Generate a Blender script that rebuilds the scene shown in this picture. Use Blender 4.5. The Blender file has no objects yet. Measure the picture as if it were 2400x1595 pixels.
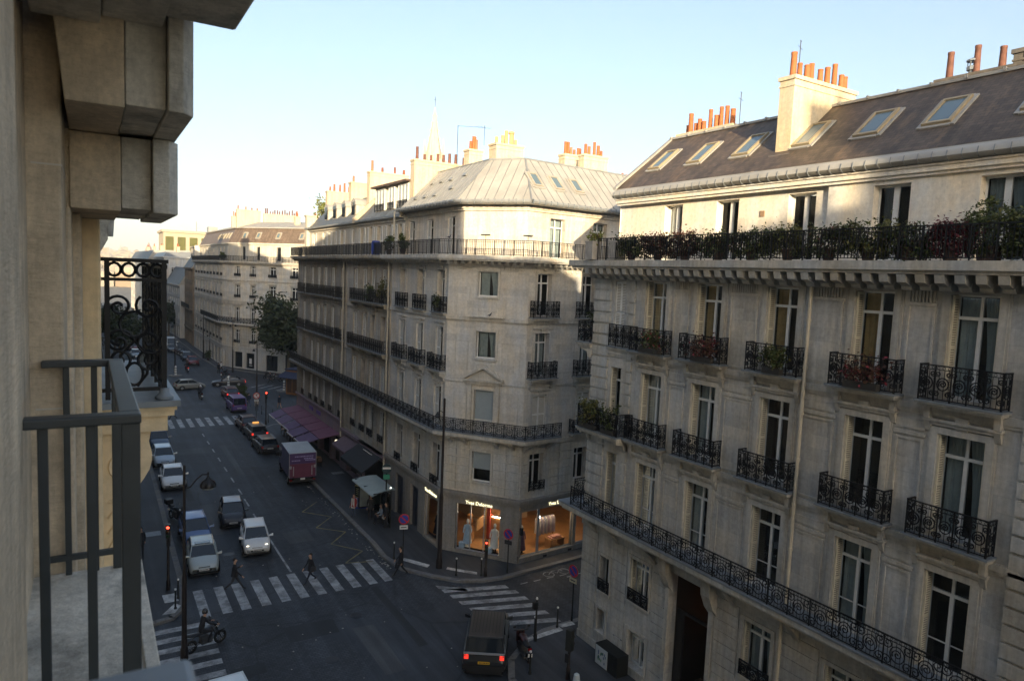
import bpy, bmesh, math, random
from mathutils import Vector, Matrix
RAD=math.radians; rnd=random.Random(11)
SC=bpy.context.scene; COL=SC.collection
# ---------------------------------------------------------------- materials
MATS={}
def _nt(name):
    m=bpy.data.materials.new(name); m.use_nodes=True
    nt=m.node_tree; return m,nt,nt.nodes['Principled BSDF']
def N(nt,t,**k):
    n=nt.nodes.new(t)
    for a,b in k.items():
        if a in n.inputs.keys() if hasattr(n.inputs,'keys') else False: n.inputs[a].default_value=b
        else: setattr(n,a,b)
    return n
def ramp(nt,src,stops):
    r=nt.nodes.new('ShaderNodeValToRGB'); e=r.color_ramp.elements
    while len(e)<len(stops): e.new(0.5)
    for el,(p,c) in zip(e,stops): el.position=p; el.color=(c,c,c,1) if not hasattr(c,'__len__') else (*c,1)
    nt.links.new(src,r.inputs['Fac']); return r
def noise(nt,vec,scale,detail=4,rough=.6):
    n=nt.nodes.new('ShaderNodeTexNoise'); n.inputs['Scale'].default_value=scale; n.inputs['Detail'].default_value=detail; n.inputs['Roughness'].default_value=rough
    if vec is not None: nt.links.new(vec,n.inputs['Vector'])
    return n.outputs['Fac']
def mapping(nt,vec,sc=(1,1,1),loc=(0,0,0)):
    m=nt.nodes.new('ShaderNodeMapping'); m.inputs['Scale'].default_value=sc; m.inputs['Location'].default_value=loc
    nt.links.new(vec,m.inputs['Vector']); return m.outputs['Vector']
def mix(nt,fac,a,b,mode='MIX'):
    m=nt.nodes.new('ShaderNodeMix'); m.data_type='RGBA'; m.blend_type=mode
    def put(s,v):
        if hasattr(v,'is_output'): nt.links.new(v,s)
        elif hasattr(v,'__len__'): s.default_value=(*v[:3],1)
        else: s.default_value=v
    put(m.inputs['Factor'],fac); put(m.inputs['A'],a); put(m.inputs['B'],b); return m.outputs['Result']
def bump(nt,bs,h,strength=.3,dist=.02):
    b=nt.nodes.new('ShaderNodeBump'); b.inputs['Strength'].default_value=strength; b.inputs['Distance'].default_value=dist
    nt.links.new(h,b.inputs['Height']); nt.links.new(b.outputs['Normal'],bs.inputs['Normal'])
def plain(name,col,rough=.6,metal=0,var=.18,scale=3.,emit=None,es=0,coat=0,spec=.5):
    if name in MATS: return MATS[name]
    m,nt,bs=_nt(name); bs.inputs['Roughness'].default_value=rough; bs.inputs['Metallic'].default_value=metal
    bs.inputs['Coat Weight'].default_value=coat; bs.inputs['Specular IOR Level'].default_value=spec
    if var:
        tc=nt.nodes.new('ShaderNodeTexCoord').outputs['Object']
        f=noise(nt,tc,scale,5); r=ramp(nt,f,[(.3,1-var),(.7,1+var*.6)])
        c=mix(nt,1.0,col,r.outputs['Color'],'MULTIPLY'); nt.links.new(c,bs.inputs['Base Color'])
    else: bs.inputs['Base Color'].default_value=(*col,1)
    if emit: bs.inputs['Emission Color'].default_value=(*emit,1); bs.inputs['Emission Strength'].default_value=es
    m.diffuse_color=(*col,1); MATS[name]=m; return m
def stone(name,col,dark=.55,streak=.45,joint=None,rough=.85,bumpy=.25,jcol=.72,tint=None):
    """limestone: mottled, with rain streaks, optional ashlar joints (brick texture over the facade UV, metres)"""
    if name in MATS: return MATS[name]
    m,nt,bs=_nt(name); bs.inputs['Roughness'].default_value=rough; bs.inputs['Specular IOR Level'].default_value=.25
    tc=nt.nodes.new('ShaderNodeTexCoord'); ob=tc.outputs['Object']; uv=tc.outputs['UV']
    big=ramp(nt,noise(nt,ob,.35,5,.6),[(.32,dark+.18),(.6,1.06)])
    fine=ramp(nt,noise(nt,ob,7,6,.65),[(.25,.78),(.7,1.1)])
    st=ramp(nt,noise(nt,mapping(nt,ob,(2.6,2.6,.16)),1.6,6,.65),[(.38,1-streak),(.62,1.05)])
    c=mix(nt,1.,col,big.outputs['Color'],'MULTIPLY')
    c=mix(nt,1.,c,fine.outputs['Color'],'MULTIPLY'); c=mix(nt,.8,c,st.outputs['Color'],'MULTIPLY')
    hue=ramp(nt,noise(nt,mapping(nt,ob,(1,1,.5),(3,9,2)),.9,4),[(.35,(0.92,.97,1.06)),(.65,(1.1,1.,.86))])
    c=mix(nt,.8,c,hue.outputs['Color'],'MULTIPLY')
    h=noise(nt,ob,18,6,.7)
    if joint:
        br=nt.nodes.new('ShaderNodeTexBrick'); nt.links.new(uv,br.inputs['Vector'])
        br.inputs['Scale'].default_value=1; br.inputs['Brick Width'].default_value=joint[0]; br.inputs['Row Height'].default_value=joint[1]
        br.inputs['Mortar Size'].default_value=joint[2]; br.inputs['Mortar Smooth'].default_value=.3; br.inputs['Bias'].default_value=0
        br.inputs['Color1'].default_value=(.86,.86,.87,1); br.inputs['Color2'].default_value=(1.1,1.08,1.05,1); br.inputs['Mortar'].default_value=(jcol,jcol,jcol,1)
        c=mix(nt,1.,c,br.outputs['Color'],'MULTIPLY')
        mm=nt.nodes.new('ShaderNodeMath'); mm.operation='MULTIPLY_ADD'; nt.links.new(br.outputs['Fac'],mm.inputs[0]); mm.inputs[1].default_value=-.8; nt.links.new(h,mm.inputs[2]); h=mm.outputs[0]
    nt.links.new(c,bs.inputs['Base Color']); bump(nt,bs,h,bumpy,.02)
    m.diffuse_color=(*col,1); MATS[name]=m; return m
def stone_close(name,col,stain=.5):
    """foreground limestone: chisel tooling, pores, water stains"""
    m,nt,bs=_nt(name); bs.inputs['Roughness'].default_value=.88; bs.inputs['Specular IOR Level'].default_value=.2
    ob=nt.nodes.new('ShaderNodeTexCoord').outputs['Object']
    a=ramp(nt,noise(nt,ob,2.2,6,.65),[(.3,.74),(.65,1.08)]); b=ramp(nt,noise(nt,ob,26,6,.75),[(.28,.72),(.6,1.06)])
    c=mix(nt,1.,col,a.outputs['Color'],'MULTIPLY'); c=mix(nt,.9,c,b.outputs['Color'],'MULTIPLY')
    s=ramp(nt,noise(nt,mapping(nt,ob,(1,1,.45),(2,5,1)),2.4,6,.7),[(.50,0.),(.62,stain)]); c=mix(nt,s.outputs['Color'],c,(.17,.16,.14))
    v=ramp(nt,noise(nt,mapping(nt,ob,(3,3,.25)),2.5,5,.7),[(.4,.82),(.6,1.04)]); c=mix(nt,.8,c,v.outputs['Color'],'MULTIPLY')
    vo=nt.nodes.new('ShaderNodeTexVoronoi'); vo.inputs['Scale'].default_value=55; nt.links.new(ob,vo.inputs['Vector']); p=ramp(nt,vo.outputs['Distance'],[(.05,.55),(.16,1.)]); c=mix(nt,.55,c,p.outputs['Color'],'MULTIPLY')
    nt.links.new(c,bs.inputs['Base Color'])
    t=noise(nt,mapping(nt,ob,(6,6,34),(1,0,0)),1.6,5,.7); h=nt.nodes.new('ShaderNodeMath'); h.operation='MULTIPLY_ADD'; nt.links.new(t,h.inputs[0]); h.inputs[1].default_value=1.6; nt.links.new(noise(nt,ob,7,8,.75),h.inputs[2]); bump(nt,bs,h.outputs[0],.55,.02); return m
def glass(name='window_glass',tint=(.75,.82,.85),thr=.8):
    if name in MATS: return MATS[name]
    m,nt,bs=_nt(name); nt.nodes.remove(bs); out=nt.nodes['Material Output']
    t=nt.nodes.new('ShaderNodeBsdfTransparent'); t.inputs['Color'].default_value=(*tint,1)
    g=nt.nodes.new('ShaderNodeBsdfGlossy'); g.inputs['Roughness'].default_value=.02; g.inputs['Color'].default_value=(.9,.95,1,1)
    fr=nt.nodes.new('ShaderNodeFresnel'); fr.inputs['IOR'].default_value=1.33
    tc=nt.nodes.new('ShaderNodeTexCoord').outputs['Object']
    b=nt.nodes.new('ShaderNodeBump'); b.inputs['Strength'].default_value=.05; b.inputs['Distance'].default_value=.05; nt.links.new(noise(nt,tc,1.7,1),b.inputs['Height']); nt.links.new(b.outputs['Normal'],g.inputs['Normal'])
    mx=nt.nodes.new('ShaderNodeMixShader'); nt.links.new(fr.outputs[0],mx.inputs[0]); nt.links.new(t.outputs[0],mx.inputs[1]); nt.links.new(g.outputs[0],mx.inputs[2])
    nt.links.new(mx.outputs[0],out.inputs['Surface']); MATS[name]=m; return m
def slate(name,col,row=.16,wid=.24,rough=.55,rust=True):
    if name in MATS: return MATS[name]
    m,nt,bs=_nt(name); bs.inputs['Roughness'].default_value=rough
    tc=nt.nodes.new('ShaderNodeTexCoord'); uv=tc.outputs['UV']; ob=tc.outputs['Object']
    br=nt.nodes.new('ShaderNodeTexBrick'); nt.links.new(uv,br.inputs['Vector']); br.inputs['Scale'].default_value=1
    br.inputs['Brick Width'].default_value=wid; br.inputs['Row Height'].default_value=row; br.inputs['Mortar Size'].default_value=.008; br.inputs['Bias'].default_value=0
    br.inputs['Color1'].default_value=(.75,.75,.75,1); br.inputs['Color2'].default_value=(1.25,1.22,1.2,1); br.inputs['Mortar'].default_value=(.5,.5,.5,1)
    st=ramp(nt,noise(nt,mapping(nt,uv,(1.6,.25,1)),1.5,5,.65),[(.35,.62),(.65,1.15)])
    c=mix(nt,1.,col,br.outputs['Color'],'MULTIPLY'); c=mix(nt,1.,c,st.outputs['Color'],'MULTIPLY')
    if rust:
        f=ramp(nt,noise(nt,mapping(nt,uv,(1.1,.2,1),(4,1,0)),1.3,5,.7),[(.55,0.),(.75,.75)])
        c=mix(nt,f.outputs['Color'],c,(.30,.19,.10))
    nt.links.new(c,bs.inputs['Base Color']); bump(nt,bs,br.outputs['Fac'],-.35,.015); MATS[name]=m; return m
def asphalt(name,col,patch=True):
    m,nt,bs=_nt(name); bs.inputs['Roughness'].default_value=.72; bs.inputs['Specular IOR Level'].default_value=.4
    ob=nt.nodes.new('ShaderNodeTexCoord').outputs['Object']
    a=ramp(nt,noise(nt,ob,.22,6,.65),[(.3,.7),(.68,1.3)]); b=ramp(nt,noise(nt,ob,30,4,.8),[(.3,.65),(.7,1.35)])
    c=mix(nt,1.,col,a.outputs['Color'],'MULTIPLY'); c=mix(nt,1.,c,b.outputs['Color'],'MULTIPLY')
    w=ramp(nt,noise(nt,mapping(nt,ob,(1.6,.08,1)),1.0,5,.6),[(.45,.82),(.62,1.25)]) 
    c=mix(nt,.9,c,w.outputs['Color'],'MULTIPLY')
    if patch:
        # sett paving showing through at the junction, and bitumen repairs
        vo=nt.nodes.new('ShaderNodeTexBrick'); nt.links.new(ob,vo.inputs['Vector']); vo.inputs['Scale'].default_value=1; vo.inputs['Brick Width'].default_value=.22; vo.inputs['Row Height'].default_value=.14; vo.inputs['Mortar Size'].default_value=.012
        vo.inputs['Color1'].default_value=(.8,.8,.8,1); vo.inputs['Color2'].default_value=(1.35,1.3,1.25,1); vo.inputs['Mortar'].default_value=(.45,.45,.45,1)
        f=ramp(nt,noise(nt,mapping(nt,ob,(1,1,1),(7,3,0)),.12,4,.6),[(.42,0.),(.5,1.)])
        c2=mix(nt,1.,c,vo.outputs['Color'],'MULTIPLY'); c=mix(nt,f.outputs['Color'],c,c2)
        cr=nt.nodes.new('ShaderNodeTexVoronoi'); cr.feature='DISTANCE_TO_EDGE'; cr.inputs['Scale'].default_value=.16; nt.links.new(mix(nt,.12,ob,nt_noise_vec(nt,ob,.8)),cr.inputs['Vector'])
        e=ramp(nt,cr.outputs['Distance'],[(.0,.62),(.012,1.)]); c=mix(nt,1.,c,e.outputs['Color'],'MULTIPLY')
    nt.links.new(c,bs.inputs['Base Color']); bump(nt,bs,noise(nt,ob,45,4,.8),.25,.01); return m
def nt_noise_vec(nt,vec,scale):
    n=nt.nodes.new('ShaderNodeTexNoise'); n.inputs['Scale'].default_value=scale; n.inputs['Detail'].default_value=3; nt.links.new(vec,n.inputs['Vector']); return n.outputs['Color']
def worn_paint(name,col):
    m,nt,bs=_nt(name); bs.inputs['Roughness'].default_value=.6
    ob=nt.nodes.new('ShaderNodeTexCoord').outputs['Object']
    f=ramp(nt,noise(nt,ob,1.4,7,.72),[(.4,.25),(.62,1.)]); c=mix(nt,f.outputs['Color'],(.05,.052,.055),col)
    g=ramp(nt,noise(nt,ob,22,4,.7),[(.3,.75),(.6,1.1)]); c=mix(nt,1.,c,g.outputs['Color'],'MULTIPLY')
    nt.links.new(c,bs.inputs['Base Color']); return m
def leafmat(name,c1,c2):
    if name in MATS: return MATS[name]
    m,nt,bs=_nt(name); bs.inputs['Roughness'].default_value=.55; bs.inputs['Specular IOR Level'].default_value=.3
    ob=nt.nodes.new('ShaderNodeTexCoord').outputs['Object']
    r=ramp(nt,noise(nt,ob,3.1,5,.75),[(.3,c1),(.68,c2)]); nt.links.new(r.outputs['Color'],bs.inputs['Base Color'])
    bs.inputs['Subsurface Weight'].default_value=0
    MATS[name]=m; return m
# ---------------------------------------------------------------- mesh builder
def fr(ox,oy,dx,dy,oz=0):
    """facade frame: x to the right seen from the street, y into the building, z up"""
    l=math.hypot(dx,dy); dx/=l; dy/=l
    return Matrix(((dx,-dy,0,ox),(dy,dx,0,oy),(0,0,1,oz),(0,0,0,1)))
class MB:
    def __init__(s,T=None): s.v=[];s.f=[];s.m=[];s.T=T
    def P(s,p):
        p=Vector(p); s.v.append(s.T@p if s.T is not None else p); return len(s.v)-1
    def face(s,pts,mi=0):
        s.f.append([s.P(p) for p in pts]); s.m.append(mi)
    def box(s,x0,x1,y0,y1,z0,z1,mi=0):
        i=[s.P(p) for p in ((x0,y0,z0),(x1,y0,z0),(x1,y1,z0),(x0,y1,z0),(x0,y0,z1),(x1,y0,z1),(x1,y1,z1),(x0,y1,z1))]
        for q in ((0,3,2,1),(4,5,6,7),(0,1,5,4),(1,2,6,5),(2,3,7,6),(3,0,4,7)): s.f.append([i[k] for k in q]); s.m.append(mi)
    def hexa(s,b,t,mi=0):
        i=[s.P(p) for p in list(b)+list(t)]
        for q in ((0,3,2,1),(4,5,6,7),(0,1,5,4),(1,2,6,5),(2,3,7,6),(3,0,4,7)): s.f.append([i[k] for k in q]); s.m.append(mi)
    def prism(s,poly,a,b,axis='x',mi=0,caps=True):
        """poly of 2-D points extruded along axis from a to b; x:(y,z) y:(x,z) z:(x,y)"""
        def mk(p,t): return {'x':(t,p[0],p[1]),'y':(p[0],t,p[1]),'z':(p[0],p[1],t)}[axis]
        A=[s.P(mk(p,a)) for p in poly]; B=[s.P(mk(p,b)) for p in poly]; n=len(poly)
        for k in range(n): s.f.append([A[k],A[(k+1)%n],B[(k+1)%n],B[k]]); s.m.append(mi)
        if caps: s.f.append(A[::-1]); s.m.append(mi); s.f.append(B); s.m.append(mi)
    def tube(s,pts,r,n=6,mi=0,closed=False,caps=True,up=None):
        pts=[Vector(p) for p in pts]; rs=r if hasattr(r,'__len__') else [r]*len(pts); rings=[]; L=len(pts)
        for k,p in enumerate(pts):
            if closed: d=pts[(k+1)%L]-pts[k-1]
            else: d=pts[min(k+1,L-1)]-pts[max(k-1,0)]
            if d.length<1e-9: d=Vector((0,0,1))
            d.normalize(); u=Vector(up) if up else (Vector((0,0,1)) if abs(d.z)<.9 else Vector((1,0,0)))
            a=d.cross(u)
            if a.length<1e-6: a=d.cross(Vector((0,1,0)))
            a.normalize(); b=a.cross(d).normalized()
            rings.append([s.P(p+(a*math.cos(2*math.pi*(j+.5)/n)+b*math.sin(2*math.pi*(j+.5)/n))*rs[k]) for j in range(n)])
        for k in range(L if closed else L-1):
            A=rings[k];B=rings[(k+1)%L]
            for j in range(n): s.f.append([A[j],A[(j+1)%n],B[(j+1)%n],B[j]]); s.m.append(mi)
        if caps and not closed:
            s.f.append(rings[0][::-1]); s.m.append(mi); s.f.append(rings[-1]); s.m.append(mi)
    def lathe(s,prof,cx=0,cy=0,n=12,mi=0,cz=0):
        R=[[s.P((cx+r*math.cos(2*math.pi*j/n),cy+r*math.sin(2*math.pi*j/n),cz+z)) for j in range(n)] for r,z in prof]
        for a,b in zip(R,R[1:]):
            for j in range(n): s.f.append([a[j],a[(j+1)%n],b[(j+1)%n],b[j]]); s.m.append(mi)
        s.f.append(R[0][::-1]); s.m.append(mi); s.f.append(R[-1]); s.m.append(mi)
    def grid(s,rows,mi=0,close=False):
        I=[[s.P(p) for p in r] for r in rows]
        for a,b in zip(I,I[1:]):
            n=len(a)
            for j in range(n if close else n-1): s.f.append([a[j],a[(j+1)%n],b[(j+1)%n],b[j]]); s.m.append(mi)
    def mesh(s,name,mats,smooth=None,recalc=True):
        me=bpy.data.meshes.new(name); me.from_pydata([tuple(v) for v in s.v],[],s.f)
        for m in mats: me.materials.append(m)
        me.polygons.foreach_set('material_index',s.m)
        if recalc:
            bm=bmesh.new(); bm.from_mesh(me); bmesh.ops.recalc_face_normals(bm,faces=bm.faces); bm.to_mesh(me); bm.free()
        uv=me.uv_layers.new(name='UV'); dat=[0.0]*(2*len(me.loops)); V=me.vertices
        for p in me.polygons:
            n=p.normal
            if abs(n.z)>.93: t=Vector((1,0,0)); w=Vector((0,1,0))
            else: t=Vector((-n.y,n.x,0)).normalized(); w=n.cross(t)
            for li in p.loop_indices:
                c=V[me.loops[li].vertex_index].co; dat[2*li]=c.dot(t); dat[2*li+1]=c.dot(w) 
        uv.data.foreach_set('uv',dat)
        if smooth is not None:
            me.polygons.foreach_set('use_smooth',[True]*len(me.polygons)); me.set_sharp_from_angle(angle=RAD(smooth))
        me.update(); return me
    def build(s,name,mats,parent=None,loc=(0,0,0),rz=0,smooth=None,recalc=True):
        return link(name,s.mesh(name,mats if isinstance(mats,(list,tuple)) else [mats],smooth,recalc),parent,loc,rz)
def link(name,me,parent=None,loc=(0,0,0),rz=0):
    o=bpy.data.objects.new(name,me); COL.objects.link(o); o.location=loc; o.rotation_euler=(0,0,rz)
    if parent is not None: o.parent=parent
    return o
def tag(o,label=None,cat=None,group=None,kind=None):
    if label: o['label']=label
    if cat: o['category']=cat
    if group: o['group']=group
    if kind: o['kind']=kind
    return o
def thing(name,label,cat,loc=(0,0,0),rz=0,group=None):
    o=bpy.data.objects.new(name,None); COL.objects.link(o); o.location=loc; o.rotation_euler=(0,0,rz); o.empty_display_size=.3
    return tag(o,label,cat,group)
def copytree(o,loc=None,rz=None,label=None,parent=None):
    c=o.copy(); COL.objects.link(c); c.parent=parent
    if loc is not None: c.location=loc
    if rz is not None: c.rotation_euler=(0,0,rz)
    if label: c['label']=label
    for ch in o.children: copytree(ch,parent=c)
    return c
def textmesh(txt,size,mat,ext=.015):
    cu=bpy.data.curves.new('lettering','FONT'); cu.body=txt; cu.size=size; cu.extrude=ext; cu.resolution_u=2; cu.align_x='CENTER'
    ob=bpy.data.objects.new('lettering',cu); me=bpy.data.meshes.new_from_object(ob); bpy.data.objects.remove(ob); me.materials.clear(); me.materials.append(mat); return me
SKY_S=.108; SUN_S=3.0; EXPO=1.8; HAZE=.0004
# ---------------------------------------------------------------- shared materials
IRON=plain('wrought_iron',(.009,.010,.013),.5,.2,.3,8,spec=.35)
WHITE=plain('white_paint',(.72,.73,.72),.5,0,.1,4)
CREAMP=plain('cream_shutter_paint',(.66,.62,.5),.6,0,.14,5)
GLASS=glass()
DGLASS=plain('dark_window_glass',(.012,.016,.02),.04,0,0,1,spec=.7)
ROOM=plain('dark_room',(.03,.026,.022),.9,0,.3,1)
ROOMW=plain('warm_dim_room',(.06,.04,.025),.9,0,.3,1)
CURT=plain('ochre_curtain',(.46,.30,.12),.85,0,.2,6)
CURTW=plain('voile_curtain',(.42,.45,.44),.9,0,.15,5)
BLIND=plain('grey_roller_blind',(.28,.33,.36),.7,0,.06,3)
ZINC=plain('zinc_sheet',(.30,.31,.31),.45,.35,.22,1.2)
ZINCL=plain('pale_zinc',(.37,.36,.335),.6,.1,.2,.8)
LEAD=plain('weathered_lead',(.22,.25,.28),.55,.2,.3,2)
PIPE=plain('cream_drain_pipe',(.50,.46,.37),.6,0,.2,2)
TERRA=plain('terracotta_pot',(.40,.13,.045),.8,0,.2,5)
TERRB=plain('pale_terracotta_pot',(.36,.18,.09),.8,0,.25,5); TERRC=plain('stained_terracotta_pot',(.24,.085,.04),.8,0,.4,6)
DTERRA=plain('sooty_pot',(.16,.07,.05),.8,0,.3,5)
SLATE=slate('slate_tiles',(.10,.075,.055))
SLATEB=slate('blue_slate',(.10,.115,.13),rust=False)
WHITESTONE=None
def sp(cx,cz,r0,r1,a0,a1,n=14,y=0):
    return [(cx+(r0+(r1-r0)*k/n)*math.cos(a0+(a1-a0)*k/n),y,cz+(r0+(r1-r0)*k/n)*math.sin(a0+(a1-a0)*k/n)) for k in range(n+1)]
def rail_into(mb,L,h,ornate=True,unit=.62,r=.018,dens=1.0):
    """iron guard along local x from 0 to L"""
    mb.box(0,L,-.025,.025,h-.035,h); mb.box(0,L,-.012,.012,h-.14,h-.12); mb.box(0,L,-.015,.015,.06,.085)
    n=max(1,round(L/unit)); u=L/n
    for k in range(n+1):
        x=min(max(k*u,.012),L-.012); mb.box(x-.018,x+.018,-.015,.015,0,h-.03)
    if ornate:
        m=max(2,int(L/.125))
        for k in range(1,m): mb.box(k*L/m-.007,k*L/m+.007,-.006,.006,.08,h-.13)
        for k in range(n):
            cx=(k+.5)*u; zc=(h-.06)/2+.02; rr=min(u*.36,.21)
            mb.tube([(cx+rr*math.cos(a*math.pi/7),0,zc+rr*1.12*math.sin(a*math.pi/7)) for a in range(14)],r,4,closed=True,up=(0,1,0))
            mb.tube(sp(cx,zc,.02,rr*.72,0,3.2*math.pi,18),r,4,up=(0,1,0))
            for sx in (-1,1):
                for sz in (-1,1):
                    px=cx+sx*u*.36; pz=zc+sz*(h*.27); a0=math.atan2(-sz,-sx)
                    mb.tube(sp(px,pz,.02,u*.19,a0,a0+sx*sz*2.6*math.pi,12),r,4,up=(0,1,0))
            for j in range(max(2,int(u/.12))):
                xx=k*u+(j+.5)*u/max(2,int(u/.12)); mb.tube([(xx+.038*math.cos(a*math.pi/3),0,h-.08+.036*math.sin(a*math.pi/3)) for a in range(6)],.008,4,closed=True,up=(0,1,0))
    else:
        m=max(2,int(L/.115))
        for k in range(1,m): mb.box(k*L/m-.01,k*L/m+.01,-.01,.01,.06,h-.03)
_rails={}
def rail_mesh(kind,L,h,dep=0):
    key=(kind,round(L,2),round(h,2),round(dep,2))
    if key not in _rails:
        mb=MB(); M0=Matrix.Identity(4); mb.T=Matrix.Translation((0,-dep,0)); rail_into(mb,L,h,kind=='o',.46,.02)
        if dep>.15:
            for x in (0,L):
                mb.T=Matrix.Translation((x,-dep,0))@Matrix.Rotation(RAD(90),4,'Z'); rail_into(mb,dep,h,kind=='o',.5)
        _rails[key]=mb.mesh('railing',[IRON])
    return _rails[key]
def offs(path,d):
    """offset an open polyline (2-D); d>0 goes to the left of travel = into the building"""
    out=[];n=len(path)
    def nrm(a,b):
        dx,dy=b[0]-a[0],b[1]-a[1]; l=math.hypot(dx,dy); return (-dy/l,dx/l)
    for i,p in enumerate(path):
        if i==0: q=nrm(path[0],path[1]); out.append((p[0]+q[0]*d,p[1]+q[1]*d)); continue
        if i==n-1: q=nrm(path[-2],path[-1]); out.append((p[0]+q[0]*d,p[1]+q[1]*d)); continue
        a=nrm(path[i-1],p); b=nrm(p,path[i+1]); k=1+a[0]*b[0]+a[1]*b[1]
        out.append((p[0]+(a[0]+b[0])*d/k,p[1]+(a[1]+b[1])*d/k))
    return out
def ring(mb,path,o,i,z0,z1,mi=0):
    """solid band along a wall path, from o outside to i inside (metres, outward positive)"""
    A=offs(path,-o); B=offs(path,i); n=len(path)
    for k in range(n-1):
        b=[(*A[k],z0),(*A[k+1],z0),(*B[k+1],z0),(*B[k],z0)]; mb.hexa(b,[(x,y,z1) for x,y,_ in b],mi)
def sloped(mb,path,d0,z0,d1,z1,mi=0):
    A=offs(path,d0);B=offs(path,d1)
    for k in range(len(path)-1): mb.face([(*A[k],z0),(*A[k+1],z0),(*B[k+1],z1),(*B[k],z1)],mi)
def wall(mb,s0,s1,z0,z1,ops,y=0,dep=.3,mi=0,rmi=None):
    """wall sheet with real openings (a,b,c,d) and their reveals"""
    ops=[o for o in ops if o[1]>s0 and o[0]<s1 and o[3]>z0 and o[2]<z1]
    zs=sorted({z0,z1,*[max(z0,min(z1,o[k])) for o in ops for k in (2,3)]})
    for za,zb in zip(zs,zs[1:]):
        if zb-za<1e-5: continue
        zm=(za+zb)/2; cut=sorted([(max(s0,o[0]),min(s1,o[1])) for o in ops if o[2]<zm<o[3]]); x=s0
        for a,b in cut:
            if a>x+1e-5: mb.face([(x,y,za),(a,y,za),(a,y,zb),(x,y,zb)],mi)
            x=max(x,b)
        if x<s1-1e-5: mb.face([(x,y,za),(s1,y,za),(s1,y,zb),(x,y,zb)],mi)
    for a,b,c,d in ops:
        r=mi if rmi is None else rmi
        mb.face([(a,y,c),(a,y+dep,c),(a,y+dep,d),(a,y,d)],r); mb.face([(b,y,c),(b,y,d),(b,y+dep,d),(b,y+dep,c)],r)
        mb.face([(a,y,d),(a,y+dep,d),(b,y+dep,d),(b,y,d)],r); mb.face([(a,y,c),(b,y,c),(b,y+dep,c),(a,y+dep,c)],r)
def surround(mb,a,b,c,d,w=.13,o=.05,mi=0,sill=True):
    """raised stone architrave round an opening"""
    mb.box(a-w,a,-o,.0-.001,c,d,mi); mb.box(b,b+w,-o,-.001,c,d,mi); mb.box(a-w,b+w,-o-.004,-.001,d,d+w,mi)
    if sill: mb.box(a-w,b+w,-o-.05,-.001,c-.1,c,mi)
def panel(mb,a,b,c,d,w=.06,o=.03,mi=0):
    mb.box(a,b,-o,-.001,c,c+w,mi); mb.box(a,b,-o,-.001,d-w,d,mi); mb.box(a,a+w,-o,-.001,c+w,d-w,mi); mb.box(b-w,b,-o,-.001,c+w,d-w,mi)
_win={}
def louvre(mb,x0,x1,y0,y1,z0,z1,pitch=.07,along='y'):
    """shutter leaf lying in the plane of `along`/z, framed, with slats"""
    f=.05
    if along=='y':
        mb.box(x0,x1,y0,y0+f,z0,z1); mb.box(x0,x1,y1-f,y1,z0,z1)
        for z in (z0,(z0+z1)/2-.04,z1-.09): mb.box(x0,x1,y0+f,y1-f,z,z+.09)
        mb.box(x0+.012,x1-.012,y0+f,y1-f,z0+.09,z1-.09,1)
        n=int((z1-z0-.2)/pitch)
        for k in range(n): z=z0+.12+k*pitch; mb.hexa([(x0,y0+f,z),(x1,y0+f,z),(x1,y1-f,z),(x0,y1-f,z)],[(x0+.02,y0+f,z+.035),(x1-.02,y0+f,z+.035),(x1-.02,y1-f,z+.035),(x0+.02,y1-f,z+.035)])
    else:
        mb.box(x0,x0+f,y0,y1,z0,z1); mb.box(x1-f,x1,y0,y1,z0,z1)
        for z in (z0,(z0+z1)/2-.04,z1-.09): mb.box(x0+f,x1-f,y0,y1,z,z+.09)
        mb.box(x0+f,x1-f,y0+.012,y1-.012,z0+.09,z1-.09,1)
        n=int((z1-z0-.2)/pitch)
        for k in range(n): z=z0+.12+k*pitch; mb.hexa([(x0+f,y0,z),(x1-f,y0,z),(x1-f,y1,z),(x0+f,y1,z)],[(x0+f,y0,z+.03),(x1-f,y0,z+.03),(x1-f,y0+.02,z+.03),(x0+f,y0+.02,z+.03)])
DSLAT=plain('shutter_shade_gap',(.30,.28,.23),.8,0,.1,3)
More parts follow.
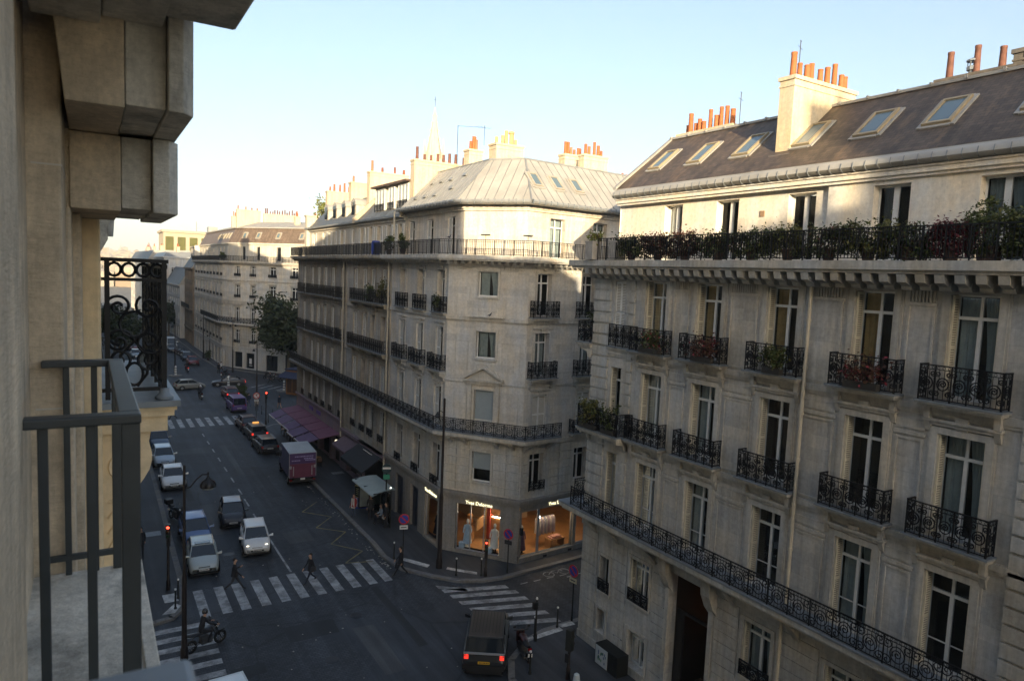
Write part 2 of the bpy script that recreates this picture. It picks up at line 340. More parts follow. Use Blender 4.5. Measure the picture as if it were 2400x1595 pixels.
def win_set(w,h,style='french',bar=False,gl='d',curtain=None,shut=None,dep=.3,scol='c',back=True):
    key=(round(w,2),round(h,2),style,bar,gl,curtain,shut,round(dep,2),scol)
    if key in _win: return _win[key]
    S=[]; f=MB(); x0,x1=-w/2,w/2; b=.055
    f.box(x0,x0+b,0,.06,0,h); f.box(x1-b,x1,0,.06,0,h); f.box(x0+b,x1-b,0,.06,h-b,h); f.box(x0+b,x1-b,0,.06,0,b+.03)
    if style=='french':
        zt=h*.78; f.box(x0+b,x1-b,-.012,.055,zt-.045,zt+.045); f.box(-.055,.055,-.02,.05,b+.03,zt-.045); f.box(-.04,.04,0,.05,zt+.045,h-b)
        if bar: f.box(x0+b,-.055,.005,.04,h*.27,h*.27+.03); f.box(.055,x1-b,.005,.04,h*.27,h*.27+.03)
    elif style=='door2':
        f.box(-.09,.09,-.02,.05,b+.03,h-b)
    elif style=='casement':
        f.box(-.05,.05,-.02,.05,b+.03,h-b)
        for q in (.36,.68): f.box(x0+b,-.05,.005,.04,h*q,h*q+.03); f.box(.05,x1-b,.005,.04,h*q,h*q+.03)
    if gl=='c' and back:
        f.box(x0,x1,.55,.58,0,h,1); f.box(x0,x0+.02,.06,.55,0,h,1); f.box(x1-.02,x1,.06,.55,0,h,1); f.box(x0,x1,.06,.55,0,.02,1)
    S.append(('window',f.mesh('window',[WHITE,ROOM]),(0,0,0)))
    g=MB(); g.face([(x0+b,.03,b),(x1-b,.03,b),(x1-b,.03,h-b),(x0+b,.03,h-b)]); S.append(('pane',g.mesh('pane',[GLASS if gl=='c' else DGLASS]),(0,0,0)))
    if curtain in('tan','white'):
        c=MB(); n=26; mt=CURT if curtain=='tan' else CURTW
        def strip(xa,xb,pull):
            rows=[]
            for k in range(6):
                z=h-.08-(h-.1)*k/5; t=k/5; xb2=xb+(xa-xb)*pull*math.sin(min(1,t*1.15)*math.pi*.5)
                rows.append([(xa+(xb2-xa)*j/n,.16+.03*math.sin(j*1.9+k*.4),z) for j in range(n+1)])
            c.grid(rows)
        strip(x0+.05,-.02 if curtain=='tan' else .0,.25 if curtain=='tan' else .05)
        if curtain=='white': strip(x1-.05,.02,.3)
        S.append(('curtain',c.mesh('curtain',[mt],70),(0,0,0)))
    if curtain=='blind' or curtain=='blind_full':
        c=MB(); zz=h*.42 if curtain=='blind' else .06; c.box(x0+.04,x1-.04,-.05,-.03,zz,h-.03)
        n=int((h-zz)/.09)
        for k in range(n): c.box(x0+.04,x1-.04,-.056,-.05,zz+k*.09,zz+k*.09+.07)
        S.append(('roller_blind',c.mesh('roller_blind',[BLIND]),(0,0,0)))
    sm=CREAMP if scol=='c' else WHITE
    if shut=='fold':
        for sx in (-1,1):
            c=MB(); xa=sx*(w/2-.012); louvre(c,min(xa,xa-sx*.05),max(xa,xa-sx*.05),-dep+.03,-.02,.02,h-.03); S.append(('shutter',c.mesh('shutter',[sm,DSLAT]),(0,0,0)))
    if shut=='closed':
        for sx in (-1,1):
            c=MB(); louvre(c,min(0,sx*w/2)+.01,max(0,sx*w/2)-.01,-dep+.08,-dep+.13,.02,h-.03,.07,'x'); S.append(('shutter',c.mesh('shutter',[sm,DSLAT]),(0,0,0)))
    if shut=='open':   # folded back flat on the wall outside
        for sx in (-1,1):
            c=MB(); a=sx*(w/2+.06); e=sx*(w/2+.06+w*.46); louvre(c,min(a,e),max(a,e),-dep-.07,-dep-.02,.02,h-.03,.07,'x'); S.append(('shutter',c.mesh('shutter',[sm,DSLAT]),(0,0,0)))
    if shut=='halfin':  # one leaf standing across the left half
        c=MB(); louvre(c,-w/2+.01,-w*.02,-dep+.06,-dep+.11,.02,h-.03,.07,'x'); S.append(('shutter',c.mesh('shutter',[sm,DSLAT]),(0,0,0)))
    _win[key]=S; return S
def place_win(root,M,s,z,y,ws,label=None):
    """M: facade frame in root space"""
    p=M@Vector((s,y,z)); rz=math.atan2(M[1][0],M[0][0]); W=None
    for k,(nm,me,off) in enumerate(ws):
        if k==0: W=link(nm,me,root,p,rz)
        else: link(nm,me,W,off)
    return W
def balcony(root,M,s0,s1,zs,dep,h=.98,th=.2,kind='o',mats=None,cons=0,mat=None,inset=.06):
    mb=MB(M); 
    mb.box(s0,s1,-dep,-.002,zs-th*.55,zs); mb.box(s0+.05,s1-.05,-dep+.07,-.002,zs-th,zs-th*.55-.001)
    mb.box(s0-.02,s1+.02,-dep-.03,-.001,zs-.045,zs+.012,1)
    for k in range(cons):
        x=s0+.22+(s1-s0-.44)*k/max(1,cons-1)
        mb.prism([(-.002,zs-th),(-dep*.85,zs-th),(-dep*.8,zs-th-.12),(-dep*.35,zs-th-.2),(-dep*.25,zs-th-.42),(-.002,zs-th-.5)],x-.09,x+.09,'x')
    o=mb.build('balcony',[mat,LEAD],root)
    if h: 
        p=M@Vector((s0+inset,-.02,zs)); r=link('railing',rail_mesh(kind,s1-s0-2*inset,h,dep-.08),o,p,math.atan2(M[1][0],M[0][0]))
    return o
def pots(root_mb,x,y,z,n,dx,dy,mi=0,mi2=None,seed=0):
    q=random.Random(seed)
    for k in range(n):
        h=q.choice([.45,.6,.75,.95]); r=q.uniform(.1,.13)
        root_mb.lathe([(r*.95,0),(r,h*.08),(r*.86,h*.9),(r*.95,h*.92),(r*.92,h)],x+dx*k+q.uniform(-.05,.05),y+dy*k+q.uniform(-.04,.04),9,mi,z)
def chimney(root,x0,x1,y0,y1,z0,z1,mat,npot=6,seed=1,potmat=None,cap=.06,name='chimney'):
    mb=MB(); mb.box(x0,x1,y0,y1,z0,z1); mb.box(x0-cap,x1+cap,y0-cap,y1+cap,z1,z1+.14); mb.box(x0-.03,x1+.03,y0-.03,y1+.03,z1-.25,z1-.19)
    o=mb.build(name,[mat],root)
    if npot:
        L=(x1-x0,y1-y0); q=random.Random(seed)
        for k in range(npot):
            f=(k+q.uniform(-.18,.18))/max(1,npot-1); f=min(1,max(0,f)); X=x0+.3+(L[0]-.6)*f if L[0]>L[1] else (x0+x1)/2+q.uniform(-.05,.05); Y=y0+.3+(L[1]-.6)*f if L[0]<=L[1] else (y0+y1)/2+q.uniform(-.05,.05)
            p=MB(); pots(p,X,Y,z1+.14,1,0,0,seed=seed*31+k); p.build('chimney_pot',[potmat or (TERRA,TERRA,TERRB,TERRA,TERRC)[q.randrange(5)]],o,smooth=40)
    return o
def skylight(root,T,w,h,open_=0,col=None):
    """T: frame lying on the roof plane, x along eave, y up slope, z out"""
    mb=MB(T); f=.1
    for b in ((-w/2,-w/2+f,0,h),(w/2-f,w/2,0,h),(-w/2+f,w/2-f,0,f),(-w/2+f,w/2-f,h-f,h)): mb.box(b[0],b[1],b[2],b[3],-.03,.13)
    for b in ((-w/2-.13,-w/2-.01,-.1,h+.1),(w/2+.01,w/2+.13,-.1,h+.1),(-w/2,w/2,-.14,-.01),(-w/2,w/2,h+.01,h+.14)): mb.box(b[0],b[1],b[2],b[3],-.02,.05,1)
    o=mb.build('skylight',[col or WOODF,ZINCL],root)
    g=MB(T); g.box(-w/2+f,w/2-f,f,h-f,.06,.08); g.build('pane',[SKYG],o)
    return o
WOODF=plain('cream_skylight_frame',(.34,.28,.18),.5,0,.1,3)
SKYG=plain('skylight_glass',(.12,.17,.2),.06,0,0,1,spec=.9)
# ================================================================= right-hand building
ST_R=stone('grey_beige_limestone',(.50,.505,.49),.62,.24,(1.25,.44,.008),jcol=.86)
ST_R2=stone('carved_limestone',(.49,.485,.455),.6,.28)
ATTIC=stone('cream_render',(.76,.72,.64),.8,.1,bumpy=.1)
CHIMR=stone('ochre_chimney_render',(.60,.52,.38),.8,.18,bumpy=.12)
def rust(mb,ivs,z0,z1,pitch=.42,o=.045,gap=.05,mi=0,bl=None):
    n=max(1,round((z1-z0)/pitch)); p=(z1-z0)/n
    for a,b in ivs:
        for k in range(n):
            if bl:
                m=max(1,round((b-a)/bl)); q=(b-a)/m
                for j in range(m): mb.box(a+j*q+gap*.3,a+(j+1)*q-gap*.3,-o,-.001,z0+k*p+gap/2,z0+(k+1)*p-gap/2,mi)
            else: mb.box(a,b,-o,-.001,z0+k*p+gap/2,z0+(k+1)*p-gap/2,mi)
def gaps(s0,s1,ops,pad=.18):
    out=[];x=s0
    for a,b in sorted(ops):
        if a-pad>x+.15: out.append((x,a-pad))
        x=max(x,b+pad)
    if s1>x+.15: out.append((x,s1))
    return out
def right_building():
    R=thing('apartment_building','beige stone building on the right with dark slate roof and plant-lined top balcony','building',(20.4,26.1,0))
    M=fr(0,0,0,-1); MS=fr(19,1.71,-1,-.09); L=34
    bays=[4.15,7.1,10.4,13.69,16.5]; far=[20.6,23.8,27.0,30.4]
    w=1.25; fl=[(6.85,9.71),(10.73,13.64),(14.62,17.54)]
    ops=[]; allb=bays+far
    for a,b in fl:
        ops+=[(s-w/2,s+w/2,a,b) for s in allb]+[(1.42,2.16,a+.1,b-.02)]
    ent=[(4.15,1.2,3.5,5.42),(10.4,1.2,3.35,5.42),(13.69,1.2,3.35,5.42),(16.5,1.2,3.35,5.42)]+[(s,1.2,3.35,5.42) for s in far]
    gnd=[(4.15,1.15,.55,2.15),(10.4,1.2,.7,2.5),(13.69,1.2,.7,2.5),(16.5,1.2,.7,2.5)]+[(s,1.2,.7,2.5) for s in far]
    ops+=[(s-a/2,s+a/2,b,c) for s,a,b,c in ent+gnd]+[(1.45,2.15,3.1,4.75),(1.45,1.98,1.1,2.2),(6.05,8.2,0.02,5.7)]
    mb=MB(M); wall(mb,0,L,0,18.1,ops,0,.36)
    mb.T=MS; so=[(s-.6,s+.6,a,b) for s in (4,8.5,13) for a,b in fl]; wall(mb,0,19.08,0,18.1,so,0,.3)
    mb.T=None
    bk=[(0,-L),(19,-L),(19,1.71)]
    for (ax,ay),(bx,by) in zip(bk,bk[1:]): mb.face([(ax,ay,0),(bx,by,0),(bx,by,21.3),(ax,ay,21.3)])
    mb.build('wall',[ST_R],R)
    # trim -------------------------------------------------------------
    t=MB(M)
    t.box(.0,L,-.07,-.002,0.1,.5)
    for s in allb:
        for k,(a,b) in enumerate(fl):
            surround(t,s-w/2,s+w/2,a-.2,b,.2,.06,sill=False)
            t.box(s-w/2-.26,s-w/2-.2,-.035,-.001,a-.2,b+.2); t.box(s+w/2+.2,s+w/2+.26,-.035,-.001,a-.2,b+.2)
            if k<2:
                t.box(s-.95,s+.95,-.12,-.001,b+.24,b+.34); t.box(s-1.02,s+1.02,-.18,-.001,b+.34,b+.42)
                t.prism([(-.001,b+.05),(-.14,b+.3),(-.14,b+.55),(-.001,b+.55)],s-.16,s+.16,'x')
                for q in (-.9,.9): t.prism([(-.001,b+.02),(-.05,b+.05),(-.2,b+.42),(-.2,b+.85),(-.001,b+.85)],s+q-.08,s+q+.08,'x')
            else: t.box(s-w/2-.28,s+w/2+.28,-.1,-.001,b+.2,b+.26)
    mids=[(bays[i]+bays[i+1])/2 for i in range(4)]+[(far[i]+far[i+1])/2 for i in range(3)]
    for m,hw in zip(mids,[.42,.62,.62,.4]+[.5]*3):
        for k,(a,b) in enumerate(fl):
            if abs(m-12.04)<.2 and False: continue
            panel(t,m-hw,m+hw,a-.1 if k else a,b-.28,.07,.035)
            if k==2:
                n=int(2*hw/.1)
                for j in range(n): t.box(m-hw+j*.1+.02,m-hw+j*.1+.075,-.06,-.001,17.28,17.72)
                t.box(m-hw-.04,m+hw+.04,-.045,-.001,17.18,17.27)
            else: t.box(m-hw-.05,m+hw+.05,-.06,-.001,b-.2,b-.1); t.box(m-hw-.02,m+hw+.02,-.04,-.001,b-.02,b+.25)
    for z in (14.22,10.33): t.box(0,L,-.09,-.0015,z,z+.2); t.box(0,L,-.05,-.0015,z-.1,z)
    t.box(0,L,-.1,-.0015,5.82,6.1); t.box(0,L,-.05,-.0015,17.74,17.8)
    for a,b in ((0.04,1.2),(2.38,2.85)):
        rust(t,[(a,b)],6.9,17.6,.5,.08,.10)
    for a,b in ((17.95,18.9),): rust(t,[(a,b)],.5,17.6,.47,.09,.09)
    rust(t,gaps(.04,17.9,[(s-x/2,s+x/2) for s,x,_,_ in ent]+[(1.45,2.15),(6.05,8.2)],.24),.55,5.78,.44,.04,.045)
    for s,a,b,c in ent+gnd: surround(t,s-a/2,s+a/2,b,c,.14,.05)
    surround(t,1.45,2.15,3.1,4.75,.13,.06); surround(t,1.45,1.98,1.1,2.2,.12,.06)
    # portal jambs and consoles
    for x in (5.85,8.2): t.box(x,x+.2,-.12,-.001,.0,5.5); t.prism([(-.001,4.9),(-.25,5.2),(-.5,5.75),(-.55,6.3),(-.001,6.3)],x-.12,x+.32,'x')
    for s in (1.0,2.6,5.0,9.3,12.0,15.1,17.6,19.2,22,25.4,28.6,31.5): t.prism([(-.001,5.6),(-.3,6.0),(-.6,6.3),(-.6,6.5),(-.001,6.5)],s-.13,s+.13,'x')
    t.build('trim',[ST_R2],R)
    # cornice and top balcony ------------------------------------------
    c=MB(); path=[(19,1.71),(0,0),(0,-L)]
    ring(c,path,.98,-.002,18.16,18.42); ring(c,path,.88,-.002,18.06,18.158); ring(c,path,.2,-.002,17.82,17.96)
    c.T=M
    n=int(L/.52)
    for k in range(n):
        s=.32+k*.52; c.prism([(-.05,17.62),(-.40,17.60),(-.52,17.72),(-.80,17.82),(-.86,18.05),(-.05,18.05)],s-.13,s+.13,'x'); c.tube([(s-.15,-.40,17.72),(s+.15,-.40,17.72)],.12,9)
    c.T=MS
    for k in range(30): s=.3+k*.6; c.box(s-.1,s+.1,-.78,-.2,17.84,18.05)
    c.build('cornice',[ST_R2],R)
    mb=MB(M@Matrix.Translation((1.15,-.9,18.42))); rail_into(mb,L-1.15,.96,False)
    for k in range(16): x=1+k*2.1; mb.tube(sp(x,.5,.03,.2,0,9,16),.012,4,up=(0,1,0)); mb.tube(sp(x+.45,.5,.03,.2,3,-6,16),.012,4,up=(0,1,0))
    mb.build('railing',[IRON],R)
    # long balcony of the second floor ---------------------------------
    b=MB(); ring(b,[(3.,.27),(0,0),(0,-L)],.92,-.002,6.58,6.8); ring(b,[(3,.27),(0,0),(0,-L)],.8,-.002,6.45,6.578); ring(b,[(3,.27),(0,0),(0,-L)],.95,-.001,6.76,6.83,1)
    bo=b.build('long_balcony',[ST_R2,LEAD],R)
    mb=MB(M@Matrix.Translation((0,-.86,6.82))); rail_into(mb,L,.92,True,.8)
    mb.T=MS@Matrix.Translation((16,-.86,6.82)); rail_into(mb,3.0,.92,True,.8)
    mb.build('railing',[IRON],bo)
    for k,(a,b_) in enumerate(fl[1:]):
        for s in allb: balcony(R,M,s-1.12,s+1.12,a-.05,.5,1.02,.17,'o',cons=0,mat=ST_R2)
    balcony(R,M,0.02,2.98,10.68,.8,1.02,.22,'o',cons=2,mat=ST_R2)
    balcony(R,M,1.25,2.85,14.57,.2,1.02,.2,'o',mat=ST_R2)
    balcony(R,MS,17.0,19.3,14.57,.95,1.02,.22,'o',cons=2,mat=ST_R2)
    for s,hh in ((4.15,3.45),(1.8,3.05),(10.4,3.3),(13.69,3.3),(16.5,3.3)): 
        wdt=.7 if s<2 else 1.2; link('window_guard',rail_mesh('o',wdt+.1,.62,.14),R,M@Vector((s-wdt/2-.05,.06,hh)),-math.pi/2)
    # windows ----------------------------------------------------------
    for i,s in enumerate(allb):
        for k,(a,b_) in enumerate(fl):
            cur=[[None,'white','tan'],['white','white','tan'],[None,None,'tan'],['white',None,'tan'],[None,'white','white'],['white','white','tan'],[None,None,None],['white','white','tan'],[None,'white',None]][i][k]
            ws=win_set(w,b_-a,'french',k==0,'c',cur,'fold',.36)
            place_win(R,M,s,a,.36,ws)
    for s,a,b_,c_ in ent+gnd: place_win(R,M,s,b_,.3,win_set(a,c_-b_,'french',False,'c','white','fold' if b_>3 else None,.3))
    for k,(a,b_) in enumerate(fl): place_win(R,M,1.79,a+.1,.36,win_set(.74,b_-a-.12,'french',False,'c',None,'closed' if k==2 else 'fold',.36,'w' if k==2 else 'c'))
    place_win(R,M,1.8,3.1,.3,win_set(.7,1.65,'door2',False,'c','white',None,.3)); place_win(R,M,1.715,1.1,.3,win_set(.53,1.1,'plain',False,'d',None,None,.3))
    for s in (4,8.5,13):
        for a,b_ in fl: place_win(R,MS,s,a,.3,win_set(1.2,b_-a,'french',False,'d'))
    # portal: deep dark vestibule with one lamp burning at the back
    p=MB(M); p.box(6.05,8.2,2.6,2.7,0,5.7); p.box(5.95,6.05,.36,2.6,0,5.7); p.box(8.2,8.3,.36,2.6,0,5.7); p.box(6.05,8.2,.36,2.6,5.7,5.8); p.box(6.05,8.2,.05,2.6,0,.06)
    for k in range(4): p.box(6.05,8.2,.9+.4*k,2.6,.06+.17*k,.06+.17*(k+1))
    po=p.build('portal',[ROOM],R)
    d=MB(M)
    for a,e in ((6.08,6.5),(7.75,8.17)):
        d.box(a,e,.4,.47,0,4.0); 
        for z in (.3,1.5,2.7): d.box(a+.07,e-.07,.38,.4,z,z+1.0)
    d.box(6.08,8.17,.4,.5,4.0,4.12); d.build('door',[plain('black_door_paint',(.012,.012,.014),.35,0,.1,4)],po)
    lm=MB(M); lm.lathe([(.05,0),(.16,.05),(.2,.5),(.12,.75),(.04,.8)],7.25,2.3,10,0,3.5); lm.build('lamp',[plain('amber_lamp_glass',(.6,.2,.05),.5,0,0,1,(1,.35,.08),.5)],po,smooth=60)
    # attic storey ------------------------------------------------------
    aw=[(3.1,1.1),(6.15,1.15),(9.6,1.15),(13.0,1.2),(16.2,1.2),(19.6,1.2),(23,1.2),(27,1.2)]
    A=MB(M); aop=[(s-a/2,s+a/2,18.5,20.95) for s,a in aw]
    wall(A,-.45,10.75,18.42,21.36,aop,1.66,.3); wall(A,10.75,L,18.42,21.36,aop,1.5,.3); A.face([(10.75,1.5,18.42),(10.75,1.66,18.42),(10.75,1.66,21.36),(10.75,1.5,21.36)])
    A.box(-.45,L,1.38,1.499,21.1,21.2); A.box(-.45,L,1.3,1.49,21.2,21.36); A.box(-.46,L,1.24,1.48,21.36,21.42)
    A.T=None; A.face([(1.6,.45,18.0),(19,1.71,18.0),(19,1.71,21.4),(1.6,.45,21.4)]); 
    A.face([(1.6,.46,21.4),(5.0,.74,24.69),(19,1.71,23.2),(19,1.71,21.4)])
    A.build('attic_wall',[ATTIC],R)
    for i,(s,a) in enumerate(aw): place_win(R,M,s,18.5,1.66+.3 if s<10.75 else 1.8,win_set(a,2.45,'door2',False,'c','white' if i in(0,4) else None,None,.3))
    vt=MB(M); vt.box(7.8,8.0,1.62,1.66,20.2,20.42); vt.build('vent_grille',[plain('rust_grille',(.3,.2,.12),.8)],R)
    # gutter + roof ------------------------------------------------------
    g=MB(M); rows=[]
    for yy,zz in ((1.48,21.42),(1.12,21.46),(1.03,21.56),(1.06,21.70),(1.2,21.78),(1.32,21.88)): rows.append([(-.5,yy,zz),(L,yy,zz)])
    g.grid(rows)
    for k in range(int(L/.42)):
        s=-.3+k*.42; g.tube([(s,1.47,21.40),(s,1.1,21.44),(s,1.005,21.56),(s,1.04,21.72)],.011,4,1)
    g.build('gutter',[ZINCL,LEAD],R,smooth=50)
    r=MB(M); r.face([(-.5,1.3,21.88),(L,1.3,21.88),(L,4.7,24.69),(-.55,4.7,24.69)]); r.face([(-.55,4.7,24.69),(L,4.7,24.69),(L,18.8,23.2),(-1.2,18.8,23.2)],1)
    rf=r.build('roof',[SLATE,ZINC],R)
    v=MB(M); v.box(-.56,L,4.6,4.95,24.66,24.76); 
    for k in range(30): v.box(-.5+k*1.15,-.42+k*1.15,4.55,4.98,24.7,24.8)
    v.hexa([(-.62,1.2,21.86),(-.4,1.2,21.86),(-.4,4.7,24.66),(-.62,4.7,24.66)],[(-.62,1.2,21.98),(-.4,1.2,21.98),(-.4,4.7,24.78),(-.62,4.7,24.78)]); v.build('ridge_capping',[ZINCL],R)
    th=math.atan2(24.69-21.88,3.4); T0=M@Matrix(((1,0,0,0),(0,math.cos(th),-math.sin(th),1.3),(0,math.sin(th),math.cos(th),21.88),(0,0,0,1)))
    for y_,w_,op in ((25.25,.78,0),(22.75,.8,0),(20.15,.86,0),(17.3,.8,0),(14.75,.9,0),(12.4,.9,0),(9.6,.95,0),(6.0,.95,0),(2.,.95,0)): skylight(R,T0@Matrix.Translation((26.1-y_,1.42,0)),w_,1.55)
    # chimneys (walls running back from the street)
    for (x0,x1,y0,y1,zb,zt,n,sd,pm) in ((2.3,6.1,-8.4,-7.75,22.4,25.35,9,3,TERRA),(4.85,5.45,-3.2,.3,23.6,24.78,10,5,TERRA),):
        chimney(R,x0,x1,y0,y1,zb,zt,CHIMR,n,sd,pm)
    cb=MB(); cb.box(2.1,2.3,-8.55,-7.6,22.3,22.55); cb.build('chimney_flashing',[ZINCL],R)
    return R,M
RB,RBM=right_building()
SOOT=stone('sooty_render',(.16,.15,.14),.6,.3)
def dark_stacks():
    o=thing('chimney_stack','dark sooty chimney stack with a round cowl at the top right corner','chimney',(26.3,12.5,24.0))
    chimney(o,-.3,.3,-1.2,1.8,0,1.0,SOOT,4,8,DTERRA); chimney(o,.0,1.3,-2.1,-.5,0,1.55,SOOT,2,9,DTERRA)
    m=MB(); m.lathe([(.12,1.1),(.12,1.3)],0,.75,10); m.lathe([(.18,1.3),(.19,1.42),(.15,1.44)],0,.75,10)
    for k in range(6): a=k*math.pi/3; m.box(.15*math.cos(a)-.012,.15*math.cos(a)+.012,.75+.15*math.sin(a)-.012,.75+.15*math.sin(a)+.012,1.42,1.6)
    m.lathe([(.21,1.6),(.21,1.65),(.05,1.72)],0,.75,10); m.build('cowl',[LEAD],o)
dark_stacks()
def antenna(x,y,z0,z1,label,rake=0):
    m=MB(); m.tube([(0,0,0),(rake,0,z1-z0)],.018,5)
    for k,(zz,w) in enumerate(((.98,.12),(.80,.28))): m.tube([(-w,-w*.4,(z1-z0)*zz),(w,w*.4,(z1-z0)*zz)],.009,4)
    tag(m.build('antenna',[IRON],None,(x,y,z0)),label,'antenna')
antenna(25.2,19.5,26.2,27.7,'tall thin aerial rising from the big cream chimney')
antenna(25.6,22.8,24.7,26.35,'thin aerial on the slate ridge between the two rows of terracotta pots')
# ================================================================= corner building with the lit shop
ST_C=stone('pale_limestone_ashlar',(.56,.555,.53),.78,.14,(1.3,.42,.006),jcol=.9)
ST_C2=stone('pale_limestone_trim',(.55,.54,.505),.68,.25)
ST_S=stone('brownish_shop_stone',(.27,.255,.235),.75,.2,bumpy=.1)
ST_CR=stone('cream_chimney_render',(.58,.50,.37),.8,.18,bumpy=.12)
cA=(18.95,38.9); cB=(22.2,34.75); LCH=5.271
def rel(p,o): return (p[0]-o[0],p[1]-o[1])
def corner_building():
    C=thing('corner_building','pale chamfered corner building with zinc roof and the lit shop at street level','building',(cA[0],cA[1],0))
    PL=(0,9.4); PA=(0,0); PB=rel(cB,cA); PE=(PB[0]+15.9,PB[1]+15.9*.09)
    ML=fr(*PL,0,-1); MC=fr(0,0,PB[0],PB[1]); MR=fr(*PB,1,.09); path=[PL,PA,PB,PE]
    LS=[2.2,5.3,8.4]; RS=[1.15,4.75,8.6,12.4]; LR=15.96
    fl=[(8.05,10.45),(11.55,14.2),(15.2,17.77)]
    mb=MB(ML); ol=[(s-.52,s+.52,a,b) for s in LS for a,b in fl+[(4.05,6.7)]]; ols=[(7.15,9.1,.3,3.1),(4.75,6.05,.1,3.05),(2.0,3.4,.1,3.1)]
    wall(mb,0,9.4,3.7,18.3,ol,0,.32)
    mb.T=MC; oc=[(2.0,3.3,16.25,17.77),(2.0,3.3,12.48,14.14),(2.0,3.3,8.65,10.55),(2.02,3.28,4.8,6.7)]; ocs=[(1.08,4.08,.32,3.3)]
    wall(mb,0,LCH,3.7,18.3,oc,0,.32)
    mb.T=MR; orr=[(s-.54,s+.54,a,b) for s in RS for a,b in fl+[(4.7,6.8)]]; ors=[(.15,4.35,.45,3.3),(4.6,8.2,.45,3.2),(9,12.5,.45,3.2)]
    wall(mb,0,LR,3.7,18.3,orr,0,.32)
    mb.T=None; q=(PE[0]-1,PE[1]+12); q2=(12,9.4)
    for a,b in ((PE,q),(q,q2),(q2,(1.2,9.395))): mb.face([(*a,0),(*b,0),(*b,21.9),(*a,21.9)])
    mb.face([(0,9.395,0),(1.2,9.395,0),(1.2,9.395,18.4),(0,9.395,18.4)])
    mb.build('wall',[ST_C],C)
    # ground floor in brownish dressed stone
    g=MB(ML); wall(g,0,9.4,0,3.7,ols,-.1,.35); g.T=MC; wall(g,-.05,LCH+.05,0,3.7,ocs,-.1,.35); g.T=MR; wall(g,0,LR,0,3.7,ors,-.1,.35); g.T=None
    ring(g,path,.3,-.001,3.86,4.06); ring(g,path,.22,-.001,3.68,3.859)
    # plinth under the shop windows
    g.T=MC; g.box(-.06,1.08,-.16,-.101,0,.3); g.box(1.08,4.08,-.16,.2,0,.31); g.box(4.08,LCH+.06,-.16,-.101,0,.3); g.T=MR; g.box(0,LR,-.17,-.101,0,.44); g.T=ML; g.box(7.1,9.4,-.16,-.101,0,.29)
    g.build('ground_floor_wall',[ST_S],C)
    # trim
    t=MB(); ring(t,path,.12,-.002,14.78,14.98); ring(t,path,.07,-.002,7.35,7.6); ring(t,path,.06,-.002,10.95,11.05)
    def dress(M,ss,w,z):
        t.T=M
        for s in ss:
            for a,b in z: surround(t,s-w/2,s+w/2,a,b,.12,.05,sill=False); t.box(s-w/2-.2,s+w/2+.2,-.12,-.001,b+.26,b+.34); t.prism([(-.001,b+.12),(-.1,b+.16),(-.12,b+.3),(-.001,b+.3)],s-.12,s+.12,'x')
    dress(ML,LS,1.04,fl); dress(MR,RS,1.08,fl); t.T=MC
    for a,b,c,d in oc: surround(t,a,b,c,d,.14,.06)
    for z0 in (14.98,11.1): panel(t,2.05,3.25,z0+.35,z0+1.05,.06,.03)
    t.box(1.5,3.8,-.3,-.001,14.99,15.06)
    # pediment over the second-floor window
    t.box(1.4,3.9,-.3,-.001,11.08,11.2); t.box(1.5,3.8,-.18,-.001,10.9,11.08); t.box(1.62,1.86,-.14,-.001,8.1,10.9); t.box(3.44,3.68,-.14,-.001,8.1,10.9)
    t.hexa([(1.36,-.32,11.2),(1.36,-.001,11.2),(2.65,-.001,11.9),(2.65,-.32,11.9)],[(1.36,-.32,11.36),(1.36,-.001,11.36),(2.65,-.001,12.08),(2.65,-.32,12.08)])
    t.hexa([(3.94,-.32,11.2),(3.94,-.001,11.2),(2.65,-.001,11.9),(2.65,-.32,11.9)],[(3.94,-.32,11.36),(3.94,-.001,11.36),(2.65,-.001,12.08),(2.65,-.32,12.08)])
    t.prism([(1.5,11.2),(3.8,11.2),(2.65,11.88)],-.1,-.001,'y')
    for M,a,b in ((MC,.5,1.6),(MC,3.6,5.0),(MR,1.9,3.9),(MR,5.6,7.8)):
        t.T=M; n=int((b-a)/.34)
        for k in range(n): x=a+(k+.5)*(b-a)/n; t.tube([(x+.13*math.cos(j*math.pi/6),-.02,17.98+.13*math.sin(j*math.pi/6)) for j in range(12)],.028,4,closed=True,up=(0,1,0))
        for z in (12.6,9.4,15.9): panel(t,a+.1,b-.1,z-.9,z+.9,.04,.02)
    # entresol rustication
    for M,S0,S1,op in ((ML,0,9.4,[(s-.52,s+.52) for s in LS]),(MC,.08,LCH-.08,[(2.02,3.28)]),(MR,.08,LR,[(s-.54,s+.54) for s in RS])):
        t.T=M; rust(t,gaps(S0,S1,op,.16),4.15,7.3,.52,.05,.06,bl=.95)
    t.build('trim',[ST_C2],C)
    c=MB(); ring(c,path,.95,-.002,18.46,18.7); ring(c,path,.86,-.002,18.36,18.459); ring(c,path,.16,-.002,18.1,18.2)
    for M,n_,l in ((ML,22,9.4),(MC,11,LCH),(MR,38,LR)):
        c.T=M
        for k in range(n_): x=(k+.5)*l/n_; c.box(x-.085,x+.085,-.62,-.1,18.2,18.36)
    c.build('cornice',[ST_C2],C)
    rp=offs(path,-.85); rm=MB()
    for a,b in zip(rp,rp[1:]):
        rm.T=fr(a[0],a[1],b[0]-a[0],b[1]-a[1],18.7); rail_into(rm,math.hypot(b[0]-a[0],b[1]-a[1]),.92,False)
    rm.build('railing',[IRON],C)
    b=MB(); p2=[PL,PA,PB,(PB[0]+2.3,PB[1]+.21)]; ring(b,p2,.92,-.002,7.7,7.92); ring(b,p2,.8,-.002,7.6,7.699); ring(b,p2,.95,-.001,7.9,7.96,1)
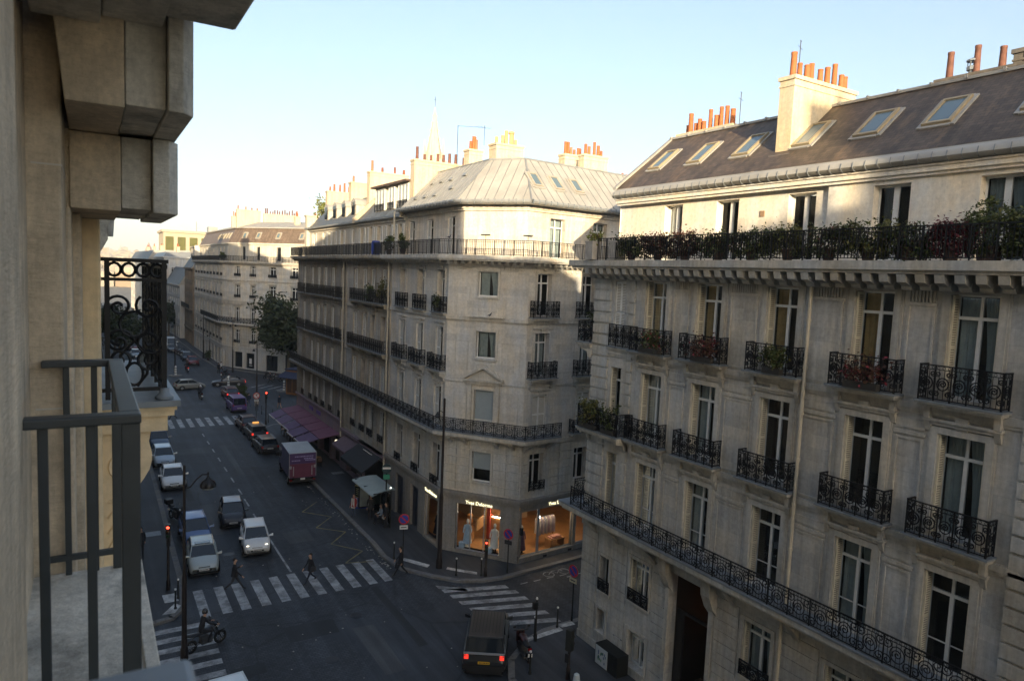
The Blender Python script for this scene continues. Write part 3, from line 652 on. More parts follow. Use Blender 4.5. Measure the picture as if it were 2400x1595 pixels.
    for M,xs in ((MC,(.6,1.6,3.7,4.7)),(MR,(.25,2.0)),(ML,(.6,3.7,6.8,9.0))):
        b.T=M
        for x in xs: b.prism([(-.001,6.95),(-.2,7.2),(-.6,7.45),(-.6,7.62),(-.001,7.62)],x-.12,x+.12,'x')
    bo=b.build('long_balcony',[ST_C2,LEAD],C); rp=offs(p2,-.86); rm=MB()
    for a,e in zip(rp,rp[1:]): rm.T=fr(a[0],a[1],e[0]-a[0],e[1]-a[1],7.95); rail_into(rm,math.hypot(e[0]-a[0],e[1]-a[1]),.86,True,.7)
    rm.build('railing',[IRON],bo)
    for s in LS: balcony(C,ML,s-1.05,s+1.05,11.5,.45,1.0,.2,'o',cons=2,mat=ST_C2); balcony(C,ML,s-.95,s+.95,15.12,.3,1.0,.16,'o',mat=ST_C2)
    for s in RS[:3]: balcony(C,MR,s-1.05,s+1.05,11.5,.45,1.02,.2,'o',cons=2,mat=ST_C2); balcony(C,MR,s-1.05,s+1.05,15.15,.42,1.0,.18,'o',mat=ST_C2)
    balcony(C,MR,3.6,5.9,7.9,.5,.86,.2,'o',mat=ST_C2)
    for s in LS: link('window_guard',rail_mesh('o',1.1,.6,.15),C,ML@Vector((s-.55,0,4.05)),-math.pi/2)
    link('window_guard',rail_mesh('o',1.25,.62,.15),C,MR@Vector((.52,0,4.55)),math.atan2(.09,1))
    for s in LS:
        for k,(a,b_) in enumerate(fl): place_win(C,ML,s,a,.32,win_set(1.04,b_-a,'french',False,'d',None,'halfin' if k<2 else None,.32,'w'))
        place_win(C,ML,s,4.05,.32,win_set(1.04,2.65,'french',False,'d'))
    for (a,b_,cc,d),cur in zip(oc,('white','white','blind_full','blind')): place_win(C,MC,(a+b_)/2,cc,.2,win_set(b_-a,d-cc,'plain',False,'c',cur))
    for i,s in enumerate(RS):
        for k,(a,b_) in enumerate(fl): place_win(C,MR,s,a,.32,win_set(1.08,b_-a,'french',False,'c','white' if k==1 else None,'closed' if k==0 and i<2 else None,.32,'w'))
        place_win(C,MR,s,4.7,.32,win_set(1.08,2.1,'french',False,'c'))
    # attic, set back behind the top balcony
    pa=offs(path,1.15); lens=[math.hypot(e[0]-a[0],e[1]-a[1]) for a,e in zip(pa,pa[1:])]
    MA=[fr(a[0],a[1],e[0]-a[0],e[1]-a[1]) for a,e in zip(pa,pa[1:])]
    A=MB(MA[0]); o1=[(s-.5,s+.5,18.75,21.2) for s in (.7,3.9,7.2)]; wall(A,0,lens[0],18.7,21.9,o1,0,.3)
    A.T=MA[1]; wall(A,0,lens[1],18.7,21.9,[],0); A.T=MA[2]; o3=[(s-.6,s+.6,18.75,21.2) for s in (2.3,5.9,10)]; wall(A,0,lens[2],18.7,21.9,o3,0,.3)
    A.T=None; ring(A,pa,.12,-.002,21.5,21.62); ring(A,pa,.2,-.002,21.62,21.78)
    A.build('attic_wall',[stone('pale_attic_stone',(.66,.62,.55),.75,.2,(1.3,.5,.005),jcol=.92)],C)
    for s in (.7,3.9,7.2): place_win(C,MA[0],s,18.75,.3,win_set(1.0,2.45,'french',False,'d',None,'halfin',.3,'w'))
    for s in (2.3,5.9,10): place_win(C,MA[2],s,18.75,.3,win_set(1.2,2.45,'french',False,'c','white'))
    for s in (1.5,4.3): 
        w=MB(MA[1]); w.box(s-.3,s+.3,-.12,0,20.0,20.05); w.tube([(s,-.06,19.0),(s,-.06,20.0)],.012,5); w.build('wall_bracket',[IRON],C)
    # zinc roof
    r=MB(); gp=offs(path,.3); ip=offs(path,3.25)
    ring(r,offs(path,1.1),.78,-.0,21.84,21.98,1)
    A0=offs(path,.34);B0=ip; 
    for k in range(3): r.face([(*A0[k],21.98),(*A0[k+1],21.98),(*B0[k+1],24.95),(*B0[k],24.95)])
    r.face([(*p,24.95) for p in B0]+[(B0[3][0]-.5,B0[3][1]+6,24.7),(8,9.4,25.1)])
    for k in range(3):   # standing seams
        a0,a1,b0,b1=[Vector((*p,0)) for p in (A0[k],A0[k+1],B0[k],B0[k+1])]; d=(a1-a0); l=d.length; d.normalize(); up=Vector((-d.y,d.x,0))*2.91; n=int(l/.62)
        tb0=(b0-a0).dot(d); tb1=(b1-a0).dot(d)
        for j in range(1,n):
            t_=j*l/n; f=1.0
            if t_<tb0: f=t_/tb0
            if t_>tb1: f=min(f,(l-t_)/(l-tb1)) if l>tb1 else f
            p0=a0+d*t_; p1=p0+up*f; r.tube([(p0.x,p0.y,21.99),(p1.x,p1.y,21.98+2.97*f+.02)],.03,4,1)
    for k in range(1,3): r.tube([(*A0[k],22.0),(*B0[k],24.97)],.06,5,1)
    for k in range(3): r.tube([(*B0[k],24.97),(*B0[k+1],24.97)],.07,5,1)
    r.build('roof',[ZINCL,ZINC],C)
    gt=MB(); g2=offs(path,.3); 
    for a,e in zip(g2,g2[1:]):
        gt.T=fr(a[0],a[1],e[0]-a[0],e[1]-a[1]); l=math.hypot(e[0]-a[0],e[1]-a[1]); gt.prism([(.0,21.86),(-.12,21.88),(-.16,21.98),(-.13,22.08),(-.02,22.1)],0,l,'x')
        for k in range(int(l/.45)): gt.box(k*.45,k*.45+.025,-.185,-.0,21.84,22.1,1)
    gt.build('gutter',[ZINC,LEAD],C)
    th=math.atan2(2.97,2.91)
    def RT(M,s,up): return M@Matrix.Translation((s,.34,21.98))@Matrix.Rotation(th,4,'X')@Matrix.Translation((0,up,.02))
    for s,u in ((1.45,1.45),(3.1,1.4),(4.75,1.4)): skylight(C,RT(MR,s,u),.72,1.2,col=plain('aged_zinc_frame',(.38,.34,.28),.6))
    for s,u in ((1.6,1.0),(3.2,1.0),(4.8,1.0),(1.9,2.6),(3.4,2.6),(4.9,2.6),(6.6,1.5),(6.7,2.8)):
        m=MB(RT(ML,s,u)); m.box(-.2,.2,-.05,.1,0,.1); m.box(-.24,.24,-.12,.14,.1,.13); m.build('roof_vent',[ZINC],C)
    chimney(C,4.0,6.1,1.75,2.75,24.0,26.1,ST_CR,5,21,plain('pale_terracotta',(.62,.36,.16),.8))
    m=MB(); m.lathe([(.13,0),(.13,.8),(.2,.82),(.2,.95),(.08,1.0)],5.4,2.25,10,0,26.2); m.build('chimney_cowl',[plain('pale_terracotta',(.62,.36,.16))],C)
    chimney(C,4.0,5.1,5.6,6.4,24.2,26.2,ST_CR,4,22); 
    chimney(C,1.35,8.0,9.05,9.75,21.6,25.6,ST_CR,12,23,DTERRA)
    chimney(C,10.6,12.7,1.0,1.65,21.9,26.1,ST_CR,5,24); chimney(C,11.2,13.2,4.2,5.0,23.5,26.6,ST_CR,6,25)
    return C,ML,MC,MR
CB,CML,CMC,CMR=corner_building()
def antenna2():
    m=MB(); m.tube([(0,0,0),(0,0,2.6)],.02,5); m.tube([(0,0,2.55),(2.2,0,2.75)],.012,4); m.tube([(2.1,0,1.5),(2.1,0,2.9)],.014,4)
    for k in range(5): m.tube([(1.5+k*.25,-.3,2.72),(1.5+k*.25,.3,2.72)],.008,4)
    tag(m.build('antenna',[IRON],None,(22.0,44.5,25.2)),'bent wire aerial on the zinc roof beside the small chimney','antenna')
antenna2()
# ---- the shop: glazed fronts, warm lit room behind
WOODL=plain('honey_wood',(.42,.22,.09),.5,0,.25,2); REDW=plain('red_curtain_cloth',(.28,.035,.02),.8,0,.2,5)
LAMP=plain('shop_strip_light',(1,.9,.7),.5,0,0,1,(1,.78,.48),14); SPOT=plain('shop_spot_lamp',(1,.95,.85),.5,0,0,1,(1,.88,.68),9)
LINEN=plain('white_linen',(.75,.74,.7),.85,0,.1,6); BLUEL=plain('pale_blue_linen',(.40,.52,.66),.85,0,.15,6)
CLEAR=glass('shop_glass',(.93,.95,.95))
def shop():
    r=CB; o=MB()
    room=MB()
    poly=[(.45,8.8),(.45,.4),(3.65,-3.65),(12.5,-2.9),(11.5,7),(4.4,8.8)]
    room.face([(x,y,.28) for x,y in poly],0); room.face([(x,y,3.45) for x,y in poly],1)
    for a,b in (((12.5,-2.9),(11.5,7)),((11.5,7),(4.4,8.8)),((4.4,8.8),(.45,8.8))): room.face([(*a,.28),(*b,.28),(*b,3.45),(*a,3.45)],1)
    room.box(4.2,4.3,2.2,8.5,.28,3.45,1); room.box(4.3,8,2.2,2.3,.28,3.45,1)
    so=room.build('shop_room',[WOODL,plain('warm_shop_wall',(.55,.38,.22),.8,0,.1,1)],r)
    l=MB()
    l.T=CMC
    for a,b,y,z in ((2.5,4.0,2.6,1.75),(2.5,4.0,2.6,2.5),(1.2,1.9,2.2,3.3)): l.box(a,b,y,y+.04,z,z+.05)
    l.T=CMR; l.box(2.4,3.7,.9,.97,2.98,3.05); l.box(4.9,6.2,.9,.97,2.98,3.05)
    l.build('strip_light',[LAMP],so)
    s=MB(CMR)
    for x,y,z in ((.5,.8,3.1),(.95,.8,3.12),(1.4,.8,3.1),(1.2,1.5,2.6),(2.1,.6,2.4)): s.lathe([(.05,0),(.07,.02),(.07,.1),(.03,.13)],x,y,8,0,z)
    s.T=CMC; s.lathe([(.05,0),(.08,.05),(.05,.12)],1.5,1.2,8,0,3.1); s.lathe([(.05,0),(.08,.05),(.05,.12)],3.2,1.2,8,0,3.1); s.T=CML; s.lathe([(.06,0),(.09,.05),(.05,.12)],8.2,.6,8,0,3.0); s.build('spot_lamp',[SPOT],so)
    f=MB(CMC); f.box(2.4,4.05,2.64,2.95,.9,1.72,0); f.box(2.4,4.05,2.64,2.95,1.95,2.45,0); f.box(2.2,2.4,2.4,3.0,.3,3.3,1); f.box(2.05,2.15,.9,2.2,1.3,2.0,0)
    f.box(.9,2.0,2.5,2.6,1.55,1.62,0); f.build('counter',[WOODL,REDW],so)
    q=MB(CMC)
    for k in range(9): q.box(2.45+k*.17,2.57+k*.17,2.66,2.9,2.52,2.6+.12*(k%3))
    for k in range(7): q.lathe([(.08,0),(.1,.1),(.06,.22),(.03,.24)],2.55+k*.22,2.75,8,0,3.0-.35*(k%2))
    q.build('linen_stock',[LINEN],so)
    # window frames
    w=MB(CMC); 
    for x in (1.08,2.02,2.94,4.03): w.box(x,x+.06,.05,.12,.32,3.3)
    w.box(1.08,4.08,.05,.12,.32,.38); w.box(1.08,4.08,.05,.12,3.24,3.3)
    w.T=CMR
    for x in (.15,1.5,4.29,4.6,6.4,8.14): w.box(x,x+(.16 if x in (1.5,) else .06),.05,.12,.45,3.3 if x<4.4 else 3.2)
    for a,b,t in ((.15,4.35,3.3),(4.6,8.2,3.2)): w.box(a,b,.05,.12,.45,.5); w.box(a,b,.05,.12,t-.06,t)
    w.T=CML; w.box(7.15,7.22,.0,.1,.3,3.1); w.box(9.03,9.1,.0,.1,.3,3.1); w.box(7.15,9.1,.0,.1,3.04,3.1)
    wo=w.build('shop_window',[plain('brushed_steel',(.42,.45,.5),.35,.6,.05,2)],r)
    g=MB(CMC); g.face([(1.1,.08,.35),(4.05,.08,.35),(4.05,.08,3.27),(1.1,.08,3.27)]); g.T=CMR; g.face([(.2,.08,.47),(4.3,.08,.47),(4.3,.08,3.27),(.2,.08,3.27)]); g.face([(4.65,.08,.47),(8.15,.08,.47),(8.15,.08,3.17),(4.65,.08,3.17)]); g.T=CML; g.face([(7.2,.05,.32),(9.05,.05,.32),(9.05,.05,3.07),(7.2,.05,3.07)])
    g.build('pane',[CLEAR],wo)
    # closed bays on the street side and further along
    d=MB(CML); d.box(4.75,6.05,.1,.18,.1,3.05); d.box(2.0,3.4,.1,.18,.1,3.1)
    for a in (4.85,5.45,2.1,2.75): d.box(a,a+.5,.07,.1,.3,2.7)
    d.build('street_door',[plain('dark_blue_door',(.03,.035,.05),.45)],r)
    d=MB(CMR); d.box(9,12.5,.1,.2,.45,3.2); d.build('shutter_panel',[ROOM],r)
    v=MB(CMR)
    for x in (1.9,3.95): v.box(x,x+.3,-.18,-.165,.16,.3)
    v.build('vent_grille',[IRON],r)
shop()
# lettering above the windows (lit letters)
LET=plain('lit_letters',(1,.95,.7),.5,0,0,1,(1,.90,.55),.45)
def sign(M,s,z,size,label,yo=-.14):
    me=textmesh('Yves Delorme',size,LET,.02); p=M@Vector((s,yo,z)); o=link('shop_sign',me,None,Vector((cA[0],cA[1],0))+p); o.rotation_euler=(math.pi/2,0,math.atan2(M[1][0],M[0][0])); tag(o,label,'sign')
sign(CMC,2.66,3.36,.31,'lit shop lettering above the window of the chamfered corner'); sign(CMR,3.1,3.42,.31,'lit shop lettering above the side street window'); sign(CML,8.1,3.3,.31,'lit shop lettering seen edge on above the main street window')
def display(name,M,s,y,z,label,cat,fn,root=(cA[0],cA[1],0)):
    p=Vector(root)+M@Vector((s,y,z)); o=thing(name,label,cat,p,math.atan2(M[1][0],M[0][0])); fn(o); return o
def mannequin(o,cloth,legm):
    b=MB(); b.lathe([(.04,1.42),(.055,1.5),(.085,1.58),(.095,1.67),(.075,1.76),(.02,1.8)],0,0,10); b.build('head',[LINEN],o,smooth=60)
    d=MB(); n=14
    prof=[(.3,.3,.25),(.26,.22,.55),(.22,.17,.9),(.17,.12,1.08),(.2,.13,1.25),(.2,.12,1.38),(.07,.07,1.46)]
    d.grid([[(a*math.cos(2*math.pi*j/n)*(1+.05*math.sin(5*j)),c*math.sin(2*math.pi*j/n),z) for j in range(n)] for a,c,z in prof],close=True)
    for sx in (-1,1): d.tube([(sx*.19,0,1.36),(sx*.27,-.02,1.1),(sx*.25,-.12,.88)],[.06,.05,.035],7)
    d.build('garment',[cloth],o,smooth=60)
    l=MB(); 
    for sx in (-1,1): l.tube([(sx*.09,0,.02),(sx*.09,0,.35)],[.05,.06],7)
    l.box(-.2,.2,-.15,.15,0,.02); l.build('base',[legm],o)
display('mannequin',CMC,1.65,.6,.33,'shop window mannequin in a long pale blue robe','mannequin',lambda o:mannequin(o,BLUEL,LINEN))
display('mannequin',CMC,3.5,.6,.33,'shop window mannequin in a white top and black trousers behind the traffic light','mannequin',lambda o:mannequin(o,LINEN,IRON))
display('mannequin',CML,8.0,.5,.33,'dark mannequin in the edge-on main street shop window','mannequin',lambda o:mannequin(o,plain('black_cloth',(.015,.015,.018),.9),IRON))
def rackf(o):
    m=MB(); m.tube([(-.7,0,1.9),(.7,0,1.9)],.015,6); m.tube([(-.68,0,0),(-.68,0,1.9)],.015,6); m.tube([(.68,0,0),(.68,0,1.9)],.015,6); m.build('rail',[IRON],o)
    cols=[(.45,.4,.4),(.34,.3,.4),(.5,.42,.45),(.25,.26,.36),(.42,.4,.42),(.3,.22,.3)]
    for k in range(9):
        g=MB(); x=-.6+k*.15
        g.grid([[(x+a*.06+.02*math.sin(j+k),b*w*.5,z) for j,(a,b) in enumerate(((-1,-1),(1,-1),(1,0),(1,1),(-1,1),(-1,0)))] for z,w in ((.75+.1*(k%2),.5),(1.2,.46),(1.7,.42),(1.86,.1))],close=True); g.build('garment',[plain('garment_%d'%(k%6),cols[k%6],.9,0,.15,6)],o,smooth=50)
display('clothes_rack',CMR,3.1,1.2,.33,'rail of hanging grey and lilac clothes in the side street window','clothes rack',rackf)
def tablef(o):
    m=MB(); m.box(-.6,.6,-.35,.35,.55,.6); 
    for x in (-.55,.5): m.box(x,x+.06,-.3,.3,0,.55)
    m.build('tabletop',[WOODL],o); k=MB(); k.box(-.45,.4,-.25,.25,.6,.68); k.box(-.3,.35,-.2,.2,.68,.74); k.build('folded_towels',[plain('pink_towel',(.62,.32,.28),.9)],o)
display('display_table',CMR,3.4,.55,.33,'low table with folded pink towels under the clothes rail','table',tablef)
def vasef(o):
    m=MB(); m.box(-.25,.25,-.2,.2,0,1.05); m.build('plinth',[WOODL],o); v=MB(); v.lathe([(.08,0),(.2,.12),(.22,.3),(.12,.48),(.16,.52),(.2,.66),(.1,.74)],0,0,12,0,1.05); v.build('vase',[plain('amber_ceramic',(.6,.26,.08),.4)],o,smooth=60)
display('pedestal',CMC,1.35,1.6,.33,'amber vase on a wooden plinth in the corner window','vase',vasef)
def giftf(o):
    m=MB(); m.box(-.16,.16,-.14,.14,0,.3); m.box(-.17,.17,-.15,.15,.3,.34); m.build('box',[BLUEL],o)
display('gift_box',CMC,1.4,.35,.33,'pale blue box on the floor at the left of the corner window','box',giftf)
display('gift_box',CMC,3.3,.3,.33,'pale blue box on the floor by the black trousers','box',giftf)
def busts(o):
    mannequin(o,plain('plum_cloth',(.16,.09,.16),.9),IRON)
display('mannequin',CMR,.8,.7,.35,'plum dressed mannequin in the first side street pane','mannequin',busts)
# street name plate + wall box
def plaque(root,M,s,z,w,h,label):
    p=Vector(root)+M@Vector((s,0,z)); m=MB(); m.box(-w/2,w/2,-.03,0,-h/2,h/2,0); m.box(-w/2+.03,w/2-.03,-.034,-.03,-h/2+.03,h/2-.03,1)
    q=random.Random(3)
    for r_ in range(2):
        x=-w/2+.1
        while x<w/2-.14: l=q.uniform(.03,.07); m.box(x,x+l,-.037,-.034,.03-r_*.11,.075-r_*.11,2); x+=l+.025
    tag(m.build('street_name_plate',[plain('green_enamel',(.02,.07,.05),.3),plain('blue_enamel',(.015,.025,.11),.25),WHITE],None,p,math.atan2(M[1][0],M[0][0])),label,'sign')
plaque((cA[0],cA[1],0),CMR,3.0,4.9,.85,.42,'blue street name plate on the corner building above the shop'); plaque((20.4,26.1,0),RBM,2.95,1.35,.62,.45,'blue street name plate low on the right building beside the small window')
m=MB(CMR); m.box(.0,.16,-.3,-.16,1.95,2.4); tag(m.build('wall_box',[IRON],None,(cA[0],cA[1],0)),'dark box fixed to the corner of the shop wall','box')
# ================================================================= the rest of the right-hand terrace
ST_M=stone('tan_limestone',(.45,.435,.40),.68,.28,(1.2,.42,.006),jcol=.88)
ST_E=stone('darker_sooty_limestone',(.34,.33,.305),.62,.32,(1.2,.42,.006),jcol=.85)
ST_F=stone('far_pale_limestone',(.60,.59,.55),.8,.18,(1.4,.45,.006),jcol=.92)
ST_BR=stone('brown_limestone',(.27,.215,.155),.6,.4)
ST_W=stone('whitewashed_render',(.56,.57,.57),.75,.25)
ST_WS=stone('pale_shop_stone',(.52,.52,.5),.8,.2)
MAUVE=stone('mauve_shopfront',(.25,.20,.235),.85,.15,bumpy=.08)
def row_building(lab,x,yN,yF,bays,wc,st,at,fl,ent,big,slab2=True,shut='halfin',top=18.36,atin=.95,attic_h=21.5,gl='d'):
    """flat street front on the right side of the road, from yN (near) to yF (far)"""
    L=yF-yN; R=thing('apartment_building',lab,'building',(x,yF,0)); M=fr(0,0,0,-1)
    ops=[(s-w/2,s+w/2,a,b) for s,w in bays for a,b in fl+[ent]]
    mb=MB(M); wall(mb,0,L,3.6,top,ops,0,.3)
    for x in (.004,L-.004): mb.face([(x,0,0),(x,12,0),(x,12,top),(x,0,top)]); mb.face([(x,atin,top),(x,12,top),(x,12,attic_h),(x,atin,attic_h)])
    mb.face([(0,12,0),(L,12,0),(L,12,attic_h),(0,12,attic_h)])
    mb.build('wall',[st],R)
    t=MB(M); t.box(0,L,-.12,-.002,14.5,14.68); t.box(0,L,-.1,-.002,10.75,10.9); t.box(0,L,-.08,-.002,7.2,7.5)
    for s,w in bays:
        for a,b in fl: surround(t,s-w/2,s+w/2,a,b,.11,.045,sill=False); t.box(s-w/2-.18,s+w/2+.18,-.1,-.001,b+.22,b+.3)
    rust(t,gaps(0,L,[(s-w/2,s+w/2) for s,w in bays],.14),4.0,7.15,.5,.045,.05)
    for s in (0.02,L-.3): t.box(s,s+.28,-.07,-.001,3.6,top)
    t.build('trim',[wc],R)
    c=MB(M); c.box(0,L,-.93,-.002,top+.12,top+.34); c.box(0,L,-.8,-.002,top,top+.119)
    for k in range(int(L/.42)): c.box(k*.42+.1,k*.42+.28,-.6,-.1,top-.15,top)
    c.build('cornice',[wc],R)
    m=MB(M@Matrix.Translation((0,-.86,top+.34))); rail_into(m,L,.9,False)
    for k in range(int(L/.23)): m.box(k*.23,k*.23+.1,-.01,.012,.08,.8)
    m.build('railing',[IRON],R)
    if slab2:
        b=MB(M); b.box(0,L,-.92,-.002,7.68,7.9); b.box(0,L,-.95,-.001,7.89,7.95,1); b.box(0,L,-.8,-.002,7.58,7.679)
        for k in range(int(L/2.6)+1): q=.4+k*2.5; b.prism([(-.001,6.95),(-.2,7.2),(-.6,7.45),(-.6,7.6),(-.001,7.6)],q-.12,q+.12,'x')
        bo=b.build('long_balcony',[wc,LEAD],R); m=MB(M@Matrix.Translation((0,-.86,7.95))); rail_into(m,L,.86,True,.7); m.build('railing',[IRON],bo)
    for a,b,z,d,cn in big: balcony(R,M,a,b,z,d,.98,.2,'o',cons=cn,mat=wc)
    for s,w in bays:
        for k,(a,b) in enumerate(fl): place_win(R,M,s,a,.3,win_set(w,b-a,'french',False,gl,None,shut if (k+int(s*3))%7 else None,.3,'w'))
        place_win(R,M,s,ent[0],.3,win_set(w,ent[1]-ent[0],'french',False,gl,None,shut,.3,'w'))
        link('window_guard',rail_mesh('o',w+.06,.6,.12),R,M@Vector((s-w/2-.03,0,ent[0])),-math.pi/2)
    A=MB(M); ao=[(s-w/2,s+w/2,top+.36,21.1) for s,w in at]; wall(A,0,L,top+.3,attic_h,ao,atin,.3); A.box(0,L,atin-.14,atin-.002,attic_h-.2,attic_h); A.box(0,L,atin-.3,atin-.002,attic_h,attic_h+.12)
    A.build('attic_wall',[ST_AT],R)
    for i,(s,w) in enumerate(at): place_win(R,M,s,top+.36,atin+.3,win_set(w,21.1-top-.36,'french',False,gl,None,('open','fold','open','halfin')[i%4] if shut=='halfin' and L>12 else 'open',.3,'w'))
    return R,M
ST_AT=stone('attic_limestone',(.58,.55,.48),.75,.2)
fl_m=[(8.05,10.4),(11.5,14.1),(15.15,17.68)]
MB_,MM=row_building('tan stone terrace building with three glazed brown-eaved dormers and a plant on its wide balconies',18.95,48.3,58.9,[(2.7,1.05),(4.9,1.05),(6.8,1.05),(9.2,1.05)],stone('tan_trim',(.44,.41,.35),.55,.4),ST_M,[(1.2,.8),(3.3,.8),(5.2,.8),(7.4,.8),(9.6,.8)],fl_m,(4.5,6.9),[(2.4,10.4,15.1,.55,4),(2.1,10.4,11.42,.6,4)])
EB_,EM=row_building('sooty darker terrace building with rounded zinc dormers above a purple café front',18.95,58.9,74.8,[(2.5,.95),(5.4,1.0),(7.6,1.0),(9.8,1.0),(12.2,1.0),(15.0,.85)],stone('sooty_trim',(.33,.31,.27),.5,.45),ST_E,[(2.3,.9),(5.6,.85),(7.6,.85),(9.6,.85),(11.6,.85),(14.6,.8)],fl_m,(4.5,7.0),[(1.0,3.8,15.05,.45,0),(4.4,13.7,15.05,.45,0),(14.1,15.85,15.05,.45,0),(1.0,3.8,11.4,.45,0),(4.4,13.7,11.4,.5,0),(14.1,15.85,11.4,.45,0)])
def tops():
    # mid building: slate slope, long glazed dormers with a deep brown eave
    M=MM; r=MB(M); r.face([(0,.7,21.62),(10.6,.7,21.62),(10.6,3.4,24.6),(0,3.4,24.6)]); r.face([(0,3.4,24.6),(10.6,3.4,24.6),(10.6,12,25),(0,12,25)],1); r.box(0,10.6,.52,.72,21.56,21.72,1)
    rf=r.build('roof',[SLATEB,ZINC],MB_)
    for s0,s1 in ((3.1,5.3),(6.0,7.4),(8.0,10.1)):
        d=MB(M); d.box(s0,s1,1.35,3.6,22.3,24.2); d.box(s0-.25,s1+.25,.95,3.7,24.2,24.33,1); do=d.build('dormer',[ST_AT,plain('brown_eave',(.10,.06,.045),.6)],MB_)
        n=3 if s1-s0>1.8 else 2
        for k in range(n):
            a=s0+.08+k*(s1-s0-.16)/n; e=s0+.08+(k+1)*(s1-s0-.16)/n; w=MB(M)
            w.box(a,a+.06,1.29,1.349,22.4,24.1); w.box(e-.06,e,1.29,1.349,22.4,24.1); w.box(a+.06,e-.06,1.29,1.349,24.02,24.1); w.box(a+.06,e-.06,1.29,1.349,22.4,22.48); w.box(a+.06,e-.06,1.33,1.345,22.48,24.02,1); w.build('dormer_window',[WHITE,plain('bright_glass',(.35,.38,.4),.1,0,.2,2)],do)
        g=MB(M@Matrix.Translation((s0+.05,1.22,22.3))); rail_into(g,s1-s0-.1,.6,False); g.build('railing',[IRON],do)
    for s in (0.0,10.35): pw=MB(M); pw.hexa([(s,.5,21.5),(s+.26,.5,21.5),(s+.26,3.5,24.5),(s,3.5,24.5)],[(s,.5,21.95),(s+.26,.5,21.95),(s+.26,3.5,25.0),(s,3.5,25.0)]); pw.build('party_wall',[ST_CR],MB_)
    # far terrace building
    M=EM; r=MB(M); r.face([(.0,.7,21.6),(15.9,.7,21.6),(15.9,3.6,24.4),(.0,3.6,24.4)]); r.face([(0,3.6,24.4),(15.9,3.6,24.4),(15.9,12,24.8),(0,12,24.8)],1); r.box(-.1,15.9,.52,.72,21.54,21.7,1); r.face([(0,.7,21.6),(0,3.6,24.4),(0,12,24.8),(0,12,21.6)],1)
    r.build('roof',[SLATEB,ZINC],EB_)
    for s in (4.6,7.4,10.2,13.0):
        d=MB(M); pr=[(s-.62,22.3)]+[(s+.62*math.cos(math.pi-k*math.pi/8),23.3+.55*math.sin(k*math.pi/8)) for k in range(9)]+[(s+.62,22.3)]
        d.prism(pr,1.5,3.4,'y'); pr2=[(s+.7*math.cos(math.pi-k*math.pi/8),23.3+.64*math.sin(k*math.pi/8)) for k in range(9)]; d.prism(pr2,1.42,3.4,'y',1)
        do=d.build('dormer',[ST_AT,ZINCL],EB_); w=MB(M); w.box(s-.4,s+.4,1.4,1.43,22.45,23.6); w.build('pane',[DGLASS],do)
    for y0,y1,z1,nn,x0,x1,rt_ in ((9.4,9.95,25.7,6,2.2,5.4,EB_),):
        pass
    chimney(EB_,1.9,4.6,-3.4,-2.7,22.3,25.3,ST_CR,5,31); chimney(EB_,2.4,4.8,-9.4,-8.6,23,25.7,ST_CR,2,32); chimney(EB_,2.0,5.6,-15.6,-14.9,22.4,26.0,ST_CR,4,33)
    pw=MB(M); pw.hexa([(15.6,.5,21.5),(15.88,.5,21.5),(15.88,3.7,24.4),(15.6,3.7,24.4)],[(15.6,.5,21.95),(15.88,.5,21.95),(15.88,3.7,24.9),(15.6,3.7,24.9)]); pw.build('party_wall',[ST_CR],EB_)
    e=MB(M); e.box(-.2,.5,.6,1.5,18.6,22.9); e.box(-.3,.6,.5,1.6,22.9,23.05); e.build('end_pier',[ST_AT],EB_)
tops()
def drainpipe(x,y,z0,z1,label,r=.06):
    m=MB(); m.tube([(0,0,0),(0,0,z1-z0)],r,9)
    for k in range(int((z1-z0)/1.55)+1): m.lathe([(r*1.35,0),(r*1.35,.1)],0,0,9,0,min(k*1.55+.3,z1-z0-.12))
    return m,label,(x,y,z0)
def pipe(x,y,z0,z1,parent,off=(0,0)):
    m,_,p=drainpipe(x,y,z0,z1,''); m.build('drainpipe',[PIPE],parent,(x-parent.location.x,y-parent.location.y,z0),smooth=50)
pipe(20.2,14.5,6.85,17.85,RB); pipe(20.2,14.62,.1,6.4,RB); pipe(18.7,48.35,3.0,18.3,CB); pipe(18.7,58.9,3,18.3,MB_)
pipe(18.85,47.9,18.8,21.8,CB)
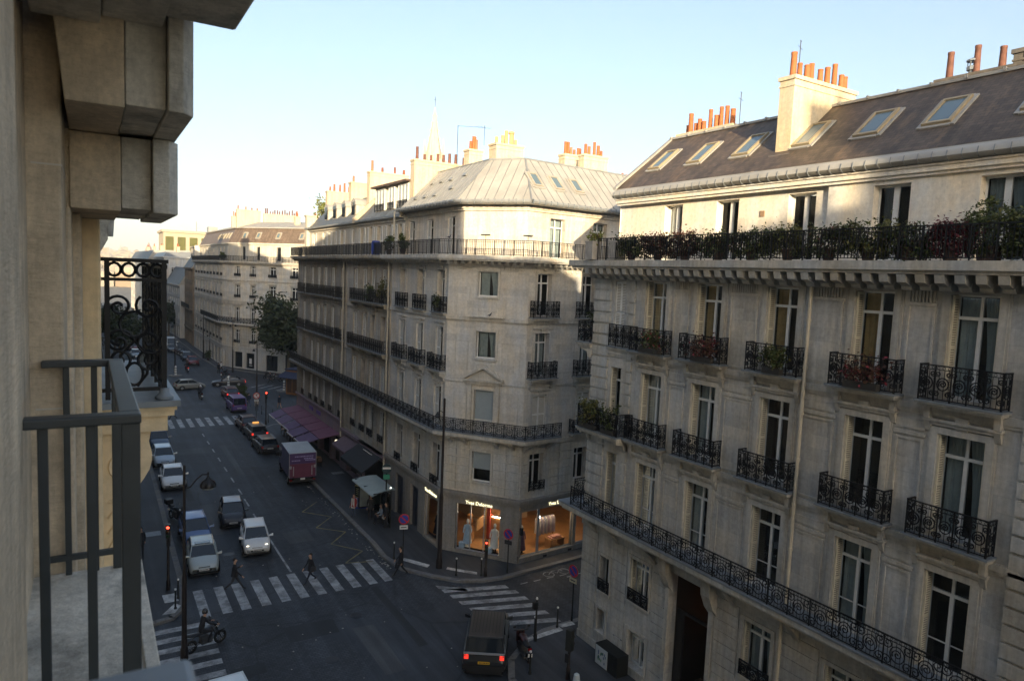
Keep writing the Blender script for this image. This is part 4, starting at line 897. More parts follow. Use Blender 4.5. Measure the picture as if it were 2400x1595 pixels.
# ground floors -------------------------------------------------------
def shops():
    M=MM; g=MB(M); wall(g,0,10.6,0,3.6,[(1.2,3.9,.2,2.9),(4.7,10.0,.1,3.1)],-.06,.5); g.box(0,10.6,-.3,-.061,3.55,3.8); g.box(1.2,3.9,.4,.45,.2,2.9,1); g.box(4.7,10.0,.4,.45,.1,3.1,1); g.build('ground_floor_wall',[MAUVE,ROOM],MB_)
    BLK=plain('black_awning_cloth',(.016,.017,.022),.8,0,.2,3); MV=plain('dull_mauve_awning',(.13,.085,.11),.8,0,.2,3)
    a=MB(M); a.prism([(-.08,3.65),(-1.75,2.55),(-1.75,2.3),(-1.7,2.3),(-1.7,2.5),(-.08,3.55)],4.9,10.0,'x')
    a.hexa([(4.9,-.08,3.55),(4.93,-.08,3.55),(4.93,-1.7,2.5),(4.9,-1.7,2.5)],[(4.9,-.08,3.6),(4.93,-.08,3.6),(4.93,-1.7,2.55),(4.9,-1.7,2.55)])
    ao=a.build('black_awning',[BLK],MB_); b=MB(M); b.box(4.85,10.05,-.3,-.06,3.66,3.8); b.build('awning_box',[plain('pale_awning_box',(.45,.45,.43),.5)],MB_)
    q=random.Random(5); t=MB(M@Matrix.Translation((6.8,-.5,3.42))@Matrix.Rotation(-RAD(32),4,'X'))
    x=0
    for k in range(4):   # illegible pale brush lettering
        t.tube([(x+.05,-.12+q.uniform(-.05,.05),.03),(x+.16,.16,.03),(x+.22,-.1,.03),(x+.34,.12+q.uniform(-.05,.05),.03)],.028,4); x+=.46
    t.build('lettering',[WHITE],ao)
    a=MB(M); a.prism([(-.08,3.3),(-1.3,2.7),(-1.3,2.5),(-1.26,2.5),(-.08,3.2)],1.0,4.4,'x'); a.build('mauve_awning',[MV],MB_)
    M=EM; g=MB(M); wall(g,0,15.9,0,4.35,[(.6,3.2,.1,2.6),(3.8,8.2,.1,2.6),(8.8,12,.1,2.6),(12.5,15.2,.1,2.6)],-.06,.5); g.box(0,15.9,-.2,-.061,4.2,4.4); g.box(0,15.9,.45,.5,0,3,1); g.build('ground_floor_wall',[MAUVE,ROOM],EB_)
    PUR=plain('purple_awning_cloth',(.16,.055,.105),.8,0,.2,2); PUR2=plain('violet_awning_front',(.12,.075,.16),.8,0,.2,2); TR=plain('pale_valance_bar',(.55,.53,.55),.5)
    xs=[(1.0,3.8),(3.95,6.7),(6.85,9.5),(9.65,12.2),(12.35,15.4)]
    for i,(a0,a1) in enumerate(xs):
        a=MB(M); a.hexa([(a0,-.1,3.05),(a1,-.1,3.05),(a1,-1.9,2.75),(a0,-1.9,2.75)],[(a0,-.1,3.1),(a1,-.1,3.1),(a1,-1.9,2.8),(a0,-1.9,2.8)])
        d=.0 if i<3 else .25
        a.hexa([(a0+.1,-1.95,2.72),(a1-.2,-1.95,2.72),(a1-.2,-3.1-d,2.3),(a0+.1,-3.1-d,2.3)],[(a0+.1,-1.95,2.77),(a1-.2,-1.95,2.77),(a1-.2,-3.1-d,2.35),(a0+.1,-3.1-d,2.35)],1)
        a.box(a0+.1,a1-.2,-3.16-d,-3.1-d,2.26,2.37,2); a.build('purple_awning',[PUR,PUR2,TR],EB_)
    for s in (5.2,7.8):
        b=MB(M); b.box(s,s+1.3,-.13,-.061,3.5,3.85); b.build('violet_sign_board',[plain('violet_board',(.10,.045,.26),.5)],EB_)
    l=MB(M); l.lathe([(.12,0),(.16,.06),(.1,.14)],15.6,-.5,10,0,2.5); l.build('wall_lamp',[plain('pale_lamp',(.6,.55,.45),.5,0,0,1,(1,.85,.6),.4)],EB_)
shops()
def cafe(x,y,label,n):
    o=thing('cafe_table',label,'café table',(x,y,.14)); m=MB(); m.lathe([(.32,.7),(.32,.73)],0,0,12); m.build('tabletop',[WOODL],o); b=MB(); b.tube([(0,0,0),(0,0,.7)],.03,6); b.lathe([(.2,0),(.2,.03)],0,0,10); b.build('leg',[IRON],o); return o
def chair(x,y,rz,label):
    o=thing('cafe_chair',label,'chair',(x,y,.14),rz,'café chairs under the purple awnings'); m=MB(); m.box(-.2,.2,-.2,.2,.42,.46); m.build('seat',[plain('rattan',(.10,.06,.035),.8)],o)
    b=MB(); b.box(-.2,-.17,-.19,.19,.55,.88); b.build('backrest',[plain('rattan',(.10,.06,.035),.8)],o)
    for sx in (-1,1):
        for sy in (-1,1): l=MB(); l.tube([(sx*.17,sy*.17,0),(sx*.17,sy*.17,.42 if sx>0 else .88)],.015,5); l.build('leg',[IRON],o)
k=0
for i in range(6):
    y=60.6+i*2.45; c=cafe(17.2,y,'round café table under the purple awnings','t'); c['group']='café tables under the purple awnings'
    for dy,rz in ((-.6,math.pi/2),(.6,-math.pi/2)): chair(17.2,y+dy,rz,'rattan café chair under the purple awnings')
m=MB(); m.box(-.35,.35,-.05,.0,0,.9); m.box(-.32,.32,-.07,-.05,.06,.84,1)
for k in range(4): m.box(-.2,.18,-.08,-.07,.2+.15*k,.24+.15*k,2)
tag(m.build('menu_board',[plain('yellow_wood',(.45,.38,.12),.6),IRON,plain('yellow_chalk',(.6,.58,.3),.9)],None,(17.6,50.6,.14),RAD(-62)),'small yellow framed menu board under the black awning','menu board')
m=MB(); m.box(-.9,.9,-.04,.04,.0,.75); m.box(-.95,.95,-.06,.06,.75,.8)
for k in range(5): m.box(-.7+k*.27,-.5+k*.27,-.05,-.04,.3,.5,1)
tag(m.build('windbreak_panel',[plain('blue_screen_cloth',(.02,.05,.28),.6),plain('pale_blue_mark',(.2,.3,.6),.6)],None,(17.35,47.9,.14),RAD(-20)),'bright blue windbreak panel behind the bus shelter','panel')
# ================================================================= far corner building beyond the junction
def far_building():
    O=(19.9,126.4); F=thing('far_corner_building','pale stone corner block beyond the junction with brown mansard roof and two dark shop windows','building',(*O,0))
    d=Vector((3.45,-4.97)).normalized(); PL=(-1.0,33); PA=(-.25,2.2); PB=(.9,-.9); PE=(PB[0]+d.x*17.5,PB[1]+d.y*17.5); path=[PL,PA,PB,PE]
    fr_=[fr(a[0],a[1],b[0]-a[0],b[1]-a[1]) for a,b in zip(path,path[1:])]; ls=[math.hypot(b[0]-a[0],b[1]-a[1]) for a,b in zip(path,path[1:])]
    fb=[(1.1,.95),(4.5,.95),(8.7,1.35),(13.3,1.35)]; lb=[(30.0-k*3.4,1.0) for k in range(9)]
    fl=[(8.0,10.45),(12.15,14.25),(15.7,17.42)]; ent=(4.5,6.7)
    mb=MB()
    for i,bb in ((0,lb),(1,[]),(2,fb)):
        mb.T=fr_[i]; ops=[(s-w/2,s+w/2,a,b) for s,w in bb for a,b in fl+[ent]]; wall(mb,0,ls[i],3.7,18.0,ops,0,.25)
    mb.T=None; q=(PE[0]+10,PE[1]+14); 
    for a,b in ((PE,q),(q,(12,33)),((12,33),PL)): mb.face([(*a,0),(*b,0),(*b,21.3),(*a,21.3)])
    mb.build('wall',[ST_F],F)
    g=MB(); so=[(.5,2.3,.35,2.95),(3.1,4.95,.3,2.9),(7.5,10.0,.3,2.9),(12.3,14.6,.3,2.9)]
    for i,op in ((0,[(31-k*3.4-1.0,31-k*3.4+1.0,.2,3.0) for k in range(9)]),(1,[]),(2,so)):
        g.T=fr_[i]; wall(g,-.02,ls[i]+.02,0,3.7,op,-.06,.3)
        for a,b,c,dd in op: g.box(a,b,.2,.24,c,dd,1)
    g.T=None; ring(g,path,.16,-.001,3.6,3.8); g.build('ground_floor_wall',[ST_WS,DGLASS],F)
    p=MB(fr_[2]); p.box(3.75,4.3,.05,.07,1.1,2.0); p.box(3.7,4.4,.05,.07,.75,.85); p.build('window_poster',[WHITE],F)
    t=MB(); ring(t,path,.14,-.002,14.9,15.1); ring(t,path,.12,-.002,10.9,11.6); ring(t,path,.08,-.002,7.1,7.4)
    for i,bb in ((0,lb),(2,fb)):
        t.T=fr_[i]
        for s,w in bb:
            for a,b in fl: surround(t,s-w/2,s+w/2,a,b,.13,.06); t.box(s-w/2-.35,s+w/2+.35,-.16,-.001,b+.25,b+.38)
        rust(t,gaps(0,ls[i],[(s-w/2,s+w/2) for s,w in bb],.16),3.85,7.05,.5,.05,.05)
    t.T=fr_[2]
    t.build('trim',[stone('far_trim',(.53,.5,.44),.65,.3)],F)
    c=MB(); ring(c,path,.6,-.002,17.95,18.2); ring(c,path,.4,-.002,17.75,17.949); c.build('cornice',[stone('far_trim',(.47,.43,.35))],F)
    rp=offs(path,-.5); m=MB()
    for a,b in zip(rp,rp[1:]): m.T=fr(a[0],a[1],b[0]-a[0],b[1]-a[1],18.2); rail_into(m,math.hypot(b[0]-a[0],b[1]-a[1]),.9,False)
    m.build('railing',[IRON],F)
    p2=[(-.72,20),PA,PB,(PB[0]+d.x*6,PB[1]+d.y*6)]; b=MB(); ring(b,p2,.85,-.002,7.6,7.85); bo=b.build('long_balcony',[ST_F],F); rp=offs(p2,-.8); m=MB()
    for a,e in zip(rp,rp[1:]): m.T=fr(a[0],a[1],e[0]-a[0],e[1]-a[1],7.85); rail_into(m,math.hypot(e[0]-a[0],e[1]-a[1]),.95,True,.7); 
    m.build('railing',[IRON],bo)
    for i,bb in ((0,lb),(2,fb)):
        for s,w in bb:
            for a,e in fl+[ent]: place_win(F,fr_[i],s,a,.22,win_set(w,e-a,'french',False,'d'))
            for z in (12.15,15.7,4.5): link('window_guard',rail_mesh('o',w+.3,.5,.16),F,fr_[i]@Vector((s-w/2-.15,0,z)),math.atan2(fr_[i][1][0],fr_[i][0][0]))
    pa=offs(path,1.0); A=MB()
    for i,(a,e) in enumerate(zip(pa,pa[1:])):
        A.T=fr(a[0],a[1],e[0]-a[0],e[1]-a[1]); l=math.hypot(e[0]-a[0],e[1]-a[1]); op=[(s-w/2,s+w/2,18.5,20.7) for s,w in ((1.3,.7),(4.5,.7),(8.9,.9),(13.3,.9))] if i==2 else ([(s-.4,s+.4,18.5,20.7) for s,w in lb] if i==0 else [])
        wall(A,0,l,18.2,21.1,op,0,.25)
        for o_ in op: A.box(o_[0],o_[1],.2,.23,o_[2],o_[3],1)
    A.T=None; ring(A,pa,.2,-.002,21.1,21.35); A.build('attic_wall',[ST_AT,DGLASS],F)
    A0=offs(path,.95); B0=offs(path,2.3); C0=offs(path,6); r=MB()
    for k in range(3): r.face([(*A0[k],21.35),(*A0[k+1],21.35),(*B0[k+1],23.9),(*B0[k],23.9)]); r.face([(*B0[k],23.95),(*B0[k+1],23.95),(*C0[k+1],25.2),(*C0[k],25.2)],1)
    ring(r,offs(path,2.2),.15,.15,23.85,24.05,1); r.build('roof',[slate('brown_slate',(.17,.125,.09),rust=False),ZINCL],F)
    th=math.atan2(2.55,1.35)
    a,e=A0[2],A0[3]; T=fr(a[0],a[1],e[0]-a[0],e[1]-a[1])
    for s in (1.0,4.0,8.3,13.2): skylight(F,T@Matrix.Translation((s,0,21.35))@Matrix.Rotation(th,4,'X')@Matrix.Translation((0,.9,.02)),.75,1.0)
    a,e=A0[0],A0[1]; T=fr(a[0],a[1],e[0]-a[0],e[1]-a[1])
    for s in (29,26.5,24,21.5,19): skylight(F,T@Matrix.Translation((s,0,21.35))@Matrix.Rotation(th,4,'X')@Matrix.Translation((0,.9,.02)),.75,1.0)
    chimney(F,2.5,6.5,5,6.0,23.5,27.2,ST_CR,4,41); chimney(F,3.2,5.2,14,15,23.5,26.5,ST_CR,5,42); chimney(F,6.5,12.5,2.2,2.9,24.5,26.6,ST_CR,14,43,DTERRA); chimney(F,9.8,10.6,-6.5,-5.4,24,25.9,ST_CR,3,44); chimney(F,12,12.8,-9.5,-8.6,24,26,ST_CR,2,45)
    return F
far_building()
def simple_building(name,label,O,dirs,H,st,floors,bayw,roofh=2.5,roofmat=None,shutw=None,sl=None,depth=12,chim=2,seed=0,winh=1.9,cat='building',guard=True,litroof=True,winw=1.0):
    """street building from a wall path (relative to O); floors = list of window-sill heights"""
    R=thing(name,label,cat,(*O,0)); path=dirs; fs=[fr(a[0],a[1],b[0]-a[0],b[1]-a[1]) for a,b in zip(path,path[1:])]; ls=[math.hypot(b[0]-a[0],b[1]-a[1]) for a,b in zip(path,path[1:])]
    mb=MB(); pl=[]
    for f,l in zip(fs,ls):
        n=max(1,int(l/bayw)); q=l/n; bb=[(k+.5)*q for k in range(n)]; mb.T=f
        wall(mb,0,l,0,H,[(s-winw/2,s+winw/2,z,z+winh) for s in bb for z in floors]+[(s-.9,s+.9,.3,2.8) for s in bb if l>3],0,.25)
        for s in bb:
            mb.box(s-.9,s+.9,.2,.24,.3,2.8,1)
            pl+=[(f,s,z) for z in floors]
    mb.T=None; I=offs(path,depth)
    mb.face([(*path[-1],0),(*I[-1],0),(*I[-1],H),(*path[-1],H)]); mb.face([(*path[0],0),(*path[0],H),(*I[0],H),(*I[0],0)])
    mb.build('wall',[st,ROOM],R)
    t=MB(); ring(t,path,.35,-.002,H-.3,H); ring(t,path,.12,-.002,3.3,3.55)
    for z in floors[1:]: ring(t,path,.08,-.002,z-.5,z-.36)
    t.build('trim',[st],R)
    if guard:
        b=MB(); z=floors[1] if len(floors)>1 else floors[0]; ring(b,path,.8,-.002,z-.25,z-.05); bo=b.build('long_balcony',[st],R); rp=offs(path,-.75); m=MB()
        for a,e in zip(rp,rp[1:]): m.T=fr(a[0],a[1],e[0]-a[0],e[1]-a[1],z-.05); rail_into(m,math.hypot(e[0]-a[0],e[1]-a[1]),.95,True,.8)
        m.build('railing',[IRON],bo)
    ws=win_set(winw,winh,'french',False,'d',None,shutw,.25,'w')
    for f,s,z in pl: place_win(R,f,s,z,.25,ws)
    r=MB(); A0=offs(path,-.2); B0=offs(path,roofh*.55); C0=offs(path,depth-.5)
    for k in range(len(path)-1):
        r.face([(*A0[k],H),(*A0[k+1],H),(*B0[k+1],H+roofh),(*B0[k],H+roofh)]); r.face([(*B0[k],H+roofh),(*B0[k+1],H+roofh),(*C0[k+1],H+roofh+.4),(*C0[k],H+roofh+.4)],1)
    r.face([(*A0[0],H),(*B0[0],H+roofh),(*C0[0],H+roofh+.4),(*C0[0],H)],1); r.face([(*A0[-1],H),(*B0[-1],H+roofh),(*C0[-1],H+roofh+.4),(*C0[-1],H)],1)
    r.build('roof',[roofmat or SLATEB,ZINCL],R)
    q=random.Random(seed)
    for k in range(chim):
        j=q.randrange(len(path)-1); f=fs[j]; s=(k+.5)*ls[j]/chim; p=f@Vector((s,depth*.4,0)); chimney(R,p.x-.4,p.x+.4,p.y-1.2,p.y+1.2,H+roofh-.8,H+roofh+1.6,ST_CR,4,seed+k)
    return R,fs,ls
# ================================================================= far street, left terrace, skyline
# right-hand side beyond the far corner block (street narrows towards the hill)
simple_building('apartment_building','narrow brown stone building next to the far corner block, its top floor in sunlight',(18.8,176),[(0,0),(-.15,-15.8)],16.6,ST_BR,[4.6,8,11.2,14.0],2.3,3.0,SLATEB,chim=1,seed=51,winh=1.8)
def lit_top():
    o=bpy.data.objects; R=[x for x in SC.objects if x.get('label','').startswith('narrow brown')][0]; m=MB(fr(0,0,-.15,-15.8)); m.box(.5,15.5,1.2,6,17,21.0); m.box(.3,15.7,1.0,6.2,21,21.3); m.build('attic_wall',[ST_AT],R); w=MB(fr(0,0,-.15,-15.8))
    for k in range(5): w.box(1.5+k*2.8,2.5+k*2.8,1.15,1.199,17.4,19.6)
    w.build('attic_window',[DGLASS],R)
lit_top()
simple_building('white_building','small white rendered building with blue-grey mansard roof halfway up the street',(17.0,200),[(0,0),(.9,-23)],12.5,ST_W,[4.4,7.6,10.2],3.2,4.0,SLATEB,chim=1,seed=52,winh=1.6,guard=False)
simple_building('grey_building','taller pale grey building with a blank gable behind the white one',(16.6,232),[(0,0),(0,-31),(9,-31)],19.0,ST_W,[5,8.2,11.4,14.6],4.5,1.2,ZINC,chim=1,seed=53,winh=1.6,guard=False)
simple_building('apartment_building','distant stone building at the narrowing of the street',(13.6,300),[(0,0),(1.5,-66)],18.0,ST_F,[4.6,8,11.2,14.4],4.2,3,SLATEB,chim=3,seed=54,guard=False)
def glass_block():
    R=thing('office_block','distant modern office block with big golden-green windows in pale frames','building',(27,262,0)); m=MB()
    m.box(-5.5,14,0,18,0,27.6); m.box(-6,14.5,-.5,18.5,27.6,28.4); m.build('wall',[stone('pale_concrete',(.42,.37,.28),.85,.1)],R)
    for r_ in range(4):
        for c in range(5):
            w=MB(); x=-4.9+c*3.7; z=27.0-6.2*(r_+1)+.5; w.box(x,x+2.5,-.08,-.002,z,z+4.9); w.build('window',[plain('gold_green_glass',(.10,.10,.02),.25,0,.35,.4)],R)
    b=MB(); b.box(9,12,4,8,28.4,30.5); b.tube([(5,3,28.4),(5,3,32)],.12,5); b.build('plant_room',[ZINC],R)
glass_block()
def small_roofs():
    # background block right of the corner building: grey zinc roof with a vent cowl
    R=thing('apartment_building','background building with grey zinc roof and vent cowl, behind the right building','building',(40,50,0)); m=MB(); m.box(0,16,0,14,0,21); m.build('wall',[ST_F],R)
    r=MB(); r.prism([(-.4,21),(3.2,25.4),(12,25.8),(14.5,21)],-.4,16.4,'x'); r.build('roof',[ZINCL],R)
    for k in range(24): pass
    chimney(R,4.5,5.3,2.8,6.0,24,27.0,ST_CR,6,61); chimney(R,7.8,8.6,3,6.6,24,26.4,ST_CR,6,62)
    v=MB(); v.lathe([(.5,0),(.5,1.0)],3.4,2.6,12,0,25.2); v.lathe([(.95,1.0),(1.0,1.5),(.9,1.75),(.3,1.8)],3.4,2.6,12,0,25.2); v.build('vent_cowl',[ZINCL],R,smooth=40)
    skylight(R,Matrix.Translation((1.6,.6,22.3))@Matrix.Rotation(math.atan2(4.4,3.6),4,'X'),.9,1.4)
small_roofs()
def spire():
    R=thing('church_spire','pale pointed church spire rising far behind the roofs','church spire',(170,374,0)); h0=85; z=0
    m=MB(); m.box(-6,6,-6,6,0,82); m.build('tower',[stone('pale_church_stone',(.5,.46,.37),.8,.15)],R)
    s=MB(); n=8; s.grid([[(r*math.cos(2*math.pi*(j+.5)/n),r*math.sin(2*math.pi*(j+.5)/n),zz) for j in range(n)] for r,zz in ((5.2,80),(4.4,86),(2.2,98),(.35,111),(.08,112))],close=True)
    for k in range(8):
        a=2*math.pi*(k+.5)/8
        for j in range(7): t=j/7; r=5*(1-t)+.3*t; zz=82+29*t; s.box(r*math.cos(a)-.25,r*math.cos(a)+.25,r*math.sin(a)-.25,r*math.sin(a)+.25,zz,zz+.7)
    s.build('spire',[MATS['pale_church_stone']],R)
    p=MB()
    for k in range(4): a=math.pi/4+k*math.pi/2; p.lathe([(1.0,80),(.9,88),(.1,94)],5.6*math.cos(a),5.6*math.sin(a),6)
    p.build('pinnacles',[MATS['pale_church_stone']],R); c=MB(); c.tube([(0,0,112),(0,0,118)],.14,5); c.tube([(-.9,0,116),(.9,0,116)],.12,5); c.build('cross',[IRON],R)
spire()
def skyline():
    h=MB(); nx,ny=40,14; rows=[]
    for j in range(ny):
        y=520+j*130; rows.append([(-500+i*70,y,(-.1 if j==0 else 26*math.exp(-((i*70-500-60)/420)**2)*max(0,(j/ny))**1.2+8*j/ny)) for i in range(nx)])
    h.grid(rows); tag(h.build('hill',[plain('hazy_city_ground',(.24,.23,.2),.95,0,.2,.01)],None),kind='structure')
    q=random.Random(4); m=MB()
    for k in range(900):
        y=q.uniform(520,2100); x=y*q.uniform(-.06,.2); zt=26*math.exp(-((x-60)/420)**2)*max(0,(y-520)/1820)**1.2+8*(y-520)/1820
        w=q.uniform(5,14); hh=q.uniform(7,16)+(9 if q.random()<.05 else 0); m.box(x-w/2,x+w/2,y,y+w,zt-4,zt+hh,q.choice((0,0,1))); 
        if q.random()<.6: m.prism([(x-w/2-.3,zt+hh),(x,zt+hh+2.2),(x+w/2+.3,zt+hh)],y,y+w,'y',2)
    o=m.build('distant_roofs',[plain('distant_wall',(.36,.33,.28),.9,0,.2,.05),plain('distant_wall_warm',(.33,.25,.18),.9,0,.2,.05),plain('distant_roof',(.2,.2,.21),.8,0,.2,.05)],None); tag(o,'hazy mass of distant roofs and walls on the horizon','cityscape',kind='stuff')
    b=thing('basilica','distant domed church on the hill at the end of the street','church',(62,1800,24)); d=MB(); d.lathe([(7,0),(7,8),(6.5,13),(4.4,19),(1.5,22.5),(.9,26),(.2,28)],0,0,12); d.box(-13,13,-8,8,-6,8); d.build('dome',[plain('distant_wall',(.6,.55,.45))],b,smooth=40)
    for sx in (-1,1): t=MB(); t.lathe([(2.6,0),(2.6,8),(2.2,11),(.6,14.5),(.1,16)],sx*11,-4,10); t.build('turret',[plain('distant_wall',(.6,.55,.45))],b,smooth=40)
    t=thing('church_tower','distant reddish brick tower on the skyline','tower',(98,1500,16)); m=MB(); m.box(-5,5,-5,5,-8,22); m.build('shaft',[plain('distant_brick',(.42,.2,.14),.9)],t); m=MB(); m.lathe([(7,22),(0.2,38)],0,0,4); m.build('roof',[plain('distant_brick',(.42,.2,.14),.9)],t)
skyline()
# left-hand terrace: casts the evening shadow over the street
ST_L=stone('left_terrace_stone',(.38,.33,.26),.6,.35)
LT=[]
LT.append(simple_building('apartment_building','left-hand terrace building just past the side street, mostly hidden by the ornate balcony',(.3,36.4),[(-12,0),(0,0),(0,30)],23.6,ST_L,[4.6,8,11.5,15.1,18.7],3.0,5.0,SLATE,depth=12,chim=2,seed=71,guard=True)) if False else None
def left_block(label,y0,y1,H,roofh,seed,chim=2,x=.3):
    R,fs,ls=simple_building('apartment_building',label,(x,y0),[(0,0),(0,y1-y0)][::-1] if False else [(0,0),(0,y1-y0)],H,ST_L,[4.6,8,11.5,15.1,18.7],3.0,roofh,SLATE,depth=12,chim=chim,seed=seed)
    return R
left_block('left-hand terrace building past the side street, glimpsed through the ornate iron railing',36.4,62,23.5,7.4,71)
left_block('next building of the left-hand terrace, beyond the first one past the side street',62.1,96,24,8,72)
left_block('left-hand terrace building opposite the far corner block',110,150,23.5,6.5,73)
left_block('farthest building of the left-hand terrace towards the hill',150.1,230,23,6,74)
def haze_air():
    m=bpy.data.materials.new('haze_air'); m.use_nodes=True; nt=m.node_tree; nt.nodes.remove(nt.nodes['Principled BSDF']); v=nt.nodes.new('ShaderNodeVolumePrincipled'); v.inputs['Color'].default_value=(.97,.95,.90,1); v.inputs['Density'].default_value=HAZE; v.inputs['Anisotropy'].default_value=0.
    nt.links.new(v.outputs[0],nt.nodes['Material Output'].inputs['Volume']); b=MB(); b.box(-800,900,-140,2450,-1.1,128); o=b.build('haze',[m],None); tag(o,'thin evening haze over the city',None,kind='stuff')
if HAZE: haze_air()
# ================================================================= the photographer's own building (foreground)
ST_O=stone_close('warm_hotel_limestone',(.74,.61,.45),.25)
ST_OG=stone_close('greyed_corbel_limestone',(.72,.67,.58),.55)
ST_CRM=stone('cream_pilaster_stone',(.74,.60,.40),.85,.12,None,.8,.3)
RAILP=plain('grey_green_rail_paint',(.036,.043,.047),.45,.1,.2,9)
MORT=plain('pale_mortar_line',(.62,.58,.52),.9,0,.1,9)
def bevel(o,w=.012,seg=2):
    m=o.modifiers.new('Bevel','BEVEL'); m.width=w; m.segments=seg; m.limit_method='ANGLE'; m.angle_limit=RAD(40); return o
def own_building():
    H=thing('hotel_building','warm limestone hotel front in the left foreground with stepped pilasters and a heavy corbel','building',(-.24,0,0))
    def W(*b): return [b[0]+.24,b[1]+.24,*b[2:]]
    m=MB()
    # near wall with the photographer's window, then the neighbouring window recess, then stepped pilasters
    wall(m2:=MB(fr(.055,-32,0,1)),0,34.66,0,24,[(31.2,33.1,15.8,18.75)],0,.4); 
    m2.build('wall',[ST_O],H)
    for x,y0,y1 in ((-.26,2.7,4.24),):
        m.box(x-.6+.24,x+.24,y0,y1,0,15.3); m.box(x-.6+.24,x+.24,y0,y1,18.9,24)
    m.box(-.9,.0545,2.58,2.659,0,24)
    m.box(-2,.129,4.25,4.9,0,24); m.box(-2,.155,4.901,5.4,0,24); m.box(-2,.2,5.401,6.09,0,24)
    o=m.build('pilaster',[ST_O],H); bevel(o,.015)
    j=MB()
    for z in (17.96,16.72,15.5,19.2): j.box(.0,.1315,4.2475,4.2495,z,z+.008); j.box(.1292,.1312,4.25,4.9,z,z+.008)
    for z in (17.85,17.2,16.5): j.box(-.0,.0025,2.0,2.7,z+.0,z+.006)
    for z in (16.9,): j.box(.13,.157,4.898,4.9005,z,z+.008)
    j.build('mortar_joint',[MORT],H)
    c=MB(); c.box(-2,.317,6.1,26,0,24); o=c.build('cream_pilaster',[ST_CRM],H); bevel(o,.02)
    # recess window behind the small guard
    w=MB(); w.box(-.62,-.56,2.75,4.22,15.9,18.8); w.build('window_recess',[DGLASS],H); f=MB()
    for a,b in ((2.75,2.83),(3.45,3.53),(4.14,4.22)): f.box(-.56,-.5,a,b,15.9,18.8)
    f.box(-.56,-.5,2.75,4.22,17.9,17.98); f.build('window',[WHITE],H)
    # corbel in two tiers, each of three stones
    for nm,y0,z0,z1,xs in (('upper',4.0,18.245,19.2,((-.19,.16,0),(.163,.345,.012),(.348,.47,-.07))),('lower',4.88,17.796,18.24,((-.09,.172,0),(.175,.336,.015),(.34,.485,-.06)))):
        for i,(a,b,dy) in enumerate(xs):
            q=MB(); zz=z0-.0 if i!=1 else z0+.018
            if i==0 and nm=='upper': q.hexa([(a+.1+.24,y0+dy,zz),(b+.24,y0+dy,zz),(b+.24,6.08,zz),(a+.1+.24,6.08,zz)],[(a+.24,y0+dy,z1),(b+.24,y0+dy,z1),(b+.24,6.08,z1),(a+.24,6.08,z1)])
            elif i==2:
                ch=.055; q.prism([(a+.24,y0+dy),(b-ch+.24,y0+dy),(b+.24,y0+dy+ch*1.6),(b+.24,6.08),(a+.24,6.08)],zz,z1,'z')
            else: q.box(a+.24,b+.24,y0+dy,6.08,zz,z1)
            o=q.build('corbel_stone',[ST_OG if i else ST_O],H); bevel(o,.007,2)
    q=MB(); q.box(.0,.90,2.4,3.93,18.69,18.96); q.box(.0,.925,2.38,3.955,18.74,18.95); o=q.build('upper_balcony_slab',[ST_OG],H); bevel(o,.02)
    q=MB(); q.box(.02,.30,3.2,4.03,18.62,18.70); q.box(.305,.57,3.5,4.03,18.66,18.715); o=q.build('soffit_block',[ST_OG],H); bevel(o,.01)
    # scroll corbel further along
    q=MB(); q.prism([(.317,17.55),(.36,17.6),(.42,17.72),(.40,17.84),(.47,17.95),(.46,18.2),(.317,18.2)],8.6,8.9,'y'); q.lathe([(.07,0),(.09,.3)],.40,8.7,10,0,17.75); q.build('scroll_corbel',[ST_OG],H)
    # slab of the small guarded window
    s=MB(); s.box(-.3,.475,2.2,4.24,15.68,15.845); s.box(.42,.475,2.2,4.24,15.846,15.86); s.box(-.3,.40,2.2,4.2,15.5,15.679); o=s.build('window_slab',[ST_OG],H); bevel(o,.018,3)
    # parapet of the photographer's own window
    s=MB(); s.box(-.1,.355,-.75,1.0,15.8,16.93); s.box(-.1,.358,-.78,1.02,16.931,16.955); o=s.build('window_parapet',[LEAD],H); bevel(o,.02,3)
    # plain guard rail
    g=MB(); X=.24
    x1=.15; a,b=2.7,4.2; z=16.98
    g.box(-.188+X,x1+X,a-.035,a+.035,z-.034,z); g.box(x1-.07+X,x1+X,a+.0351,b-.0351,z-.034,z); g.box(-.21+X,x1+X,b-.035,b+.035,z-.034,z)
    o=g.build('guard_top_rail',[RAILP],H); bevel(o,.006)
    for x,y,r in ((-.135,a,.015),(.0,a,.015),(.118,a,.029),(-.105,b,.0145),(.018,b,.0145),(.118,b,.022)):
        g=MB(); g.box(x-r+X,x+r+X,y-r*.7,y+r*.7,15.846,z-.0341); o=g.build('guard_bar',[RAILP],H); bevel(o,.004)
    g=MB(); g.box(-.2+X,.1+X,b-.012,b+.012,15.925,15.955); g.build('guard_lower_rail',[RAILP],H)
    # stone balcony with ornate ironwork
    s=MB(); s.box(.0,.875,6.2,8.9,16.335,16.385,1); s.box(.0,.85,6.24,8.86,16.30,16.334); s.box(.0,.832,6.26,8.84,16.25,16.299); s.box(.0,.785,6.3,8.8,16.12,16.249)
    s.prism([(.3,16.12),(.665,16.12),(.65,16.03),(.672,15.93),(.67,15.86),(.652,15.79),(.61,15.715),(.575,15.665),(.52,15.5),(.40,15.0),(.36,14.4),(.3,14.2)],6.35,6.75,'y')
    s.prism([(.3,16.12),(.665,16.12),(.65,16.03),(.672,15.93),(.67,15.86),(.652,15.79),(.61,15.715),(.575,15.665),(.52,15.5),(.40,15.0),(.3,14.2)],8.3,8.7,'y')
